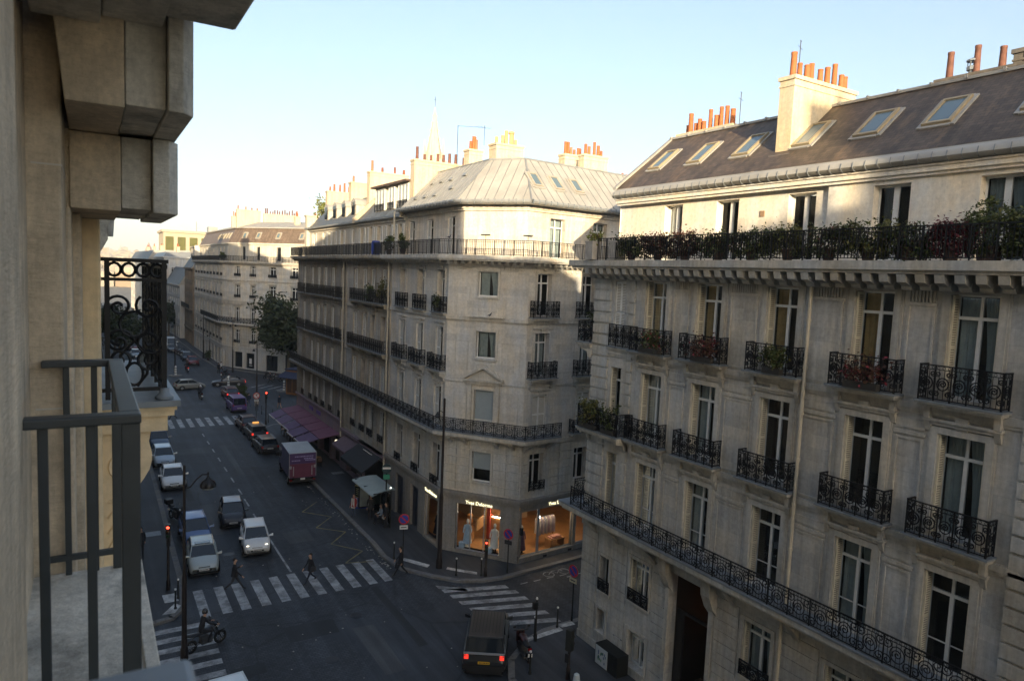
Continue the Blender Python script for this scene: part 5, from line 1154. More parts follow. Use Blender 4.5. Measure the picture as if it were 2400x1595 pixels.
    s.tube([(.47+.125*(1-k/26*.8)*math.cos(k*.42+1),6.345,15.83+.125*(1-k/26*.8)*math.sin(k*.42+1)) for k in range(26)],.013,5,up=(0,1,0))
    for k in range(3): s.tube([(.36+.02*k,6.345,15.55-.12*k),(.44,6.34,15.6-.13*k),(.42-.01*k,6.34,15.5-.13*k),(.36,6.345,15.42-.13*k)],.016,5,up=(0,1,0))
    o=s.build('stone_balcony',[ST_CRM,LEAD],H,smooth=35)
    r=MB(); X=.24; x0,x1=.08+X,.53+X; y0,y1=6.29,8.75; zb,zt=16.40,17.52
    r.box(x0-.05,x1+.02,y0-.03,y0+.03,zt-.03,zt); r.box(x1-.04,x1+.02,y0+.0301,y1,zt-.03,zt); r.box(x0,x1,y0-.012,y0+.012,zt-.18,zt-.155); r.box(x0-.05,x1,y0-.012,y0+.012,zb+.06,zb+.09); r.box(x1-.012,x1+.012,y0,y1,zb+.06,zb+.09); r.box(x1-.012,x1+.012,y0,y1,zt-.18,zt-.155)
    for x,y in ((x0+.04,y0),(x1-.01,y0),(x1-.01,y1),(x1-.01,7.5)): r.box(x-.018,x+.018,y-.018,y+.018,zb,zt-.03)
    w=.012
    def S(pts): r.tube(pts,w,5,up=(0,1,0))
    cx=(x0+x1)/2
    for k in range(4): S([(x0+.09+k*.1+.045*math.cos(a*math.pi/6),y0,zt-.09+.05*math.sin(a*math.pi/6)) for a in range(13)])
    for sx in (-1,1):
        xx=cx+sx*.105
        S(sp(xx,zt-.38,.015,.10,0,3.3*math.pi*-sx,26,y0)); S(sp(xx,zt-.66,.015,.11,math.pi,math.pi+3*math.pi*sx,26,y0)); S([(xx+sx*.1*math.cos(t),y0,zt-.52+.17*math.sin(t)) for t in [k*math.pi/8-math.pi/2 for k in range(9)]])
        S(sp(xx,zb+.32,.015,.09,math.pi/2,math.pi/2+3*math.pi*sx,26,y0)); S([(cx+sx*.02,y0,zb+.1),(cx+sx*.09,y0,zb+.2),(cx+sx*.1,y0,zb+.35),(cx-sx*.03,y0,zb+.5)])
    S([(cx+.06*math.cos(a*math.pi/8),y0,zb+.2+.09*math.sin(a*math.pi/8)) for a in range(17)])
    S([(cx+.1*math.cos(a*math.pi/8),y0,zt-.52+.1*math.sin(a*math.pi/8)) for a in range(17)])
    ro=r.build('ornate_railing',[IRON],H,smooth=50)
    r=MB(Matrix.Translation((x1-.01,y0,zb))@Matrix.Rotation(math.pi/2,4,'Z')); rail_into(r,y1-y0,1.08,True,.41,.014); r.build('ornate_side_railing',[IRON],H)
    p=MB(); p.lathe([(.07,0),(.07,.02),(.04,.05),(.035,.09)],x1-.01,y0,10,0,zb-.01); p.lathe([(.07,0),(.07,.02),(.04,.05),(.035,.09)],x1-.01,y1,10,0,zb-.01); p.build('post_base',[LEAD],H,smooth=40)
    # upper storeys, never in the frame; roof heights stepped to shape the street shadow
    u=MB(); u.box(-14,-.02,-32,26,.2,23.9); u.build('building_core',[ST_O],H)
    r=MB(); r.prism([(.3,24.0),(-2.6,28.6),(-6,30.6),(-14,30.0),(-14,24.0)],-10.7,26,'y') if False else None
    def roof(y0,y1,zr): r.prism([(.22,24.0),(.15,24.3),(-.25,zr),(-6,zr+.5),(-14,25.5),(-14,24.0)],y0,y1,'y')
    roof(-1.5,22,30.6); roof(22.01,26,26); roof(-10.6,-1.51,27.7); roof(-14,-10.61,27.4); roof(-18,-14.01,29); roof(-32,-18.01,28.1)
    r.build('roof',[SLATE],H)
    chimney(H,-4,-.5,-31.5,-29.5,24,30,ST_CR,6,81)
    return H
own_building()
BK_,_,_=simple_building('apartment_building','terrace building further back behind the photographer, outside the frame',(-.24,-95),[(0,0),(0,62.5)],22.6,ST_L,[4.6,8,11.5,15.1,18.7],3.0,5.6,SLATE,depth=13,chim=3,seed=75)

chimney(BK_,-3.2,-.3,53,58.6,23,36.3,ST_CR,7,85)  # unseen tall stack, added to throw shade onto the slate roof opposite
# ================================================================= ground
def arc(cx,cy,r,a0,a1,n=8): return [(cx+r*math.cos(RAD(a0+(a1-a0)*k/n)),cy+r*math.sin(RAD(a0+(a1-a0)*k/n))) for k in range(n+1)]
g=MB(); g.face([(-2500,-900,-.06),(2500,-900,-.06),(2500,4000,-.06),(-2500,4000,-.06)]); tag(g.build('ground',[plain('city_ground',(.2,.19,.17),.9,0,.2,.01)],None),kind='structure')
ROAD=asphalt('asphalt_road',(.042,.049,.060)); r=MB(); r.face([(-80,-120,0),(120,-120,0),(120,330,0),(-80,330,0)]); tag(r.build('road',[ROAD],None),kind='structure')
PAVE=asphalt('pavement_asphalt',(.046,.05,.058),False); KERB=stone('granite_kerb',(.20,.20,.20),.7,.15,(1.0,.3,.012),bumpy=.2)
def pavement(name,poly,kerb):
    m=MB(); m.face([(x,y,.14) for x,y in poly]); o=tag(m.build(name,[PAVE],None),kind='structure')
    k=MB()
    for a,b in zip(kerb,kerb[1:]):
        d=Vector((b[0]-a[0],b[1]-a[1])); n=Vector((-d.y,d.x)).normalized()*.3
        k.hexa([(a[0],a[1],-.02),(b[0],b[1],-.02),(b[0]+n.x,b[1]+n.y,-.02),(a[0]+n.x,a[1]+n.y,-.02)],[(a[0],a[1],.145),(b[0],b[1],.145),(b[0]+n.x,b[1]+n.y,.145),(a[0]+n.x,a[1]+n.y,.145)])
    tag(k.build('kerb',[KERB],None),kind='structure')
KR=[(15.55,76),(15.4,58),(15.35,41.5),(15.2,39.2),(15.55,37.0),(16.7,35.3),(17.8,34.1),(19.0,33.5),(20.4,33.3),(24,33.55),(60,36.8)]
KR=[(26,79.5),(19.5,79.3),(17.2,78.6),(16.0,77.3)]+KR[0:]
pavement('pavement',[p for p in KR[::1]]+[(60,45),(19,46),(19,79)],KR)
KB=[(60,29.2),(24,27.7),(20.9,27.45),(19.1,27.35),(17.8,26.9),(16.2,25.75),(15.4,24.4),(15.3,22),(15.3,-60)]
pavement('pavement',KB+[(21,-60),(21,26),(60,28)],KB)
KL=[(-40,36.2),(2.6,36.2),(3.4,36.4),(4.05,37.4),(4.3,39.5),(4.35,46),(4.45,60),(4.45,100)]
pavement('pavement',KL+[(.2,100),(.2,36.9),(-40,36.9)],[*KL])
KO=[(4.3,-60),(4.3,22),(4.0,24.5),(3.0,26.3),(1.5,26.9),(-40,26.9)]
pavement('pavement',KO+[(-40,26.2),(0,26.1),(0,-60)],KO)
KF=[(17.0,320),(17.0,170),(17.7,140),(18.3,127),(19.2,124.5),(21,122.5),(23.2,118.3),(33,104),(40,94)]
pavement('pavement',KF+[(42,98),(20,127),(19,320)],KF)
KG=[(5.0,108),(5.0,320)]; pavement('pavement',KG+[(.2,320),(.2,108)],KG)
PAINT=worn_paint('worn_road_paint',(.42,.43,.44)); YEL=worn_paint('worn_yellow_paint',(.30,.23,.06)); TACT=worn_paint('white_tactile_paving',(.72,.72,.70))
def mark(name,quads,mat,z=.006):
    m=MB()
    for q in quads: m.face([(x,y,z) for x,y in q])
    tag(m.build(name,[mat],None),kind='structure')
mark('zebra_crossing',[[(x-.24,36.05+.0),(x+.24,36.05),(x+.24,39.35),(x-.24,39.35)] for x in (4.82,5.85,6.75,7.75,8.75,9.72,10.66,11.62,12.6,13.55,14.45)],PAINT)
mark('zebra_crossing',[[(x0,y),(x1,y-1.05+.0),(x1,y-1.5),(x0,y-.45)] for x0,x1,y in ((16.55,17.9,34.35),(16.62,20.15,33.75),(16.75,20.35,32.95),(16.85,20.42,32.05),(17.0,20.45,31.15),(17.2,20.52,30.2),(17.4,20.6,29.25))],PAINT)
mark('zebra_crossing',[[(7.2+k*.98,80.6),(7.7+k*.98,80.6),(7.7+k*.98,85.2),(7.2+k*.98,85.2)] for k in range(-2,9)],PAINT)
mark('zebra_crossing',[[(2.2,y),(4.9,y),(4.9,y+.45),(2.2,y+.45)] for y in (35.2,34.25,33.3,32.35,31.4,30.4,29.4)],PAINT)
mark('zebra_crossing',[[(19.5+k*1.0,104.5-k*1.1),(20.0+k*1.0,104.5-k*1.1),(22.5+k*1.0,107-k*1.1),(22+k*1.0,107-k*1.1)] for k in range(8)],PAINT)
ln=[(9.82,39.6,46.5),(9.82,48.6,50.4),(9.86,52.2,54.0)]+[(9.9,55.2+k*3.4,56.6+k*3.4) for k in range(7)]
mark('centre_line',[[(x-.06,a),(x+.06,a),(x+.06,b),(x-.06,b)] for x,a,b in ln],PAINT)
def strip(p,q,w=.05):
    d=Vector((q[0]-p[0],q[1]-p[1])).normalized(); n=Vector((-d.y,d.x))*w; return [(p[0]-n.x,p[1]-n.y),(q[0]-n.x,q[1]-n.y),(q[0]+n.x,q[1]+n.y),(p[0]+n.x,p[1]+n.y)]
zz=[(14.55,39.0),(13.0,39.45),(14.53,40.8),(13.1,42.7),(14.58,44.36),(13.04,45.9),(14.58,47.6),(13.0,49.4),(14.55,51.2)]
mark('bus_stop_zigzag',[strip(a,b) for a,b in zip(zz,zz[1:])],YEL,.009)
mark('cycle_marking',[strip((24,32),(26.5,32.25),.05)]+[strip((21+k*.9,32.4-.02*k),(21.5+k*.9,32.42-.02*k),.04) for k in range(5)],PAINT)
m=MB()
for cx in (23.2,24.3): m.tube([(cx+.33*math.cos(k*math.pi/8),32.75+.33*math.sin(k*math.pi/8),.008) for k in range(16)],.035,4,closed=True)
m.tube([(23.2,32.75,.008),(23.6,33.05,.008),(24.1,33.05,.008),(24.3,32.75,.008)],.03,4); m.tube([(23.6,33.05,.008),(23.8,32.7,.008),(24.1,33.05,.008)],.03,4)
tag(m.build('bicycle_symbol',[PAINT],None),kind='structure')
mark('tactile_strip',[[(16.0,38.2),(16.35,38.35),(17.3,36.75),(17.0,36.45)]],TACT,.152)
mark('tactile_strip',[[(17.9,35.75),(18.1,36.0),(19.35,34.6),(19.2,34.3)]],TACT,.152)
mark('tactile_strip',[[(17.7,26.6),(17.8,26.9),(20.0,27.1),(20.0,26.75)],[(20.1,27.0),(20.1,27.3),(20.9,27.3),(20.9,26.95)]],TACT,.152)
mark('tactile_strip',[[(3.1,39.2),(3.75,39.2),(3.8,38.2),(3.15,38.2)],[(2.9,36.9),(3.5,36.9),(3.85,37.6),(3.6,38.0)]],TACT,.152)
mark('pavement_grate',[[(2.85,48.3),(3.8,48.3),(3.8,49.15),(2.85,49.15)]],plain('worn_steel',(.22,.23,.24),.6,.3,.3,9),.15)
mark('dropped_grating',[[(17.6,57.2),(18.6,57.2),(18.6,57.9),(17.6,57.9)]],plain('worn_steel',(.22,.23,.24)),.15)
# litter, drains and manhole covers
m=MB(); q=random.Random(9)
for k in range(70): x=15.1+q.uniform(-.25,.1); y=q.uniform(37.5,56); s=q.uniform(.02,.06); m.hexa([(x-s,y-s,.0),(x+s,y-s,.0),(x+s,y+s,.0),(x-s,y+s,.0)],[(x-s*.6,y-s*.7,s*.5),(x+s*.7,y-s*.5,s*.4),(x+s*.6,y+s*.6,s*.5),(x-s*.5,y+s*.7,s*.6)])
for k in range(60): x=q.uniform(4.5,14.8); y=q.uniform(25,60); s=q.uniform(.02,.045); m.box(x-s,x+s,y-s,y+s,.0,.012)
tag(m.build('gutter_litter',[plain('litter',(.35,.33,.29),.9,0,.5,3)],None),'scattered scraps of pale litter and leaves along the right gutter','litter',kind='stuff')
q=random.Random(17); TAR=asphalt('tar_patch',(.026,.029,.034),False); TAR2=asphalt('pale_patch',(.060,.064,.070),False)
for k,(x,y,w_,l_,mt) in enumerate(((7.2,50.5,1.1,6.5,TAR2),(12.2,58,.7,9,TAR),(9.1,32.5,2.4,1.6,TAR),(6.3,62,.5,14,TAR),(11.6,44.8,1.6,2.2,TAR2),(13.4,32.2,.45,7,TAR),(8.3,70,3.2,2.2,TAR2),(11.4,29.5,1.0,4.5,TAR2),(5.8,30.2,1.4,.9,TAR),(10.9,66,.5,11,TAR2),(12.9,92,2.4,3,TAR),(17.5,31,.35,5,TAR))):
    m=MB(); n=10; pts=[(x+w_*(.5 if j in(1,2) else -.5)+q.uniform(-.06,.06),y+l_*(.5 if j in(2,3) else -.5)+q.uniform(-.1,.1)) for j in range(4)]; m.face([(a,b,.003+.0002*k) for a,b in pts]); tag(m.build('road_repair',[mt],None),kind='structure')
for x,y in ((7.1,43.7),(8.6,55.2),(11.5,33),(9.2,29.5)):
    m=MB(); m.lathe([(.32,0),(.32,.008)],0,0,18); m.lathe([(.26,.008),(.26,.011)],0,0,18); o=m.build('manhole_cover',[plain('cast_iron_cover',(.035,.036,.04),.5,.3,.3,12)],None,(x,y,.002)); tag(o,kind='structure')
# ================================================================= vehicles
TYRE=plain('tyre_rubber',(.012,.012,.013),.85,0,.1,8); RIM=plain('alloy_rim',(.35,.36,.38),.35,.7,.1,8); BLACKP=plain('black_plastic',(.012,.012,.014),.55,0,.1,6)
CGL=plain('car_glass',(.014,.02,.028),.04,0,0,1,spec=.8); HL=plain('headlamp_glass',(.6,.62,.64),.12,0,0,1); HLON=plain('headlamp_lit',(1,.95,.8),.3,0,0,1,(1,.85,.6),3.5)
TL=plain('tail_lamp',(.28,.012,.012),.2,0,0,1); TLON=plain('tail_lamp_lit',(.8,.03,.02),.3,0,0,1,(1,.05,.03),.3); PLW=plain('white_plate',(.68,.68,.66),.5,0,.1,20); PLY=plain('yellow_plate',(.72,.42,.02),.5,0,.1,20); PLT=plain('plate_ink',(.03,.03,.04),.6)
CHROME=plain('chrome',(.55,.55,.56),.2,1,0,1)
def paint(n,c,metal=.0): return plain('paint_'+n,c,.35,metal,.05,2,coat=.3)
PROF={ # t from front(0) to rear(1): z of shoulder/bonnet line, half-width factor
 'hatch':dict(z=[(0,.50),(.03,.66),(.12,.78),(.26,.90),(.32,.93),(.6,.95),(.88,.98),(.97,.92),(1,.60)],w=[(0,.74),(.04,.9),(.14,.98),(.3,1),(.8,1),(.95,.93),(1,.82)],gh=(.24,.42,.82,.96)),
 'city':dict(z=[(0,.52),(.03,.70),(.12,.86),(.22,.94),(.3,.97),(.6,.99),(.9,1.0),(.98,.92),(1,.6)],w=[(0,.72),(.05,.9),(.16,.98),(.3,1),(.8,1),(.95,.92),(1,.8)],gh=(.2,.40,.84,.97)),
 'sedan':dict(z=[(0,.48),(.025,.64),(.1,.74),(.26,.86),(.32,.9),(.6,.92),(.82,.96),(.95,.94),(1,.62)],w=[(0,.76),(.04,.92),(.12,.98),(.3,1),(.8,1),(.95,.95),(1,.84)],gh=(.27,.43,.70,.84)),
 'estate':dict(z=[(0,.5),(.03,.66),(.1,.76),(.26,.88),(.32,.92),(.6,.95),(.9,.98),(.97,.94),(1,.62)],w=[(0,.76),(.04,.92),(.12,.98),(.3,1),(.85,1),(.96,.95),(1,.86)],gh=(.26,.40,.88,.985)),
 'suv':dict(z=[(0,.6),(.02,.85),(.06,1.0),(.22,1.08),(.3,1.12),(.6,1.14),(.92,1.16),(.985,1.1),(1,.75)],w=[(0,.84),(.03,.95),(.1,1),(.3,1),(.9,1),(.97,.97),(1,.9)],gh=(.25,.37,.93,.99)),
 'van':dict(z=[(0,.6),(.02,.85),(.08,1.0),(.16,1.12),(.25,1.15),(.6,1.16),(.95,1.16),(.99,1.1),(1,.8)],w=[(0,.84),(.03,.95),(.1,1),(.3,1),(.92,1),(.98,.98),(1,.94)],gh=(.13,.27,.96,.995))}
def lerp(tab,t):
    for (a,x),(b,y) in zip(tab,tab[1:]):
        if a<=t<=b: u=(t-a)/(b-a); return x+(y-x)*u
    return tab[-1][1]
def wheel(root,x,y,r,w=.2):
    sy=1 if y>0 else -1; m=MB(); prof=[(r*.62,-w/2),(r*.95,-w/2),(r,-w*.3),(r,w*.3),(r*.95,w/2),(r*.62,w/2)]; n=18
    m.grid([[(a*math.cos(2*math.pi*j/n),b,a*math.sin(2*math.pi*j/n)) for j in range(n)] for a,b in prof+[prof[0]]],close=True)
    o=m.build('wheel',[TYRE],root,(x,y,r),smooth=40); m=MB(); m.grid([[(a*math.cos(2*math.pi*j/n),b*sy,a*math.sin(2*math.pi*j/n)) for j in range(n)] for a,b in ((r*.62,.02),(r*.6,w*.46),(r*.15,w*.42),(.001,w*.44))],close=True)
    for k in range(5):
        a=k*2*math.pi/5; d=Vector((math.cos(a),0,math.sin(a))); p=Vector((-d.z,0,d.x))*.03; m.hexa([d*.04-p+Vector((0,sy*w*.44,0)),d*.04+p+Vector((0,sy*w*.44,0)),d*r*.6+p+Vector((0,sy*w*.47,0)),d*r*.6-p+Vector((0,sy*w*.47,0))],[d*.04-p+Vector((0,sy*w*.5,0)),d*.04+p+Vector((0,sy*w*.5,0)),d*r*.6+p+Vector((0,sy*w*.51,0)),d*r*.6-p+Vector((0,sy*w*.51,0))])
    m.build('rim',[RIM],o)
def car(label,cat,x,y,hd,kind,col,L=3.9,W=1.68,H=1.45,lights=None,tails=None,plate='w',group=None,soft=None,roofcol=None,extra=None,name='parked_car',z=.0):
    """local +x is forward; hd = heading in degrees (world)"""
    R=thing(name,label,cat,(x,y,z),RAD(hd),group); P=PROF[kind]; hw=W/2; N_=26; g0,g1,g2,g3=P['gh']; X=lambda t:L/2-t*L
    rw=.31 if kind in('hatch','city') else (.36 if kind in('suv','van') else .32); fx=X(.175 if kind!='city' else .16); rx=X(.80 if kind!='sedan' else .79)
    b=MB(); rows=[]
    for k in range(N_+1):
        t=k/N_; t=t*t*(3-2*t)*.35+t*.65; z_=lerp(P['z'],t); w=hw*lerp(P['w'],t); zb=.2+.12*max(0,1-t/.05)+.1*max(0,(t-.95)/.05); xx=X(t)
        half=[(w*.80,zb),(w*.95,zb+.06),(w*.99,zb+.2),(w*1.0,z_*.62),(w*.985,z_-.14),(w*.93,z_-.03),(w*.80,z_+.012),(w*.4,z_+.035)]
        rows.append([(xx,-a,c) for a,c in half]+[(xx,0,z_+.042)]+[(xx,a,c) for a,c in half[::-1]])
    b.grid(rows); b.face(rows[0]); b.face(rows[-1])
    if soft is None or True:
        # greenhouse pillars + roof skin in body colour
        zs=lerp(P['z'],g0)+.02; zr=H-.06; bw=hw*.86; tw=hw*(.70 if kind not in('suv','van') else .78); rm=roofcol is not None
        rows=[]
        for k in range(9):
            t=k/8; xx=X(g1)+(X(g2)-X(g1))*t; bulge=.055*math.sin(math.pi*min(1,max(0,t*.9+.05))); rows.append([(xx,tw*s_,zr+bulge*(1-s_*s_*.8)+.0) for s_ in (-1,-.75,-.4,0,.4,.75,1)])
        b.grid(rows,1 if roofcol else 0)
        b.grid([[(r_[0],r_[1],r_[2]-.05) for r_ in (rw_[0],rw_[-1])] for rw_ in (rows[0],rows[-1])])
        for s_ in (-1,1):
            def pil(ta,tb,wd=.05,bt=0):
                p=Vector((X(ta),s_*bw,lerp(P['z'],ta)+.0)); q=Vector((X(tb),s_*tw,zr+.005)); b.tube([p,q],wd*.62,5)
            pil(g0,g1); pil(g3,g2,.075); pil((g0+g3)/2-.02,(g1+g2)/2-.02,.05)
            if kind in('estate','suv','van'): pil(g3-.2,g2-.17,.045)
            b.tube([(X(g1),s_*tw,zr),(X(g2),s_*tw,zr)],.04,5)
        b.tube([(X(g1),-tw,zr),(X(g1),tw,zr)],.035,5); b.tube([(X(g2),-tw,zr),(X(g2),tw,zr)],.04,5)
    mats=[col,roofcol or col]; body=b.build('body',mats,R,smooth=48)
    g=MB(); e=.012
    def gq(pts): g.face(pts)
    A=[(X(g0),-bw+.03,lerp(P['z'],g0)+.03),(X(g0),bw-.03,lerp(P['z'],g0)+.03),(X(g1)-e,tw-.03,zr),(X(g1)-e,-tw+.03,zr)]; gq(A); g.build('windscreen',[CGL],R)
    g=MB(); gq([(X(g3),-bw+.04,lerp(P['z'],g3)+.04),(X(g3),bw-.04,lerp(P['z'],g3)+.04),(X(g2)+e,tw-.03,zr),(X(g2)+e,-tw+.03,zr)]); g.build('rear_window',[CGL],R)
    for s_ in (-1,1):
        g=MB(); gq([(X(g0)-.03,s_*(bw-.01),lerp(P['z'],g0)+.02),(X(g3)+.03,s_*(bw-.01),lerp(P['z'],g3)+.02),(X(g2)+.01,s_*(tw-.01),zr-.01),(X(g1)-.01,s_*(tw-.01),zr-.01)]); g.build('side_window',[CGL],R)
        for wx in (fx,rx):
            m=MB(); n=16; rr=rw*1.2; m.grid([[(wx+r_*math.cos(math.pi*j/n),s_*(hw*1.004),rw+r_*math.sin(math.pi*j/n)) for j in range(n+1)] for r_ in (.02,rr)]); m.build('wheel_arch',[BLACKP],R); wheel(R,wx,s_*(hw-.075),rw)
        m=MB(); m.hexa([(X(g0)-.18,s_*hw*.9,.93*H/1.45),(X(g0)-.05,s_*hw*.9,.93*H/1.45),(X(g0)-.05,s_*(hw+.17),.95*H/1.45),(X(g0)-.18,s_*(hw+.17),.95*H/1.45)],[(X(g0)-.16,s_*hw*.9,.99*H/1.45),(X(g0)-.06,s_*hw*.9,1.0*H/1.45),(X(g0)-.07,s_*(hw+.17),1.08*H/1.45),(X(g0)-.16,s_*(hw+.17),1.08*H/1.45)]); m.build('mirror',[col],R)
        zl=lerp(P['z'],.05)-.1; m=MB(); n=10; yl=s_*hw*.66
        m.grid([[(X(.035)-.05*(1-q)+.02-.16*abs(c_)*.3*(c_*s_>0),yl+c_*(.13 if kind!='city' else .1)*q,zl+.01+s2*(.085 if kind!='city' else .095)*q) for c_,s2 in [(math.cos(2*math.pi*j/n),math.sin(2*math.pi*j/n)) for j in range(n)]] for q in (1,.6,.02)],close=True); m.build('headlight',[HLON if lights else HL],R,smooth=60)
        m=MB(); zt=lerp(P['z'],.97)-.14; m.box(X(.985)-.045,X(.985)+.03,min(s_*hw*.7,s_*hw*.9),max(s_*hw*.7,s_*hw*.9),zt-.12,zt+.08); m.build('tail_light',[TLON if tails else TL],R)
    m=MB(); m.box(X(0)-.06,X(0)+.015,-hw*.45,hw*.45,.36,.47); m.box(X(.012)-.05,X(.012)+.02,-hw*.36,hw*.36,.53,.62); m.build('grille',[BLACKP],R)
    pm={'w':PLW,'y':PLY}[plate]
    for xx,zz,s_ in ((X(0)+.02,.47,1),(X(1)-.012,.62 if kind!='suv' else .72,-1)):
        m=MB(); m.box(xx-.008,xx+.008,-.26,.26,zz-.055,zz+.055); o=m.build('number_plate',[PLW if s_>0 and plate=='w' else pm],R); q=random.Random(int(x*7+y*3)); m=MB(); yy=-.21
        while yy<.2: l=q.uniform(.025,.05); m.box(xx+s_*.0085-.0015,xx+s_*.0085+.0015,yy,yy+l,zz-.03,zz+.03); yy+=l+.025
        m.build('plate_characters',[PLT],R)
    m=MB(); m.box(X(.985),X(.0)-.04,-hw*.86,hw*.86,.17,.24); m.box(X(1)-.03,X(.985),-hw*.8,hw*.8,.3,.42); m.build('underbody',[BLACKP],R)
    w=MB(); w.tube([(X(g0)+.02,-bw*.2,lerp(P['z'],g0)+.045),(X(g0)-.18,bw*.35,lerp(P['z'],g0)+.15)],.008,4); w.tube([(X(g0)+.02,bw*.3,lerp(P['z'],g0)+.045),(X(g0)-.18,bw*.75,lerp(P['z'],g0)+.13)],.008,4); w.build('wiper',[BLACKP],R)
    if extra: extra(R,X,hw,H,P)
    return R
P_=paint
car('small white hatchback with round lit headlights, driving towards the crossing','car',8.72,44.25,-96,'city',P_('white',(.72,.74,.75)),3.5,1.63,1.49,True,name='white_car')
car('small black city car driving behind the white one','car',8.25,49.5,-96,'city',P_('black',(.02,.022,.03)),3.45,1.62,1.5,roofcol=P_('grey',(.3,.33,.38)),name='black_car')
def sunroof(R,X,hw,H,P): m=MB(); m.box(X(.52),X(.43),-.42,.42,H-.02,H+.012); m.build('sunroof',[CGL],R)
car('parked pale silver-green hatchback nearest the left end of the crossing','car',5.5,42.75,-94,'hatch',P_('silvergreen',(.42,.46,.45),.2),3.75,1.64,1.4,extra=sunroof)
car('parked blue hatchback directly behind the pale silver one','car',5.62,47.1,-90,'hatch',P_('blue',(.10,.16,.32),.25),3.9,1.68,1.52)
car('parked white sedan with a dark kidney grille, in front of two other cars','car',5.55,60.15,-92,'sedan',P_('white',(.72,.74,.75)),4.5,1.78,1.43)
car('parked silver-blue car behind the white sedan','car',5.4,66.9,-90,'hatch',P_('silverblue',(.36,.42,.48),.3),4.2,1.74,1.47)
car('parked dark blue car, last in the left kerb row before the junction','car',5.55,73.4,-90,'hatch',P_('navy',(.025,.05,.10),.2),4.2,1.74,1.5)
car('parked black hatchback squeezed between the dark blue and silver-blue cars','car',5.75,70.2,-90,'hatch',P_('black',(.02,.022,.03)),2.4,1.7,1.3) if False else None
def lr(R,X,hw,H,P):
    m=MB(); 
    for k in range(9): m.tube([(X(.42),-.6+k*.15,H+.015),(X(.86),-.6+k*.15,H+.015)],.012,4)
    m.build('roof_ribs',[BLACKP],R); m=MB(); m.box(X(1)-.06,X(.985),-hw*.95,hw*.95,.42,.62); m.build('rear_bumper',[BLACKP],R); m=MB(); m.box(X(.995)-.02,X(.99),-hw*.92,hw*.92,1.08,1.17); m.build('tailgate_trim',[P_('silvertrim',(.4,.42,.46),.4)],R)
car('dark grey off-road car seen from behind with a yellow plate, at the junction bottom','car',15.75,26.95,57,'suv',P_('darkgrey',(.025,.027,.032),.2),4.4,1.95,1.78,False,True,'y',name='off_road_car',roofcol=P_('brownroof',(.06,.05,.045)),extra=lr)
car('black estate car parked ahead of the purple truck','car',14.3,68.3,91,'estate',P_('black2',(.022,.024,.028)),4.6,1.78,1.45,False,False)
def taxi(R,X,hw,H,P): m=MB(); m.box(X(.55)-.05,X(.55)+.09,-.3,.3,H,H+.12); m.build('roof_sign',[plain('taxi_sign',(.8,.4,.1),.4,0,0,1,(1,.45,.1),.35)],R)
car('dark taxi with an orange roof glow between two parked cars on the right','taxi',14.5,73.9,91,'estate',P_('black2',(.022,.024,.028)),4.5,1.75,1.48,False,True,extra=taxi,name='taxi')
car('dark maroon car with a white roof bar, third ahead of the truck','car',14.45,78.3,91,'hatch',P_('maroon',(.05,.02,.025)),4.1,1.75,1.5)
car('small purple van just past the far crossing','van',15.15,88.6,91,'van',P_('purple',(.085,.045,.20)),4.2,1.75,1.85,name='purple_van')
car('dark red car with brake lights on, ahead of the purple van','car',15.9,97.5,92,'hatch',P_('darkred',(.07,.012,.014)),4.0,1.74,1.45,False,True,name='red_car')
car('black low car crossing the junction from right to left with red tail lamp','car',17.3,107.2,172,'sedan',P_('black',(.02,.022,.03)),4.6,1.8,1.35,False,True,name='black_car')
car('grey hatchback crossing the junction on the left','car',11.9,105.6,8,'hatch',P_('greygold',(.26,.25,.22),.25),3.9,1.7,1.45,name='grey_car')
car('dark red car parked facing us at the start of the far row','car',15.3,131.5,-90,'hatch',P_('darkred2',(.16,.015,.015)),4.1,1.74,1.45,name='red_car')
car('black car with pale roof parked behind the dark red one in the far row','car',15.1,138,-90,'estate',P_('black',(.02,.022,.03)),4.3,1.75,1.5,roofcol=P_('silverblue',(.36,.42,.48)))
car('white delivery van far up the street','van',14.3,158,-90,'van',P_('white',(.72,.74,.75)),5.2,1.95,2.2,name='white_van')
car('black car right in front of the white delivery van','car',14.0,152,-90,'sedan',P_('black',(.02,.022,.03)),4.5,1.8,1.45)
car('pale blue-white car cut off by the bottom edge of the picture','car',4.55,26.55,-86,'hatch',P_('palewhite',(.62,.68,.72)),4.1,1.74,1.45,name='pale_car')
k=0
for y,c,nm in ((168,'silverblue','silver'),(178,'black','black'),(188,'navy','navy'),(200,'darkred2','red')):
    car('distant %s car in the queue far up the street'%nm,'car',13.6-.3*k,y,-90,'hatch',MATS['paint_'+c],4.2,1.75,1.48,group='cars far up the street'); k+=1
for y,c,nm in ((118,'white','white'),(133,'black','black'),(144,'silverblue','silver'),(156,'darkred2','red')):
    car('%s car glimpsed through the ornate railing on the far left lane'%nm,'car',7.2,y,-90,'hatch',MATS['paint_'+c],4.2,1.75,1.48,group='cars behind the railing')
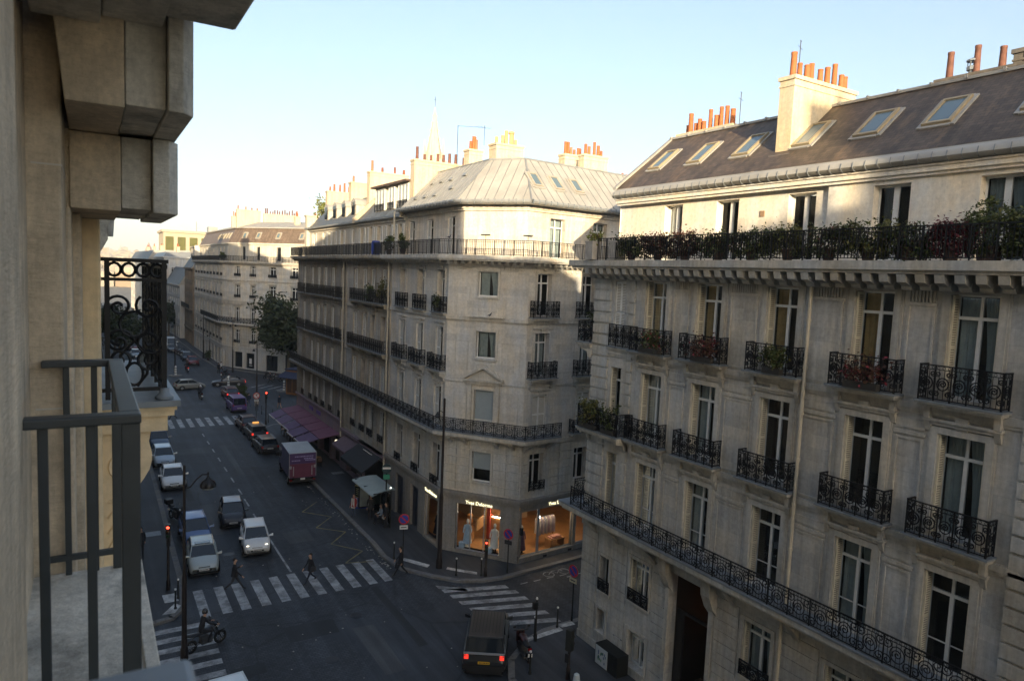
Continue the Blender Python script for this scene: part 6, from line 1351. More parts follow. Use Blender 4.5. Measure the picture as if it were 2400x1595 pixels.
def truck():
    R=thing('delivery_truck','purple box delivery truck with pink tail lift parked at the right kerb','truck',(14.75,58.3,0),RAD(86)); PU=P_('truckpurple',(.06,.028,.12)); PK=plain('pink_tail_lift',(.12,.02,.06),.5,0,.15,2)
    m=MB(); m.box(-2.95,.75,-1.05,1.05,.75,2.75); bo=m.build('box',[PU],R); bevel(bo,.03)
    m=MB(); m.box(-2.97,.77,-1.07,1.07,2.751,2.80); m.build('box_roof',[plain('pale_grey_truck_roof',(.42,.46,.49),.5,0,.15,1)],R)
    m=MB(); m.box(-2.995,-2.952,-.98,.98,.8,1.9); m.build('tail_lift',[PK],R)
    for s in (-1,1):
        m=MB(); m.box(-3.03,-2.996,s*.72-.035,s*.72+.035,.95,1.7); m.box(-3.02,-2.955,s*.95-.09,s*.95+.09,1.52,1.75); m.build('lift_arm',[plain('dull_alloy',(.32,.32,.33),.5,.4)],R)
        m=MB(); m.box(-3.0,-2.94,s*.9-.1,s*.9+.1,.5,.62); m.build('tail_light',[TL],R)
        for x in (2.0,-1.9): wheel(R,x,s*.88,.38,.26)
        m=MB(); m.box(-3.0,-2.953,s*1.05-.02,s*1.05+.02,.8,2.75); m.build('corner_post',[plain('dull_alloy',(.32,.32,.33))],R)
    q=random.Random(2); m=MB()
    for z,a,b in ((2.48,-.62,.78),(2.3,.1,.8),(2.16,-.85,-.25),(2.16,.2,.9)):
        y=a
        while y<b: l=q.uniform(.04,.12); m.box(-2.965,-2.951,-y-l,-y,z-.045,z+.045); y+=l+.03
    m.build('lettering',[plain('lilac_lettering',(.32,.28,.5),.6)],R)
    c=MB(); pr=[(.85,.5),(2.7,.5),(2.78,1.0),(2.45,1.25),(1.95,2.0),(1.0,2.1),(.85,2.1)]; c.prism(pr,-.95,.95,'y'); co=c.build('cab',[PU],R); bevel(co,.05,3)
    for s in (-1,1):
        g=MB(); g.face([(1.1,s*.955,1.3),(2.15,s*.955,1.3),(1.85,s*.955,1.9),(1.1,s*.955,1.95)]); g.build('side_window',[CGL],R); m=MB(); m.box(2.15,2.3,s*1.0-.02,s*1.25+.02 if s>0 else s*1.0+.02,1.35,1.7) if s>0 else m.box(2.15,2.3,-1.27,-.98,1.35,1.7); m.build('mirror',[BLACKP],R)
    g=MB(); g.face([(2.47,-.85,1.27),(2.47,.85,1.27),(1.97,.8,1.98),(1.97,-.8,1.98)]); g.build('windscreen',[CGL],R)
    m=MB(); m.box(-2.9,2.6,-.7,.7,.4,.74); m.box(-3.0,-2.85,-1,1,.42,.56); m.build('chassis',[BLACKP],R)
    m=MB(); m.box(-3.04,-3.0,-.18,.18,.6,.74); m.build('number_plate',[PLW],R)
truck()
def moto(label,x,y,hd,col=None,box=False,lit=None,name='motorbike',s=1.0,tl=False,scooter=False,screen=False,plate=True):
    R=thing(name,label,'motorbike',(x,y,0),RAD(hd)); col=col or BLACKP; r=.31 if not scooter else .24; wb=.70
    for sx in (1,-1):
        m=MB(); n=20; m.grid([[((r-.06+.06*math.cos(q))*math.cos(2*math.pi*j/n)+sx*wb,.055*math.sin(q),r+(r-.06+.06*math.cos(q))*math.sin(2*math.pi*j/n)) for j in range(n)] for q in [2*math.pi*k/8 for k in range(9)]],close=True); o=m.build('wheel',[TYRE],R,smooth=60)
        m=MB(); m.tube([(sx*wb,-.05,r),(sx*wb,.05,r)],.05,8)
        for k in range(10): a=k*math.pi/5; m.tube([(sx*wb,0,r),(sx*wb+(r-.09)*math.cos(a),0,r+(r-.09)*math.sin(a))],.008,4)
        m.build('rim',[RIM],o)
    m=MB(); sec=[(.42,.62,.10),(.30,.86,.16),(.10,.92,.19),(-.12,.86,.17),(-.25,.80,.14)]
    m.grid([[(a,w*math.cos(2*math.pi*j/10),zc+.10*math.sin(2*math.pi*j/10)) for j in range(10)] for a,zc,w in sec],close=True); m.build('tank',[col],R,smooth=60)
    m=MB(); m.grid([[(a,w*math.cos(2*math.pi*j/8),zc+.06*math.sin(2*math.pi*j/8)) for j in range(8)] for a,zc,w in ((-.2,.82,.1),(-.4,.8,.15),(-.75,.85,.14),(-.95,.92,.08),(-1.0,.94,.02))],close=True); m.build('seat',[BLACKP],R,smooth=60)
    m=MB(); m.box(-.25,.25,-.17,.17,.30,.66); m.tube([(.2,.12,.6),(.34,.14,.45),(.1,.16,.28),(-.8,.17,.36)],.045,7); m.tube([(.45,0,.85),(-.1,0,.7),(-.6,0,.72)],.03,6); m.tube([(-.1,.08,.4),(-wb,.09,r)],.025,6); m.tube([(-.1,-.08,.4),(-wb,-.09,r)],.025,6); m.tube([(-.5,.1,.75),(-.62,.1,.4)],.03,6); m.build('engine',[plain('engine_metal',(.10,.10,.105),.45,.6,.2,9)],R)
    m=MB()
    for sy in (-.08,.08): m.tube([(wb,sy,r),(.42,sy,1.0)],.024,6)
    m.tube([(.40,-.36,1.06),(.44,-.12,1.0),(.44,.12,1.0),(.40,.36,1.06)],.016,6); m.box(wb-.2,wb+.2,-.06,.06,r*2+.0,r*2+.03); m.build('fork',[IRON],R)
    m=MB(); m.grid([[(.52+.06*q,.1*q2*math.cos(2*math.pi*j/10),.9+.1*q2*math.sin(2*math.pi*j/10)) for j in range(10)] for q,q2 in ((-1,.6),(0,1),(1,.8),(1.2,.02))],close=True); m.build('headlight',[HLON if lit else HL],R,smooth=60)
    for sy in (-1,1):
        m=MB(); m.tube([(.38,sy*.28,1.06),(.36,sy*.34,1.22)],.008,4); m.box(.35,.37,min(sy*.28,sy*.42),max(sy*.28,sy*.42),1.2,1.28); m.build('mirror',[BLACKP],R)
    m=MB(); m.box(-1.0,-.94,-.08,.08,.78,.88); m.build('tail_light',[TLON if tl else TL],R)
    if plate: m=MB(); m.box(-1.06,-1.045,-.1,.1,.5,.66); m.build('number_plate',[PLW],R)
    if box: m=MB(); m.box(-1.25,-.82,-.24,.24,.98,1.32); o=m.build('top_box',[BLACKP],R); bevel(o,.05,3)
    if scooter or screen:
        m=MB(); m.prism([(.62,.45),(.58,.95),(.46,1.05),(.44,.95),(.52,.45)],-.2,.2,'y'); m.box(-.2,.5,-.16,.16,.28,.36); o=m.build('leg_shield',[col],R); bevel(o,.03); m=MB(); m.grid([[(.52-.1*t,.22*s_,1.02+.42*t-.06*s_*s_) for s_ in (-1,-.5,0,.5,1)] for t in (0,.5,1)]); m.build('wind_screen',[GLASS],R)
    return R
moto('black motorbike ridden past the left end of the crossing',4.4,33.05,20,plain('black_tank',(.02,.02,.024),.3,coat=.5),lit=None,name='motorbike')
moto('motorbike with a black top box parked behind the blue hatchback',4.9,51.0,-70,box=True,screen=True)
moto('dark scooter with a small white plate standing beside the off-road car',17.1,25.9,75,P_('darkred3',(.05,.014,.014)),scooter=True,name='scooter',screen=True)
moto('scooter ridden towards the far junction behind the grey hatchback',12.25,97.3,95,BLACKP,scooter=True,name='scooter',lit=True)
moto('red scooter ridden through the far junction',13.4,122.3,95,P_('red',(.35,.02,.02)),scooter=True,name='scooter',tl=True)
for k in range(6): moto('motorbike in the tight row parked far up the right kerb',15.4-.12*k,141.5+k*1.15,-20 if k%2 else -35,(BLACKP,P_('silverblue',(.36,.42,.48)))[k%2],scooter=k%3==0,name='motorbike',screen=k%2==0)['group']='motorbikes parked far up the kerb'
for k,(x,y) in enumerate(((17.9,115.5),(18.6,117.2),(18.1,113.6))): moto('motorbike parked at the tip of the far corner pavement',x,y,60+20*k,BLACKP,screen=k==0)['group']='motorbikes at the tip of the far corner'
for k,(x,y) in enumerate(((24.0,112),(24.9,110.3),(25.6,108.6),(26.6,107))): moto('motorbike in the row beside the plane tree',x,y,150,BLACKP,scooter=k%2==0)['group']='motorbikes beside the plane tree'
# ================================================================= people
SKIN=plain('skin',(.42,.25,.17),.6,0,.08,9); SHOE=plain('dark_shoe_leather',(.02,.018,.016),.5,0,.1,5)
HAIRS={'dark':plain('dark_hair',(.02,.014,.01),.7,0,.2,20),'brown':plain('brown_hair',(.07,.04,.02),.7,0,.2,20),'grey':plain('grey_hair',(.25,.24,.23),.7,0,.2,20)}
def cloth(n,c): return plain('cloth_'+n,c,.9,0,.2,7)
def skin_body(name,nodes,edges,root,sub=1):
    """nodes: {key:(co,radius)}; a single skinned surface"""
    me=bpy.data.meshes.new(name); bm=bmesh.new(); lay=bm.verts.layers.skin.verify(); vs={}
    for k,(co,r) in nodes.items():
        v=bm.verts.new(co); v[lay].radius=(r,r) if not hasattr(r,'__len__') else r; v[lay].use_root=(k==root); vs[k]=v
    for a,b in edges: bm.edges.new((vs[a],vs[b]))
    bm.to_mesh(me); bm.free(); ob=bpy.data.objects.new(name,me); COL.objects.link(ob)
    m=ob.modifiers.new('Skin','SKIN'); m.use_smooth_shade=True
    s=ob.modifiers.new('Subdivision','SUBSURF'); s.levels=sub; s.render_levels=sub
    dg=bpy.context.evaluated_depsgraph_get(); out=bpy.data.meshes.new_from_object(ob.evaluated_get(dg)); bpy.data.objects.remove(ob); return out
def person(label,x,y,hd,pose='stand',top=None,bot=None,hair='dark',h=1.72,z=.0,helmet=None,bag=None,scarf=None,group=None,bare=None,coat=None,phone=False):
    R=thing('person',label,'person',(x,y,z),RAD(hd),group); k=h/1.72; nd={}; S_=pose
    lean=.0
    hip=Vector((0,0,.93)); 
    legs={'stand':(((.0,.0),(.0,.0)),((.02,.0),(.02,.0))),'walk':(((.16,.02),(.36,.0)),((-.08,.02),(-.42,.09))),'stride':(((.2,.02),(.44,.02)),((-.12,.03),(-.5,.12)))}
    if S_ in('ride','sit'): hip=Vector((0,0,.95 if S_=='ride' else .52)); lean=.16 if S_=='ride' else .03
    def p(n,v,r): nd[n]=(Vector(v)*k,r*k if not hasattr(r,'__len__') else (r[0]*k,r[1]*k))
    H=hip; p('hip',H,.135); ch=H+Vector((lean*.9,0,.42)); wa=H+Vector((lean*.4,0,.2)); nk=H+Vector((lean*1.1,0,.565)); hd0=nk+Vector((.03,0,.095)); hd1=nk+Vector((.035,0,.185)); ht=nk+Vector((.015,0,.245))
    p('waist',wa,(.145,.115)); p('chest',ch,(.175,.125)); p('neck',nk,.055); p('jaw',hd0,(.075,.085)); p('head',hd1,(.082,.098)); p('top',ht,.055)
    p('nose',hd1+Vector((.108,0,-.03)),.014)
    E=[('hip','waist'),('waist','chest'),('chest','neck'),('neck','jaw'),('jaw','head'),('head','top'),('head','nose')]
    for i,s in ((0,1),(1,-1)):
        n='LR'[i]
        if S_ in legs: (kx,kz),(ax,az)=legs[S_][i if s>0 else 1]; kn=Vector((kx,s*.10,.49+kz)); an=Vector((ax,s*.095,.09+az)); to=an+Vector((.15,s*.02,-.05 if az<.05 else -.02))
        elif S_=='ride': kn=H+Vector((.42,s*.24,-.12)); an=Vector((.22,s*.24,.38)); to=an+Vector((.17,0,-.04))
        else: kn=H+Vector((.44,s*.12,.02)); an=Vector((.46,s*.12,.09)); to=an+Vector((.15,0,-.05))
        hp=H+Vector((0,s*.095,-.05)); p('h'+n,hp,.098); p('k'+n,kn,.062); p('a'+n,an,.045); p('t'+n,to,.036)
        E+=[('hip','h'+n),('h'+n,'k'+n),('k'+n,'a'+n),('a'+n,'t'+n)]
        sh=ch+Vector((0,s*.185,.055)); 
        if S_=='ride': el=sh+Vector((.18,s*.08,-.22)); wr=Vector((.62,s*.26,1.08)); hd_=(wr-el).normalized()
        elif S_=='sit': el=sh+Vector((.06,s*.05,-.28)); wr=el+Vector((.22,-s*.03,-.05)); hd_=Vector((.9,-s*.3,0))
        else:
            sw={'stand':(.02,.05),'walk':(-.16,.2),'stride':(-.2,.24)}[S_][i]; el=sh+Vector((sw*.6,s*.05,-.29)); wr=el+Vector((sw*.5+.1,-s*.01,-.24)); hd_=(wr-el).normalized()
            if phone and s>0: el=sh+Vector((.05,.04,-.28)); wr=el+Vector((.22,-.06,.12)); hd_=(wr-el).normalized()
        p('s'+n,sh,.072); p('e'+n,el,.047); p('w'+n,wr,.031); pm=wr+hd_*.07; p('p'+n,pm,(.038,.024))
        E+=[('chest','s'+n),('s'+n,'e'+n),('e'+n,'w'+n),('w'+n,'p'+n)]
        side=hd_.cross(Vector((0,s,0))); side=side.normalized() if side.length>1e-3 else Vector((1,0,0)); curl=Vector((0,-s,0))
        for f in range(4):
            o=side*((f-1.5)*.021); b=pm+hd_*.035+o; l=(.062,.075,.07,.055)[f]; p('f%s%d'%(n,f),b+hd_*l*.5+curl*.012,.009); p('g%s%d'%(n,f),b+hd_*l*.8+curl*.04,.0075); E+=[('p'+n,'f%s%d'%(n,f)),('f%s%d'%(n,f),'g%s%d'%(n,f))]
        p('th'+n,wr+hd_*.05+side*-.045+curl*.012,.0105); p('tk'+n,wr+hd_*.085+side*-.058+curl*.03,.009); E+=[('w'+n,'th'+n),('th'+n,'tk'+n)]
    me=skin_body('body',nd,E,'hip'); mats=[top,bot,SKIN,SHOE]; 
    for m in mats: me.materials.append(m)
    seg=[]
    for a,b in E:
        q=a[0]; pair=(a,b)
        if b in('jaw','head','top','nose') or a in('jaw','head') or b[0] in 'fg' and b!='hip' or b[:2] in('th','tk') or (b[0]=='p'): mi=2
        elif b[0]=='t' and b[1:] in('L','R'): mi=3
        elif b[0] in 'hka' and b[1:] in('L','R'): mi=1
        else: mi=0
        if bare and b[0]=='w': mi=2
        seg.append((nd[a][0],nd[b][0],mi))
    for f in me.polygons:
        c=f.center; best=9;bi=0
        for a,b,mi in seg:
            d=b-a; t=max(0,min(1,(c-a).dot(d)/max(1e-9,d.length_squared))); dist=(c-a-d*t).length
            if dist<best: best=dist;bi=mi
        f.material_index=bi; f.use_smooth=True
    link('body',me,R)
    hc=nd['head'][0]+Vector((-.012,0,.025))*k
    if helmet:
        m=MB(); n=12; m.grid([[(hc.x+.135*k*math.sin(a)*math.cos(2*math.pi*j/n),hc.y+.13*k*math.sin(a)*math.sin(2*math.pi*j/n),hc.z+.15*k*math.cos(a)) for j in range(n)] for a in [q*math.pi/8+.02 for q in range(6)]],close=True); m.build('helmet',[helmet],R,smooth=70)
    else:
        m=MB(); n=12; rows=[]
        for q in range(6):
            a=.02+q*.36; rows.append([(hc.x-.012+.108*k*math.sin(a)*math.cos(2*math.pi*j/n)*(.86 if math.cos(2*math.pi*j/n)>.3 and q>2 else 1)-(.05 if math.cos(2*math.pi*j/n)>.4 and q>3 else 0),hc.y+.1*k*math.sin(a)*math.sin(2*math.pi*j/n),hc.z+.118*k*math.cos(a)+(.05 if math.cos(2*math.pi*j/n)>.4 and q>3 else 0)) for j in range(n)])
        m.grid(rows,close=True); m.build('hair',[HAIRS[hair]],R,smooth=70)
    if coat:
        m=MB(); n=14; w=nd['waist'][0]; hh=nd['hip'][0]; m.grid([[(c.x+a*math.cos(2*math.pi*j/n),c.y+b*math.sin(2*math.pi*j/n),z_) for j in range(n)] for c,a,b,z_ in ((w,.125*k,.165*k,w.z+.12*k),(w,.135*k,.165*k,w.z),(hh,.16*k,.19*k,hh.z),(hh,.19*k,.21*k,hh.z-.25*k*coat))],close=True); m.build('coat',[top],R,smooth=70)
    if scarf:
        m=MB(); c=nd['chest'][0]
        for sy in (-.08,.08): m.box(c.x+.115*k,c.x+.15*k,sy-.05,sy+.05,c.z-.62*k,c.z+.12*k)
        m.box(c.x-.15*k,c.x-.12*k,-.18,.18,c.z-.55*k,c.z+.1*k); m.build('scarf',[scarf],R)
    return R,nd
def bag(label,x,y,z,col,hd=0,s=1.0):
    m=MB(); m.hexa([(-.16*s,-.07*s,0),(.16*s,-.07*s,0),(.16*s,.07*s,0),(-.16*s,.07*s,0)],[(-.14*s,-.05*s,.26*s),(.14*s,-.05*s,.26*s),(.14*s,.05*s,.26*s),(-.14*s,.05*s,.26*s)]); m.tube([(-.09*s,0,.26*s),(-.06*s,0,.36*s),(.06*s,0,.36*s),(.09*s,0,.26*s)],.012,5); o=m.build('bag',[col],None,(x,y,z),RAD(hd)); bevel(o,.02,2); return tag(o,label,'bag')
BK=cloth('black',(.014,.014,.018)); NAVY=cloth('navy',(.02,.024,.04)); CHAR=cloth('charcoal',(.035,.035,.04)); WHT=cloth('white',(.62,.62,.6)); RED=cloth('red',(.30,.03,.035)); JEAN=cloth('denim',(.05,.07,.12))
person('man in a dark suit striding along the crossing with his phone held up',6.55,38.45,-12,'stride',BK,CHAR,'dark',1.76,phone=True,coat=.35)
m=MB(); m.box(-.006,.006,-.035,.035,-.07,.07); tag(m.build('phone',[BLACKP],None,(6.87,38.55,1.29),RAD(-12)),'phone held in the raised hand of the striding man','phone')
person('person in dark clothes walking over the middle of the crossing with a shoulder bag',10.42,37.65,190,'walk',BK,NAVY,'dark',1.66,coat=.6); bag('dark shoulder bag hanging at the side of the person in mid crossing',10.5,37.42,.78,CHAR,20)
person('person in black standing at the kerb end of the crossing beside the pole sign',15.25,36.35,150,'walk',BK,BK,'dark',1.7,coat=.5); bag('black bag held by the person standing at the kerb',15.1,36.62,.45,BK,60)
person('woman with red and white scarf waiting in front of the bus shelter',15.85,46.5,-150,'stand',RED,JEAN,'brown',1.62,.14,scarf=WHT,coat=.3)
person('dark clothed person standing inside the bus shelter',16.75,45.6,-120,'stand',CHAR,BK,'dark',1.7,.14,coat=.5)
person('dark clothed person leaning at the near end of the bus shelter',17.15,43.6,170,'stand',BK,CHAR,'dark',1.72,.14,coat=.6)
person('person in pale blue seated on the bus shelter bench',17.2,44.6,180,'sit',cloth('paleblue',(.32,.4,.5)),NAVY,'brown',1.68,.14)
bag('pale shopping bag on the bench of the bus shelter',17.15,44.1,.62,WHT,90)
person('dark figure on the left pavement half hidden by the iron guard post',2.45,45.1,-90,'walk',BK,BK,'dark',1.74,.14,coat=.8)
person('pedestrian in a pale top at the left end of the far crossing',7.9,85.2,170,'walk',WHT,BK,'dark',1.72)
person('pedestrian in dark clothes with bare legs on the far right pavement corner',19.9,87.0,100,'walk',NAVY,SKIN,'dark',1.68,.14,coat=.5)
person('pale shirted pedestrian beside the purple van',17.2,86.8,80,'walk',cloth('sand',(.35,.3,.25)),CHAR,'brown',1.7)
person('pedestrian in a dark top just behind the pale shirted one by the purple van',16.85,89.8,95,'walk',NAVY,JEAN,'dark',1.74)
person('rider in black leaning over the motorbike at the crossing',4.18,32.98,20,'ride',BK,BK,'dark',1.74,0,helmet=plain('black_helmet',(.02,.02,.022),.25,0,0,1,coat=.6))
person('rider on the scooter behind the grey hatchback',12.27,97.1,95,'ride',CHAR,BK,'dark',1.72,0,helmet=plain('white_helmet',(.7,.7,.7),.3))
person('rider in black on the red scooter in the far junction',13.42,122.1,95,'ride',BK,BK,'dark',1.72,0,helmet=plain('black_helmet',(.02,.02,.022)))
for k,(x,y) in enumerate(((17.6,118.5),(18.2,120),(23,106.5),(26.3,104.5))): person(('dark pedestrian among the motorbikes at the far corner','pale pedestrian at the far corner kerb','pedestrian near the kiosk under the plane tree','pedestrian walking away past the kiosk')[k],x,y,90+k*40,'walk',(BK,WHT,NAVY,CHAR)[k],BK,'dark',1.7,.14)
# ================================================================= street furniture
POLE=plain('dark_green_pole',(.010,.012,.012),.5,.2,.15,6); MAROON=plain('maroon_pole',(.013,.008,.008),.5,.1,.15,6); WCAP=plain('white_cap',(.7,.7,.68),.5)
def bollard(x,y,label,h=1.05,ball=True):
    R=thing('bollard',label,'bollard',(x,y,.14),0); m=MB(); m.lathe([(.07,0),(.07,.08),(.045,.12),(.04,h-.14),(.055,h-.1),(.03,h-.08)],0,0,10); m.build('post',[POLE],R,smooth=40); m=MB(); m.lathe([(.02,h-.09),(.055,h-.05),(.055,h),(.02,h+.03)],0,0,10); m.build('knob',[WCAP],R,smooth=60)
for x,y,l in ((15.7,38.5,'white knobbed bollard beside the pole of the blue and red sign'),(18.05,34.75,'white knobbed bollard on the kerb in front of the corner shop window'),(19.35,34.1,'white knobbed bollard right beside the small traffic light at the shop'),(18.35,26.85,'white knobbed bollard beside the slim post near the dark off-road car'),(19.9,27.15,'white knobbed bollard at the end of the side street crossing near the tall sign'),(16.45,24.3,'white knobbed bollard at the bottom edge of the picture'),(3.56,37.35,'bollard on the left kerb nearest the motorbike rider'),(3.8,38.5,'bollard on the left kerb just behind the first one')): bollard(x,y,l)
def pole(label,x,y,h,r=.035,name='post',z=.14,mat=None):
    R=thing(name,label,'post',(x,y,z)); m=MB(); m.lathe([(r*2,0),(r*2,.3),(r*1.1,.4),(r,h),(r*.6,h+.04)],0,0,10); m.build('post',[mat or POLE],R,smooth=40); return R
R=pole('slim dark post with small box and white tip by the off-road car',18.2,26.55,2.05,.045); m=MB(); m.box(-.2,.02,-.1,.1,1.62,1.95); m.build('signal_box',[BLACKP],R); m=MB(); m.lathe([(.03,2.04),(.06,2.1),(.03,2.18)],0,0,8); m.build('tip',[WCAP],R)
NPB=plain('sign_blue',(.02,.05,.32),.4); NPR=plain('sign_red',(.5,.02,.02),.4); SGW=plain('sign_white',(.65,.65,.63),.45)
def roundsign(label,x,y,h,hd,kind='nopark',plate=True,r=.32,z=.14,plcol=None):
    R=thing('road_sign',label,'road sign',(x,y,z),RAD(hd)); m=MB(); m.lathe([(.06,0),(.06,.2),(.038,.25),(.035,h+.1)],0,0,9); m.build('post',[POLE],R,smooth=40)
    T=Matrix.Translation((.05,0,h))@Matrix.Rotation(math.pi/2,4,'Y'); m=MB(T); n=24
    m.lathe([(r,-.012),(r,.012)],0,0,n,0); d=m.build('disc',[plain('sign_back',(.2,.2,.2),.5,.5)],R); m=MB(T)
    if kind=='nopark': m.lathe([(r,.013),(r,.016)],0,0,n,1); m.lathe([(r*.78,.017),(r*.78,.019)],0,0,n,0); m.T=T@Matrix.Rotation(RAD(45),4,'Z'); m.box(-r*.8,r*.8,-.04,.04,.0195,.021,1)
    else: m.lathe([(r,.013),(r,.016)],0,0,n,1); m.lathe([(r*.78,.017),(r*.78,.019)],0,0,n,2); m.box(-r*.5,r*.2,-.035,.035,.0195,.021,3); m.box(-r*.5,-r*.3,-.035,.2,.0195,.021,3); m.T=T@Matrix.Rotation(RAD(40),4,'Z'); m.box(-r*.8,r*.8,-.03,.03,.0215,.023,1)
    m.build('face',[NPB,NPR,SGW,BLACKP],d)
    if plate: m=MB(); m.box(.03,.06,-.24,.24,h-r-.3,h-r-.06); m.box(.06,.062,-.18,.16,h-r-.21,h-r-.15,1); m.build('plate',[plcol or SGW,PLT],R)
    return R
roundsign('round no parking sign with white plate between the crossing and the bus shelter',15.82,37.4,2.85,-108)
roundsign('round dark red sign with a dark plate in front of the shop corner',20.95,33.8,2.35,-150,'nopark',plcol=BLACKP)
roundsign('tall round sign with cream plate at the side street corner, nearly edge on',20.95,27.35,2.65,-170,'nopark',plcol=plain('cream_plate',(.5,.45,.3),.5))
roundsign('round no turn sign with red ring and white plate at the far crossing',15.98,80.9,2.9,-95,'noturn',r=.36)
def signal(label,x,y,h,hd,on='red',s=1.0,back=False,two=False,pm=None):
    R=thing('traffic_light',label,'traffic light',(x,y,.14),RAD(hd)); m=MB(); m.lathe([(.11,0),(.11,.5),(.075,.56),(.065,h)],0,0,10); m.build('post',[pm or MAROON],R,smooth=40)
    m=MB(); m.box(-.12,.14,-.13*s,.13*s,h-.05,h+.78*s); hs=m.build('housing',[plain('signal_housing',(.02,.022,.02),.5)],R); bevel(hs,.02)
    for k,c in enumerate(('green','amber','red')):
        z=h+.13*s+k*.25*s; ON=(c==on); mt=plain('lamp_%s_%s'%(c,ON),{'green':(.01,.05,.02),'amber':(.07,.04,.01),'red':(.1,.012,.01)}[c] if not ON else (.9,.05,.03),.3,0,0,1,(1,.06,.03) if ON else None,1.8 if ON else 0)
        m=MB(Matrix.Translation((.141,0,z))@Matrix.Rotation(math.pi/2,4,'Y')); m.lathe([(.095*s,0),(.08*s,.02),(.02,.03)],0,0,14); m.build('signal_lamp',[mt],R,smooth=60)
        m=MB(Matrix.Translation((.14,0,z))@Matrix.Rotation(math.pi/2,4,'Y')); m.grid([[(.11*s*math.cos(a),.11*s*math.sin(a),zz) for a in [math.pi*.62+j*math.pi*.76/8 for j in range(9)]] for zz in (0,.14)]); m.build('visor',[BLACKP],R)
    m=MB(); m.box(-.16,-.12,-.1,.1,h-.55,h-.15); m.build('pedestrian_box',[BLACKP],R); return R
signal('traffic light showing red at the far crossing on the right',16.55,78.6,2.95,-95,'red',pm=MAROON)
signal('small traffic light showing red in front of the corner shop window',19.55,33.95,1.55,-120,'red',.8)
signal('dark traffic light in the bottom right foreground, its lamps unlit',17.72,23.2,1.35,20,None,1.15)
m=MB(); m.lathe([(.15,0),(.17,.2),(.12,.52),(.04,.58)],17.74,22.6,12,0,.14); tag(m.build('white_bollard',[plain('pale_blue_white',(.55,.62,.66),.5)],None),'pale rounded bollard below the dark foreground traffic light','bollard')
signal('traffic light on the left pavement glowing red beside the parked blue car',3.45,39.8,2.9,-100,'red',.9)
def lamp(label,x,y,h,head,hd=0,z=.14,arm=1.0,r0=.11):
    R=thing('street_lamp',label,'street lamp',(x,y,z),RAD(hd)); m=MB(); m.lathe([(r0*1.5,0),(r0*1.5,.5),(r0*1.15,.6),(r0,1.3),(r0*.95,h*.42),(r0*.6,h*.45),(r0*.5,h-.05),(r0*.2,h)],0,0,12); m.build('post',[MAROON],R,smooth=30)
    if head=='arm':
        m=MB(); zt=h-1.05; m.tube([(0,0,zt),(.25*arm,0,zt+.05),(.5*arm,0,zt+.35),(.75*arm,0,zt+.55),(arm,0,zt+.52)],.03,7); m.lathe([(.02,0),(.05,.05),(.02,.14)],arm,0,8,0,zt+.5); m.build('arm',[MAROON],R,smooth=40)
        m=MB(); m.lathe([(.34,-.02),(.33,.1),(.26,.22),(.12,.3),(.05,.42),(.03,.5)],arm,0,18,0,zt); m.build('lamp_shade',[plain('lamp_shade_metal',(.012,.012,.013),.35,.4,.1,5)],R,smooth=50)
        m=MB(); m.lathe([(.30,-.03),(.24,-.12),(.08,-.17)],arm,0,16,0,zt); m.build('lamp_glass',[plain('lamp_glass_off',(.4,.42,.42),.15)],R,smooth=60)
    else:
        for sx in ((-1,1) if head=='two' else (-1,)):
            m=MB(); a=sx*.42; m.tube([(0,0,h-.9),(a*.5,0,h-.75),(a,0,h-.8)],.02,6); m.lathe([(.03,.0),(.14,.02),(.18,.1),(.1,.2),(.03,.34)],a,0,12,0,h-1.12); m.build('lantern',[BLACKP],R,smooth=40)
    return R
lamp('street lamp with a curved arm and bell shade on the left pavement',3.42,32.2,8.75,'arm',0,.14,.95)
lamp('tall dark lamp post with a lantern in front of the corner shop',17.62,36.15,10.2,'one',0,.14,r0=.13)
lamp('tall lamp post beside the far corner building',19.85,119.4,8.6,'two',20); lamp('slim lamp post in the middle of the far junction',18.4,93,7.6,'one',10)
lamp('lamp post on the far right kerb by the queue of cars',17.99,138.9,8,'one'); lamp('lamp post at the wall of the far corner building',19.3,140.4,5,'one'); lamp('lamp post on the traffic island far up the street',12.1,127,8,'one',0,0)
def island(x,y,label):
    R=thing('traffic_island',label,'traffic island',(x,y,0)); m=MB(); m.lathe([(.95,0),(.95,.12),(.85,.15)],0,0,16); m.build('base',[KERB],R); m=MB(); m.lathe([(.17,.15),(.15,.9),(.13,1.5),(.06,1.6)],0,0,12); 
    m.build('beacon',[plain('beacon_white',(.7,.7,.68),.5)],R,smooth=40); m=MB()
    for z in (.45,.8,1.15): m.lathe([(.175,z),(.17,z+.1)],0,0,12)
    m.build('band',[POLE],R)
island(11.4,118.8,'white banded beacon on a low island in the far left of the junction'); island(17.1,106.3,'white banded beacon on a low island in front of the black crossing car'); island(23.5,100.1,'white beacon on a low island near the kiosk')
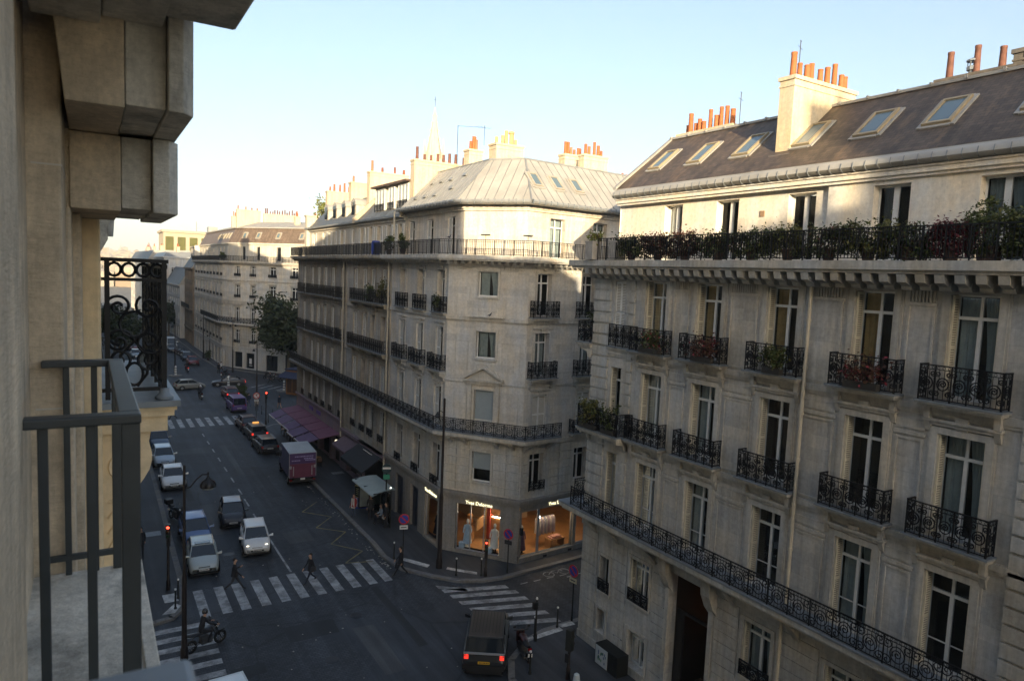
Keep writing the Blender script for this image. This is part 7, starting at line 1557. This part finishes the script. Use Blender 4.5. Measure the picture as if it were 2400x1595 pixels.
def shelter():
    R=thing('bus_shelter','glass bus shelter with a pale curved roof at the right kerb','bus shelter',(16.85,45.4,.14)); m=MB(); rows=[]
    for k in range(9):
        t=k/8; xx=-.85+1.75*t; zz=2.42+.22*math.sin(t*math.pi*.62)+.0; rows.append([(xx,-2.05+.25*math.sin(t*2),zz),(xx,2.15-.25*t,zz)])
    m.grid(rows); m.grid([[(a,b,c-.06) for a,b,c in r] for r in rows]); o=m.build('roof',[plain('shelter_roof',(.34,.40,.39),.35,0,.12,1.5)],R,smooth=40)
    m=MB()
    for y in (-1.9,0,1.9): m.tube([(.55,y,0),(.55,y,2.55)],.045,8); m.tube([(.55,y,2.5),(-.7,y,2.5)],.03,6)
    m.build('frame',[POLE],R); g=MB(); 
    for a,b in ((-1.85,-.05),(.05,1.85)): g.box(.54,.555,a,b,.25,2.3)
    g.build('glass_panel',[GLASS],R); a=MB(); a.box(-.35,.45,1.98,2.1,.3,2.15); a.box(-.28,.38,1.965,1.979,.38,2.07,1); a.build('advert_panel',[POLE,plain('pale_advert',(.46,.52,.5),.4,0,.3,1.2)],R)
    b=MB(); b.box(.15,.45,-1.4,.6,.44,.48); b.box(.28,.34,-1.2,-1.1,0,.44); b.box(.28,.34,.3,.4,0,.44); b.build('bench',[POLE],R)
shelter()
def stop():
    R=thing('bus_stop_pole','bus stop pole with a round dark sign and green tag above the shelter','bus stop sign',(17.15,43.75,.14),RAD(-110)); m=MB(); m.lathe([(.05,0),(.05,4.3)],0,0,8); m.build('post',[POLE],R); T=Matrix.Translation((.06,0,4.1))@Matrix.Rotation(math.pi/2,4,'Y'); m=MB(T); m.lathe([(.33,-.02),(.33,.02)],0,0,20); m.build('disc',[plain('deep_blue_green',(.02,.05,.06),.4)],R); m=MB(); m.box(.081,.084,-.27,.27,4.06,4.2); m.build('bar',[SGW],R); m=MB(); m.box(.0,.05,-.22,.22,3.35,3.7); m.build('green_tag',[plain('tag_green',(.03,.22,.14),.5)],R); m=MB(); m.lathe([(.03,0),(.06,.04),(.03,.09)],.0,.3,8,0,2.7); m.build('small_lamp',[plain('small_white_lamp',(1,1,.9),.4,0,0,1,(1,.95,.8),1)],R)
stop()
def kiosk():
    R=thing('kiosk','wooden kiosk with an orange-brown front and dark blue awning near the plane tree','kiosk',(25.4,97,0),RAD(-55)); m=MB(); m.box(-2,2,-1.2,1.2,0,3.4); m.build('cabin',[plain('orange_brown_wood',(.30,.13,.035),.6,0,.25,2)],R); m=MB(); m.hexa([(-2.2,-1.2,3.1),(2.2,-1.2,3.1),(2.2,-2.8,2.5),(-2.2,-2.8,2.5)],[(-2.2,-1.2,3.2),(2.2,-1.2,3.2),(2.2,-2.8,2.58),(-2.2,-2.8,2.58)]); m.box(-2.2,2.2,-1.3,1.3,3.4,3.55); m.build('awning',[plain('navy_awning',(.02,.025,.06),.8)],R); m=MB()
    for k in range(4): m.box(-1.8+k*.95,-1.0+k*.95,-1.22,-1.2,.3,2.4)
    m.build('panel',[plain('dark_brown_wood',(.09,.04,.015),.6)],R)
kiosk()
R=thing('advert_column','dark advertising panel on legs near the far crossing corner','advert panel',(27.3,112.5,.14),RAD(35)); m=MB(); m.box(-.9,.9,-.12,.12,.8,3.6); m.build('panel',[BLACKP],R); m=MB(); m.box(-.75,-.6,-.1,.1,0,.8); m.box(.6,.75,-.1,.1,0,.8); m.build('leg',[BLACKP],R)
for k in range(8): pole('slim post in the row along the far kerb',[17.3,17.5,18.0,18.7,19.4,16.4,16.3,17.0][k],[84.5,83.2,82.0,81.2,80.6,91,94.5,79.5][k],1.0,.03)['group']='slim posts along the far kerb'
# street cabinet with a poster, bottom right
R=thing('cabinet','dark street cabinet with a pale poster against the right building','cabinet',(19.72,22.75,.14)); m=MB(); m.box(-.1,.55,-.55,1.0,0,.95); o=m.build('body',[POLE],R); bevel(o,.02); m=MB(); m.box(-.115,-.101,.12,.95,-.05+.1,.9); m.build('poster',[plain('pale_poster',(.46,.5,.52),.5,0,.1,3)],R); m=MB()
q=random.Random(6)
for k in range(16): y=q.uniform(.25,.85); z=q.uniform(.12,.78); m.box(-.118,-.1155,y-.03,y+.03,z-.05,z+.07,k%2)
m.build('poster_shapes',[plain('poster_blue',(.04,.09,.22),.6),plain('poster_green',(.05,.16,.06),.6)],R); m=MB(); m.box(-.13,-.1,-.3,-.28,.35,.6); m.build('handle',[CHROME],R)
# ================================================================= trees, plants
LG=leafmat('plane_leaves',(.014,.022,.007),(.052,.064,.018)); BARK=plain('plane_bark',(.16,.13,.09),.9,0,.3,3)
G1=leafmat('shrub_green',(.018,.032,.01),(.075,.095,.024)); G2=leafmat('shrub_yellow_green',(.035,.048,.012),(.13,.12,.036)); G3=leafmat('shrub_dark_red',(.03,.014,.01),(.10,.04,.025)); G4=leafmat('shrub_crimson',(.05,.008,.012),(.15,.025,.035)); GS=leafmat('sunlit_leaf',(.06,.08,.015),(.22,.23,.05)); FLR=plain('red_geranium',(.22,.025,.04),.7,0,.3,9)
STEM=plain('brown_stem',(.07,.05,.03),.9); CLAY=plain('clay_pot',(.07,.035,.025),.8,0,.2,4); PLANT=plain('concrete_planter',(.36,.34,.31),.85,0,.25,3)
def leaves(mb,n,fn,size,q,mi=0):
    for _ in range(n):
        p=Vector(fn()); a=Vector((q.gauss(0,1),q.gauss(0,1),q.gauss(0,.8))).normalized(); b=a.cross(Vector((q.gauss(0,1),q.gauss(0,1),q.gauss(0,1)))).normalized(); s=size*q.uniform(.6,1.35)
        mb.face([p-a*s,p+b*s*.5,p+a*s,p-b*s*.5],mi)
def tree(label,x,y,h,r,n,seed,leaf=None,z=0,size=.33,trunk=.25,crown_z=.6,name='plane_tree'):
    q=random.Random(seed); R=thing(name,label,'tree',(x,y,z)); t=MB(); t.tube([(0,0,0),(.1,0,h*.25),(.0,.1,h*.5),(.1,.05,h*.8)],[trunk,trunk*.85,trunk*.6,trunk*.2],9); cl=[]
    for k in range(22):
        a=q.uniform(0,6.28); z0=h*q.uniform(.3,.6); e=Vector((math.cos(a)*r*q.uniform(.45,.9),math.sin(a)*r*q.uniform(.45,.9),h*q.uniform(.45,.95))); mid=Vector((0,0,z0)).lerp(e,.5)+Vector((0,0,.4)); t.tube([(0,.05,z0),mid,e],[trunk*.4,trunk*.22,trunk*.06],6); cl.append((e,r*q.uniform(.25,.45))); cl.append((mid+Vector((q.uniform(-1,1),q.uniform(-1,1),q.uniform(0,1.2))),r*q.uniform(.25,.4)))
    t.build('trunk',[BARK],R,smooth=50); m=MB()
    def f():
        c,cr=cl[q.randrange(len(cl))]; d=Vector((q.gauss(0,1),q.gauss(0,1),q.gauss(0,.8))); return c+d*cr*.55
    leaves(m,n,f,size,q); m.build('crown',[leaf or LG],R,recalc=False); return R
tree('big dark green plane tree at the far junction in front of the pale corner block',26.3,109.5,12.4,5.2,24000,1)
tree('smaller plane tree behind the big one beside the kiosk',31.5,100.5,11,4.2,6000,2)
tree('street tree half hidden behind the ornate railing far up the left pavement',4.2,128,9.5,3.2,3500,3,size=.3); tree('street tree further up the left pavement',4.0,150,9,3.2,2500,4,size=.34)
tree('street tree on the right pavement near the white building up the hill',16.3,186,8.5,3.0,2000,6,size=.36)
tree('sunlit roof garden tree behind the chimney at the far end of the terrace roof',28.2,96,4.5,2.0,1400,5,leaf=GS,z=22.3,size=.2,trunk=.1)
def shrub(label,x,y,z,w,d,h,mat,n,seed,size=.07,pot='clay',cat='plant',name='potted_shrub',mat2=None,grp=None,droop=0):
    q=random.Random(seed); R=thing(name,label,cat,(x,y,z),0,grp); m=MB(); hp=.0
    if pot=='clay': m.lathe([(.15,0),(.21,.3),(.23,.3),(.23,.36),(.19,.36)],0,0,12); m.build('pot',[CLAY],R,smooth=40); hp=.3
    elif pot=='box': m.box(-d/2*.6,d/2*.6,-w/2*.9,w/2*.9,0,.2); m.build('planter',[plain('dark_trough',(.03,.028,.025),.8)],R); hp=.2
    elif pot=='tub': m.box(-.26,.26,-.26,.26,0,.8); m.box(-.28,.28,-.28,.28,.74,.82); m.build('planter',[PLANT],R); hp=.78
    s=MB()
    for k in range(max(3,int(w*7))):
        a=Vector((q.uniform(-d/3,d/3),q.uniform(-w/2.4,w/2.4),hp)); e=a+Vector((q.gauss(0,.12),q.gauss(0,.12),h*q.uniform(.6,1.02))); s.tube([a,a.lerp(e,.5)+Vector((q.gauss(0,.03),q.gauss(0,.03),0)),e],[.012,.009,.004],4)
    s.build('stem',[STEM],R); m=MB(); cl=[(Vector((q.uniform(-d/2.6,d/2.6),q.uniform(-w/2.1,w/2.1),hp+h*q.uniform(-.15 if name=='balcony_bush' else (.12 if not droop else -.3),.92))),q.uniform(.08,.2)) for _ in range(max(8,int(w*22)))]
    def f(): c,cr=cl[q.randrange(len(cl))]; return c+Vector((q.gauss(0,1)*cr*.7,q.gauss(0,1)*cr,q.gauss(0,1)*cr*.8))
    leaves(m,n,f,size,q,0)
    if mat2: leaves(m,int(n*.18),f,size,q,1)
    m.build('foliage',[mat]+([mat2] if mat2 else []),R,recalc=False); return R
XH=19.78
hedge=[(23.0,1.5,G1,G2,.82,'yellowish green bush at the left end of the top balcony hedge'),(21.4,1.5,G3,G1,.86,'dark red-leaved bush of the hedge, below the first attic windows'),(19.9,1.5,G3,G2,.9,'russet bush of the hedge under the second attic window'),(18.2,1.5,G1,G3,.85,'dark green bush of the hedge beside the russet one'),(16.7,1.5,G1,G2,.95,'full green bush of the hedge under the third attic window'),(15.2,1.4,G2,G1,.95,'bright yellow-green bush of the hedge by the wall break'),(13.7,1.4,G1,G3,.88,'loose green and red bush of the hedge under the fourth attic window'),(12.4,1.3,G2,G1,.88,'pale green bush of the hedge below the wide attic window'),(11.2,1.1,G1,G3,.8,'thin green bush of the hedge left of the crimson climber'),(10.05,.9,G4,G3,.95,'crimson climber on the top balcony railing'),(9.0,1.4,G1,G2,1.15,'tall green bush spilling over the top balcony at the right edge'),(7.6,1.4,G1,G2,1.1,'green bush of the hedge beyond the right picture edge')]
for i,(y,w,a,b,h,l) in enumerate(hedge): shrub(l,XH+.02,y,18.44,w+.1,.5,h*.82,a,2500,100+i,.05,'clay','bush','balcony_bush',b,'hedge plants on the top balcony',droop=1 if i==10 else 0)
shrub('small reddish plant in a square concrete tub at the left corner of the top balcony',19.55,25.35,18.44,.4,.4,.35,GS,260,130,.06,'tub',mat2=G4); shrub('square concrete tub with a sparse plant, second from the left corner of the top balcony',19.75,23.95,18.44,.4,.4,.15,G1,100,131,.06,'tub')
shrub('sprig rising above the hedge beside the right attic window',21.2,9.9,18.44,.6,.5,1.65,G1,420,132,.06,'clay')
for x,y,z,w,a,b,l in ((19.85,21.6,14.6,1.3,G1,FLR,'red flowering plants on the upper balcony of the second window'),(19.85,18.7,14.6,1.1,G3,FLR,'pinkish red geraniums on the upper balcony of the third window'),(19.85,15.5,14.6,.8,G1,G2,'green trailing plant on the upper balcony beside the drainpipe'),(19.85,12.3,14.6,1.2,G3,FLR,'red flowers on the upper balcony right of the drainpipe')): shrub(l,x,y,z,w,.35,.72,a,420,int(y*10),.06,'box',mat2=b)
shrub('bushy yellow-green plants on the left end balcony of the right building, third floor',19.7,25.2,10.72,1.3,.6,1.15,G2,800,140,.07,'box',mat2=G1); shrub('feathery green plant beside the yellow-green one on the third floor end balcony',19.75,23.8,10.72,.9,.5,1.05,G1,350,141,.07,'box')
shrub('big round dark bush hanging on the side balcony of the right building',21.6,27.05,14.6,.9,.9,1.1,G1,1300,142,.075,'box')
shrub('dark spiky potted plant on the corner building top balcony, left of its neighbour',18.5,47.9,18.75,.5,.5,1.0,G1,260,143,.12,'clay'); shrub('second dark spiky potted plant on the corner building top balcony, nearer the corner',18.5,45.3,18.75,.6,.6,1.1,G1,320,144,.12,'clay')
shrub('green plant in the middle of the tan building upper balcony',18.6,51.9,15.15,.7,.4,1.0,G1,350,145,.09,'box'); shrub('yellowish tall plant at the near end of the tan building upper balcony',18.6,49.4,15.15,.6,.4,1.55,G2,300,146,.1,'box')
shrub('small plant on the corner building window balcony nearest the chamfer, fourth floor',18.72,39.9,15.16,.6,.25,1.0,G1,200,147,.07,'box')
shrub('dark rounded bush beside the dark red car at the far junction',17.2,97.2,0,1.9,1.6,1.5,G1,2600,148,.13,'none'); shrub('small tree-like shrub on the pavement by the far corner building',18.4,136,.14,1.1,1.0,1.6,G1,500,149,.13,'clay')
shrub('roof terrace greenery on the far corner building balcony',19.9,130.5,18.3,2.0,.8,1.2,G1,500,150,.16,'box')
# blue drum on the top balcony
m=MB(); m.lathe([(.3,0),(.33,.3),(.33,.75),(.3,1.02),(.2,1.05)],18.35,50.2,14,0,18.72); tag(m.build('blue_drum',[plain('blue_plastic',(.02,.05,.30),.45)],None,smooth=40),'blue plastic drum on the top balcony of the tan building','drum')
# pigeon on the ledge of the chamfered front
def pigeon(x,y,z,label):
    R=thing('pigeon',label,'bird',(x,y,z),RAD(-20)); nd={'b':(Vector((0,0,.11)),(.055,.06)),'c':(Vector((.06,0,.13)),.05),'n':(Vector((.09,0,.19)),.028),'h':(Vector((.1,0,.235)),.027),'k':(Vector((.145,0,.23)),.007),'t':(Vector((-.1,0,.09)),(.03,.018)),'u':(Vector((-.19,0,.07)),(.035,.008)),'l':(Vector((.0,.025,.04)),.008),'f':(Vector((.02,.03,.005)),.008),'m':(Vector((.0,-.025,.04)),.008),'g':(Vector((.02,-.03,.005)),.008)}
    me=skin_body('body',nd,[('b','c'),('c','n'),('n','h'),('h','k'),('b','t'),('t','u'),('b','l'),('l','f'),('b','m'),('m','g')],'b'); me.materials.append(plain('pigeon_grey',(.05,.05,.06),.7)); link('body',me,R)
pp=Vector((cA[0],cA[1],0))+CMC@Vector((2.9,-.2,15.06)); pigeon(pp.x,pp.y,15.06,'pigeon sitting on the window ledge of the corner building')
pp=Vector((cA[0],cA[1],0))+CMC@Vector((.35,-.85,19.62)); pigeon(pp.x,pp.y,19.62,'pigeon perched on the top railing at the corner building corner')
# ================================================================= light, sky, camera
EL=11.0; AZ=(.447,.894)      # horizontal direction in which the sunlight travels
w=bpy.data.worlds.new('World'); SC.world=w; w.use_nodes=True; nt=w.node_tree; bg=nt.nodes['Background']
sky=nt.nodes.new('ShaderNodeTexSky'); sky.sky_type='NISHITA'; sky.sun_disc=False; sky.sun_elevation=RAD(EL); sky.altitude=50; sky.air_density=1.0; sky.dust_density=3.2; sky.ozone_density=1.2
sky.sun_rotation=math.atan2(-AZ[0],-AZ[1])
gx=nt.nodes.new('ShaderNodeTexCoord'); vm=nt.nodes.new('ShaderNodeVectorMath'); vm.operation='MULTIPLY_ADD'; vm.inputs[1].default_value=(1,1,.93); vm.inputs[2].default_value=(0,0,.075)
nt.links.new(gx.outputs['Generated'],vm.inputs[0]); nt.links.new(vm.outputs[0],sky.inputs['Vector'])
hs=nt.nodes.new('ShaderNodeHueSaturation'); hs.inputs['Saturation'].default_value=.97; nt.links.new(sky.outputs[0],hs.inputs['Color']); nt.links.new(hs.outputs[0],bg.inputs['Color']); bg.inputs['Strength'].default_value=SKY_S
su=bpy.data.lights.new('sun','SUN'); su.energy=SUN_S; su.angle=RAD(.5); su.color=(1,.80,.52); so=bpy.data.objects.new('sun',su); COL.objects.link(so)
d=Vector((AZ[0]*math.cos(RAD(EL)),AZ[1]*math.cos(RAD(EL)),-math.sin(RAD(EL)))); so.rotation_euler=d.to_track_quat('-Z','Y').to_euler(); so.location=(-30,-40,60)
cd=bpy.data.cameras.new('camera'); co=bpy.data.objects.new('camera',cd); COL.objects.link(co)
Rr=(0.85518886,0.01080241,-0.51820394);Ff=(-0.51659228,0.0992458,-0.85046028);Uu=(0.04224254,0.99500431,0.09045435)
co.matrix_world=Matrix(((Rr[0],Rr[1],Rr[2],0),(Ff[0],Ff[1],Ff[2],0),(Uu[0],Uu[1],Uu[2],17.5),(0,0,0,1)))
cd.sensor_fit='HORIZONTAL'; cd.sensor_width=36; cd.lens=1634/2400*36; cd.clip_start=.1; cd.clip_end=6000
cd.dof.use_dof=True; cd.dof.focus_distance=38; cd.dof.aperture_fstop=4.5
SC.camera=co
SC.view_settings.view_transform='Standard'; SC.view_settings.look='None'; SC.view_settings.exposure=EXPO; SC.view_settings.gamma=1
SC.cycles.max_bounces=6; SC.cycles.diffuse_bounces=3; SC.cycles.glossy_bounces=3; SC.cycles.transparent_max_bounces=10; SC.cycles.use_denoising=True; SC.cycles.caustics_reflective=False; SC.cycles.caustics_refractive=False
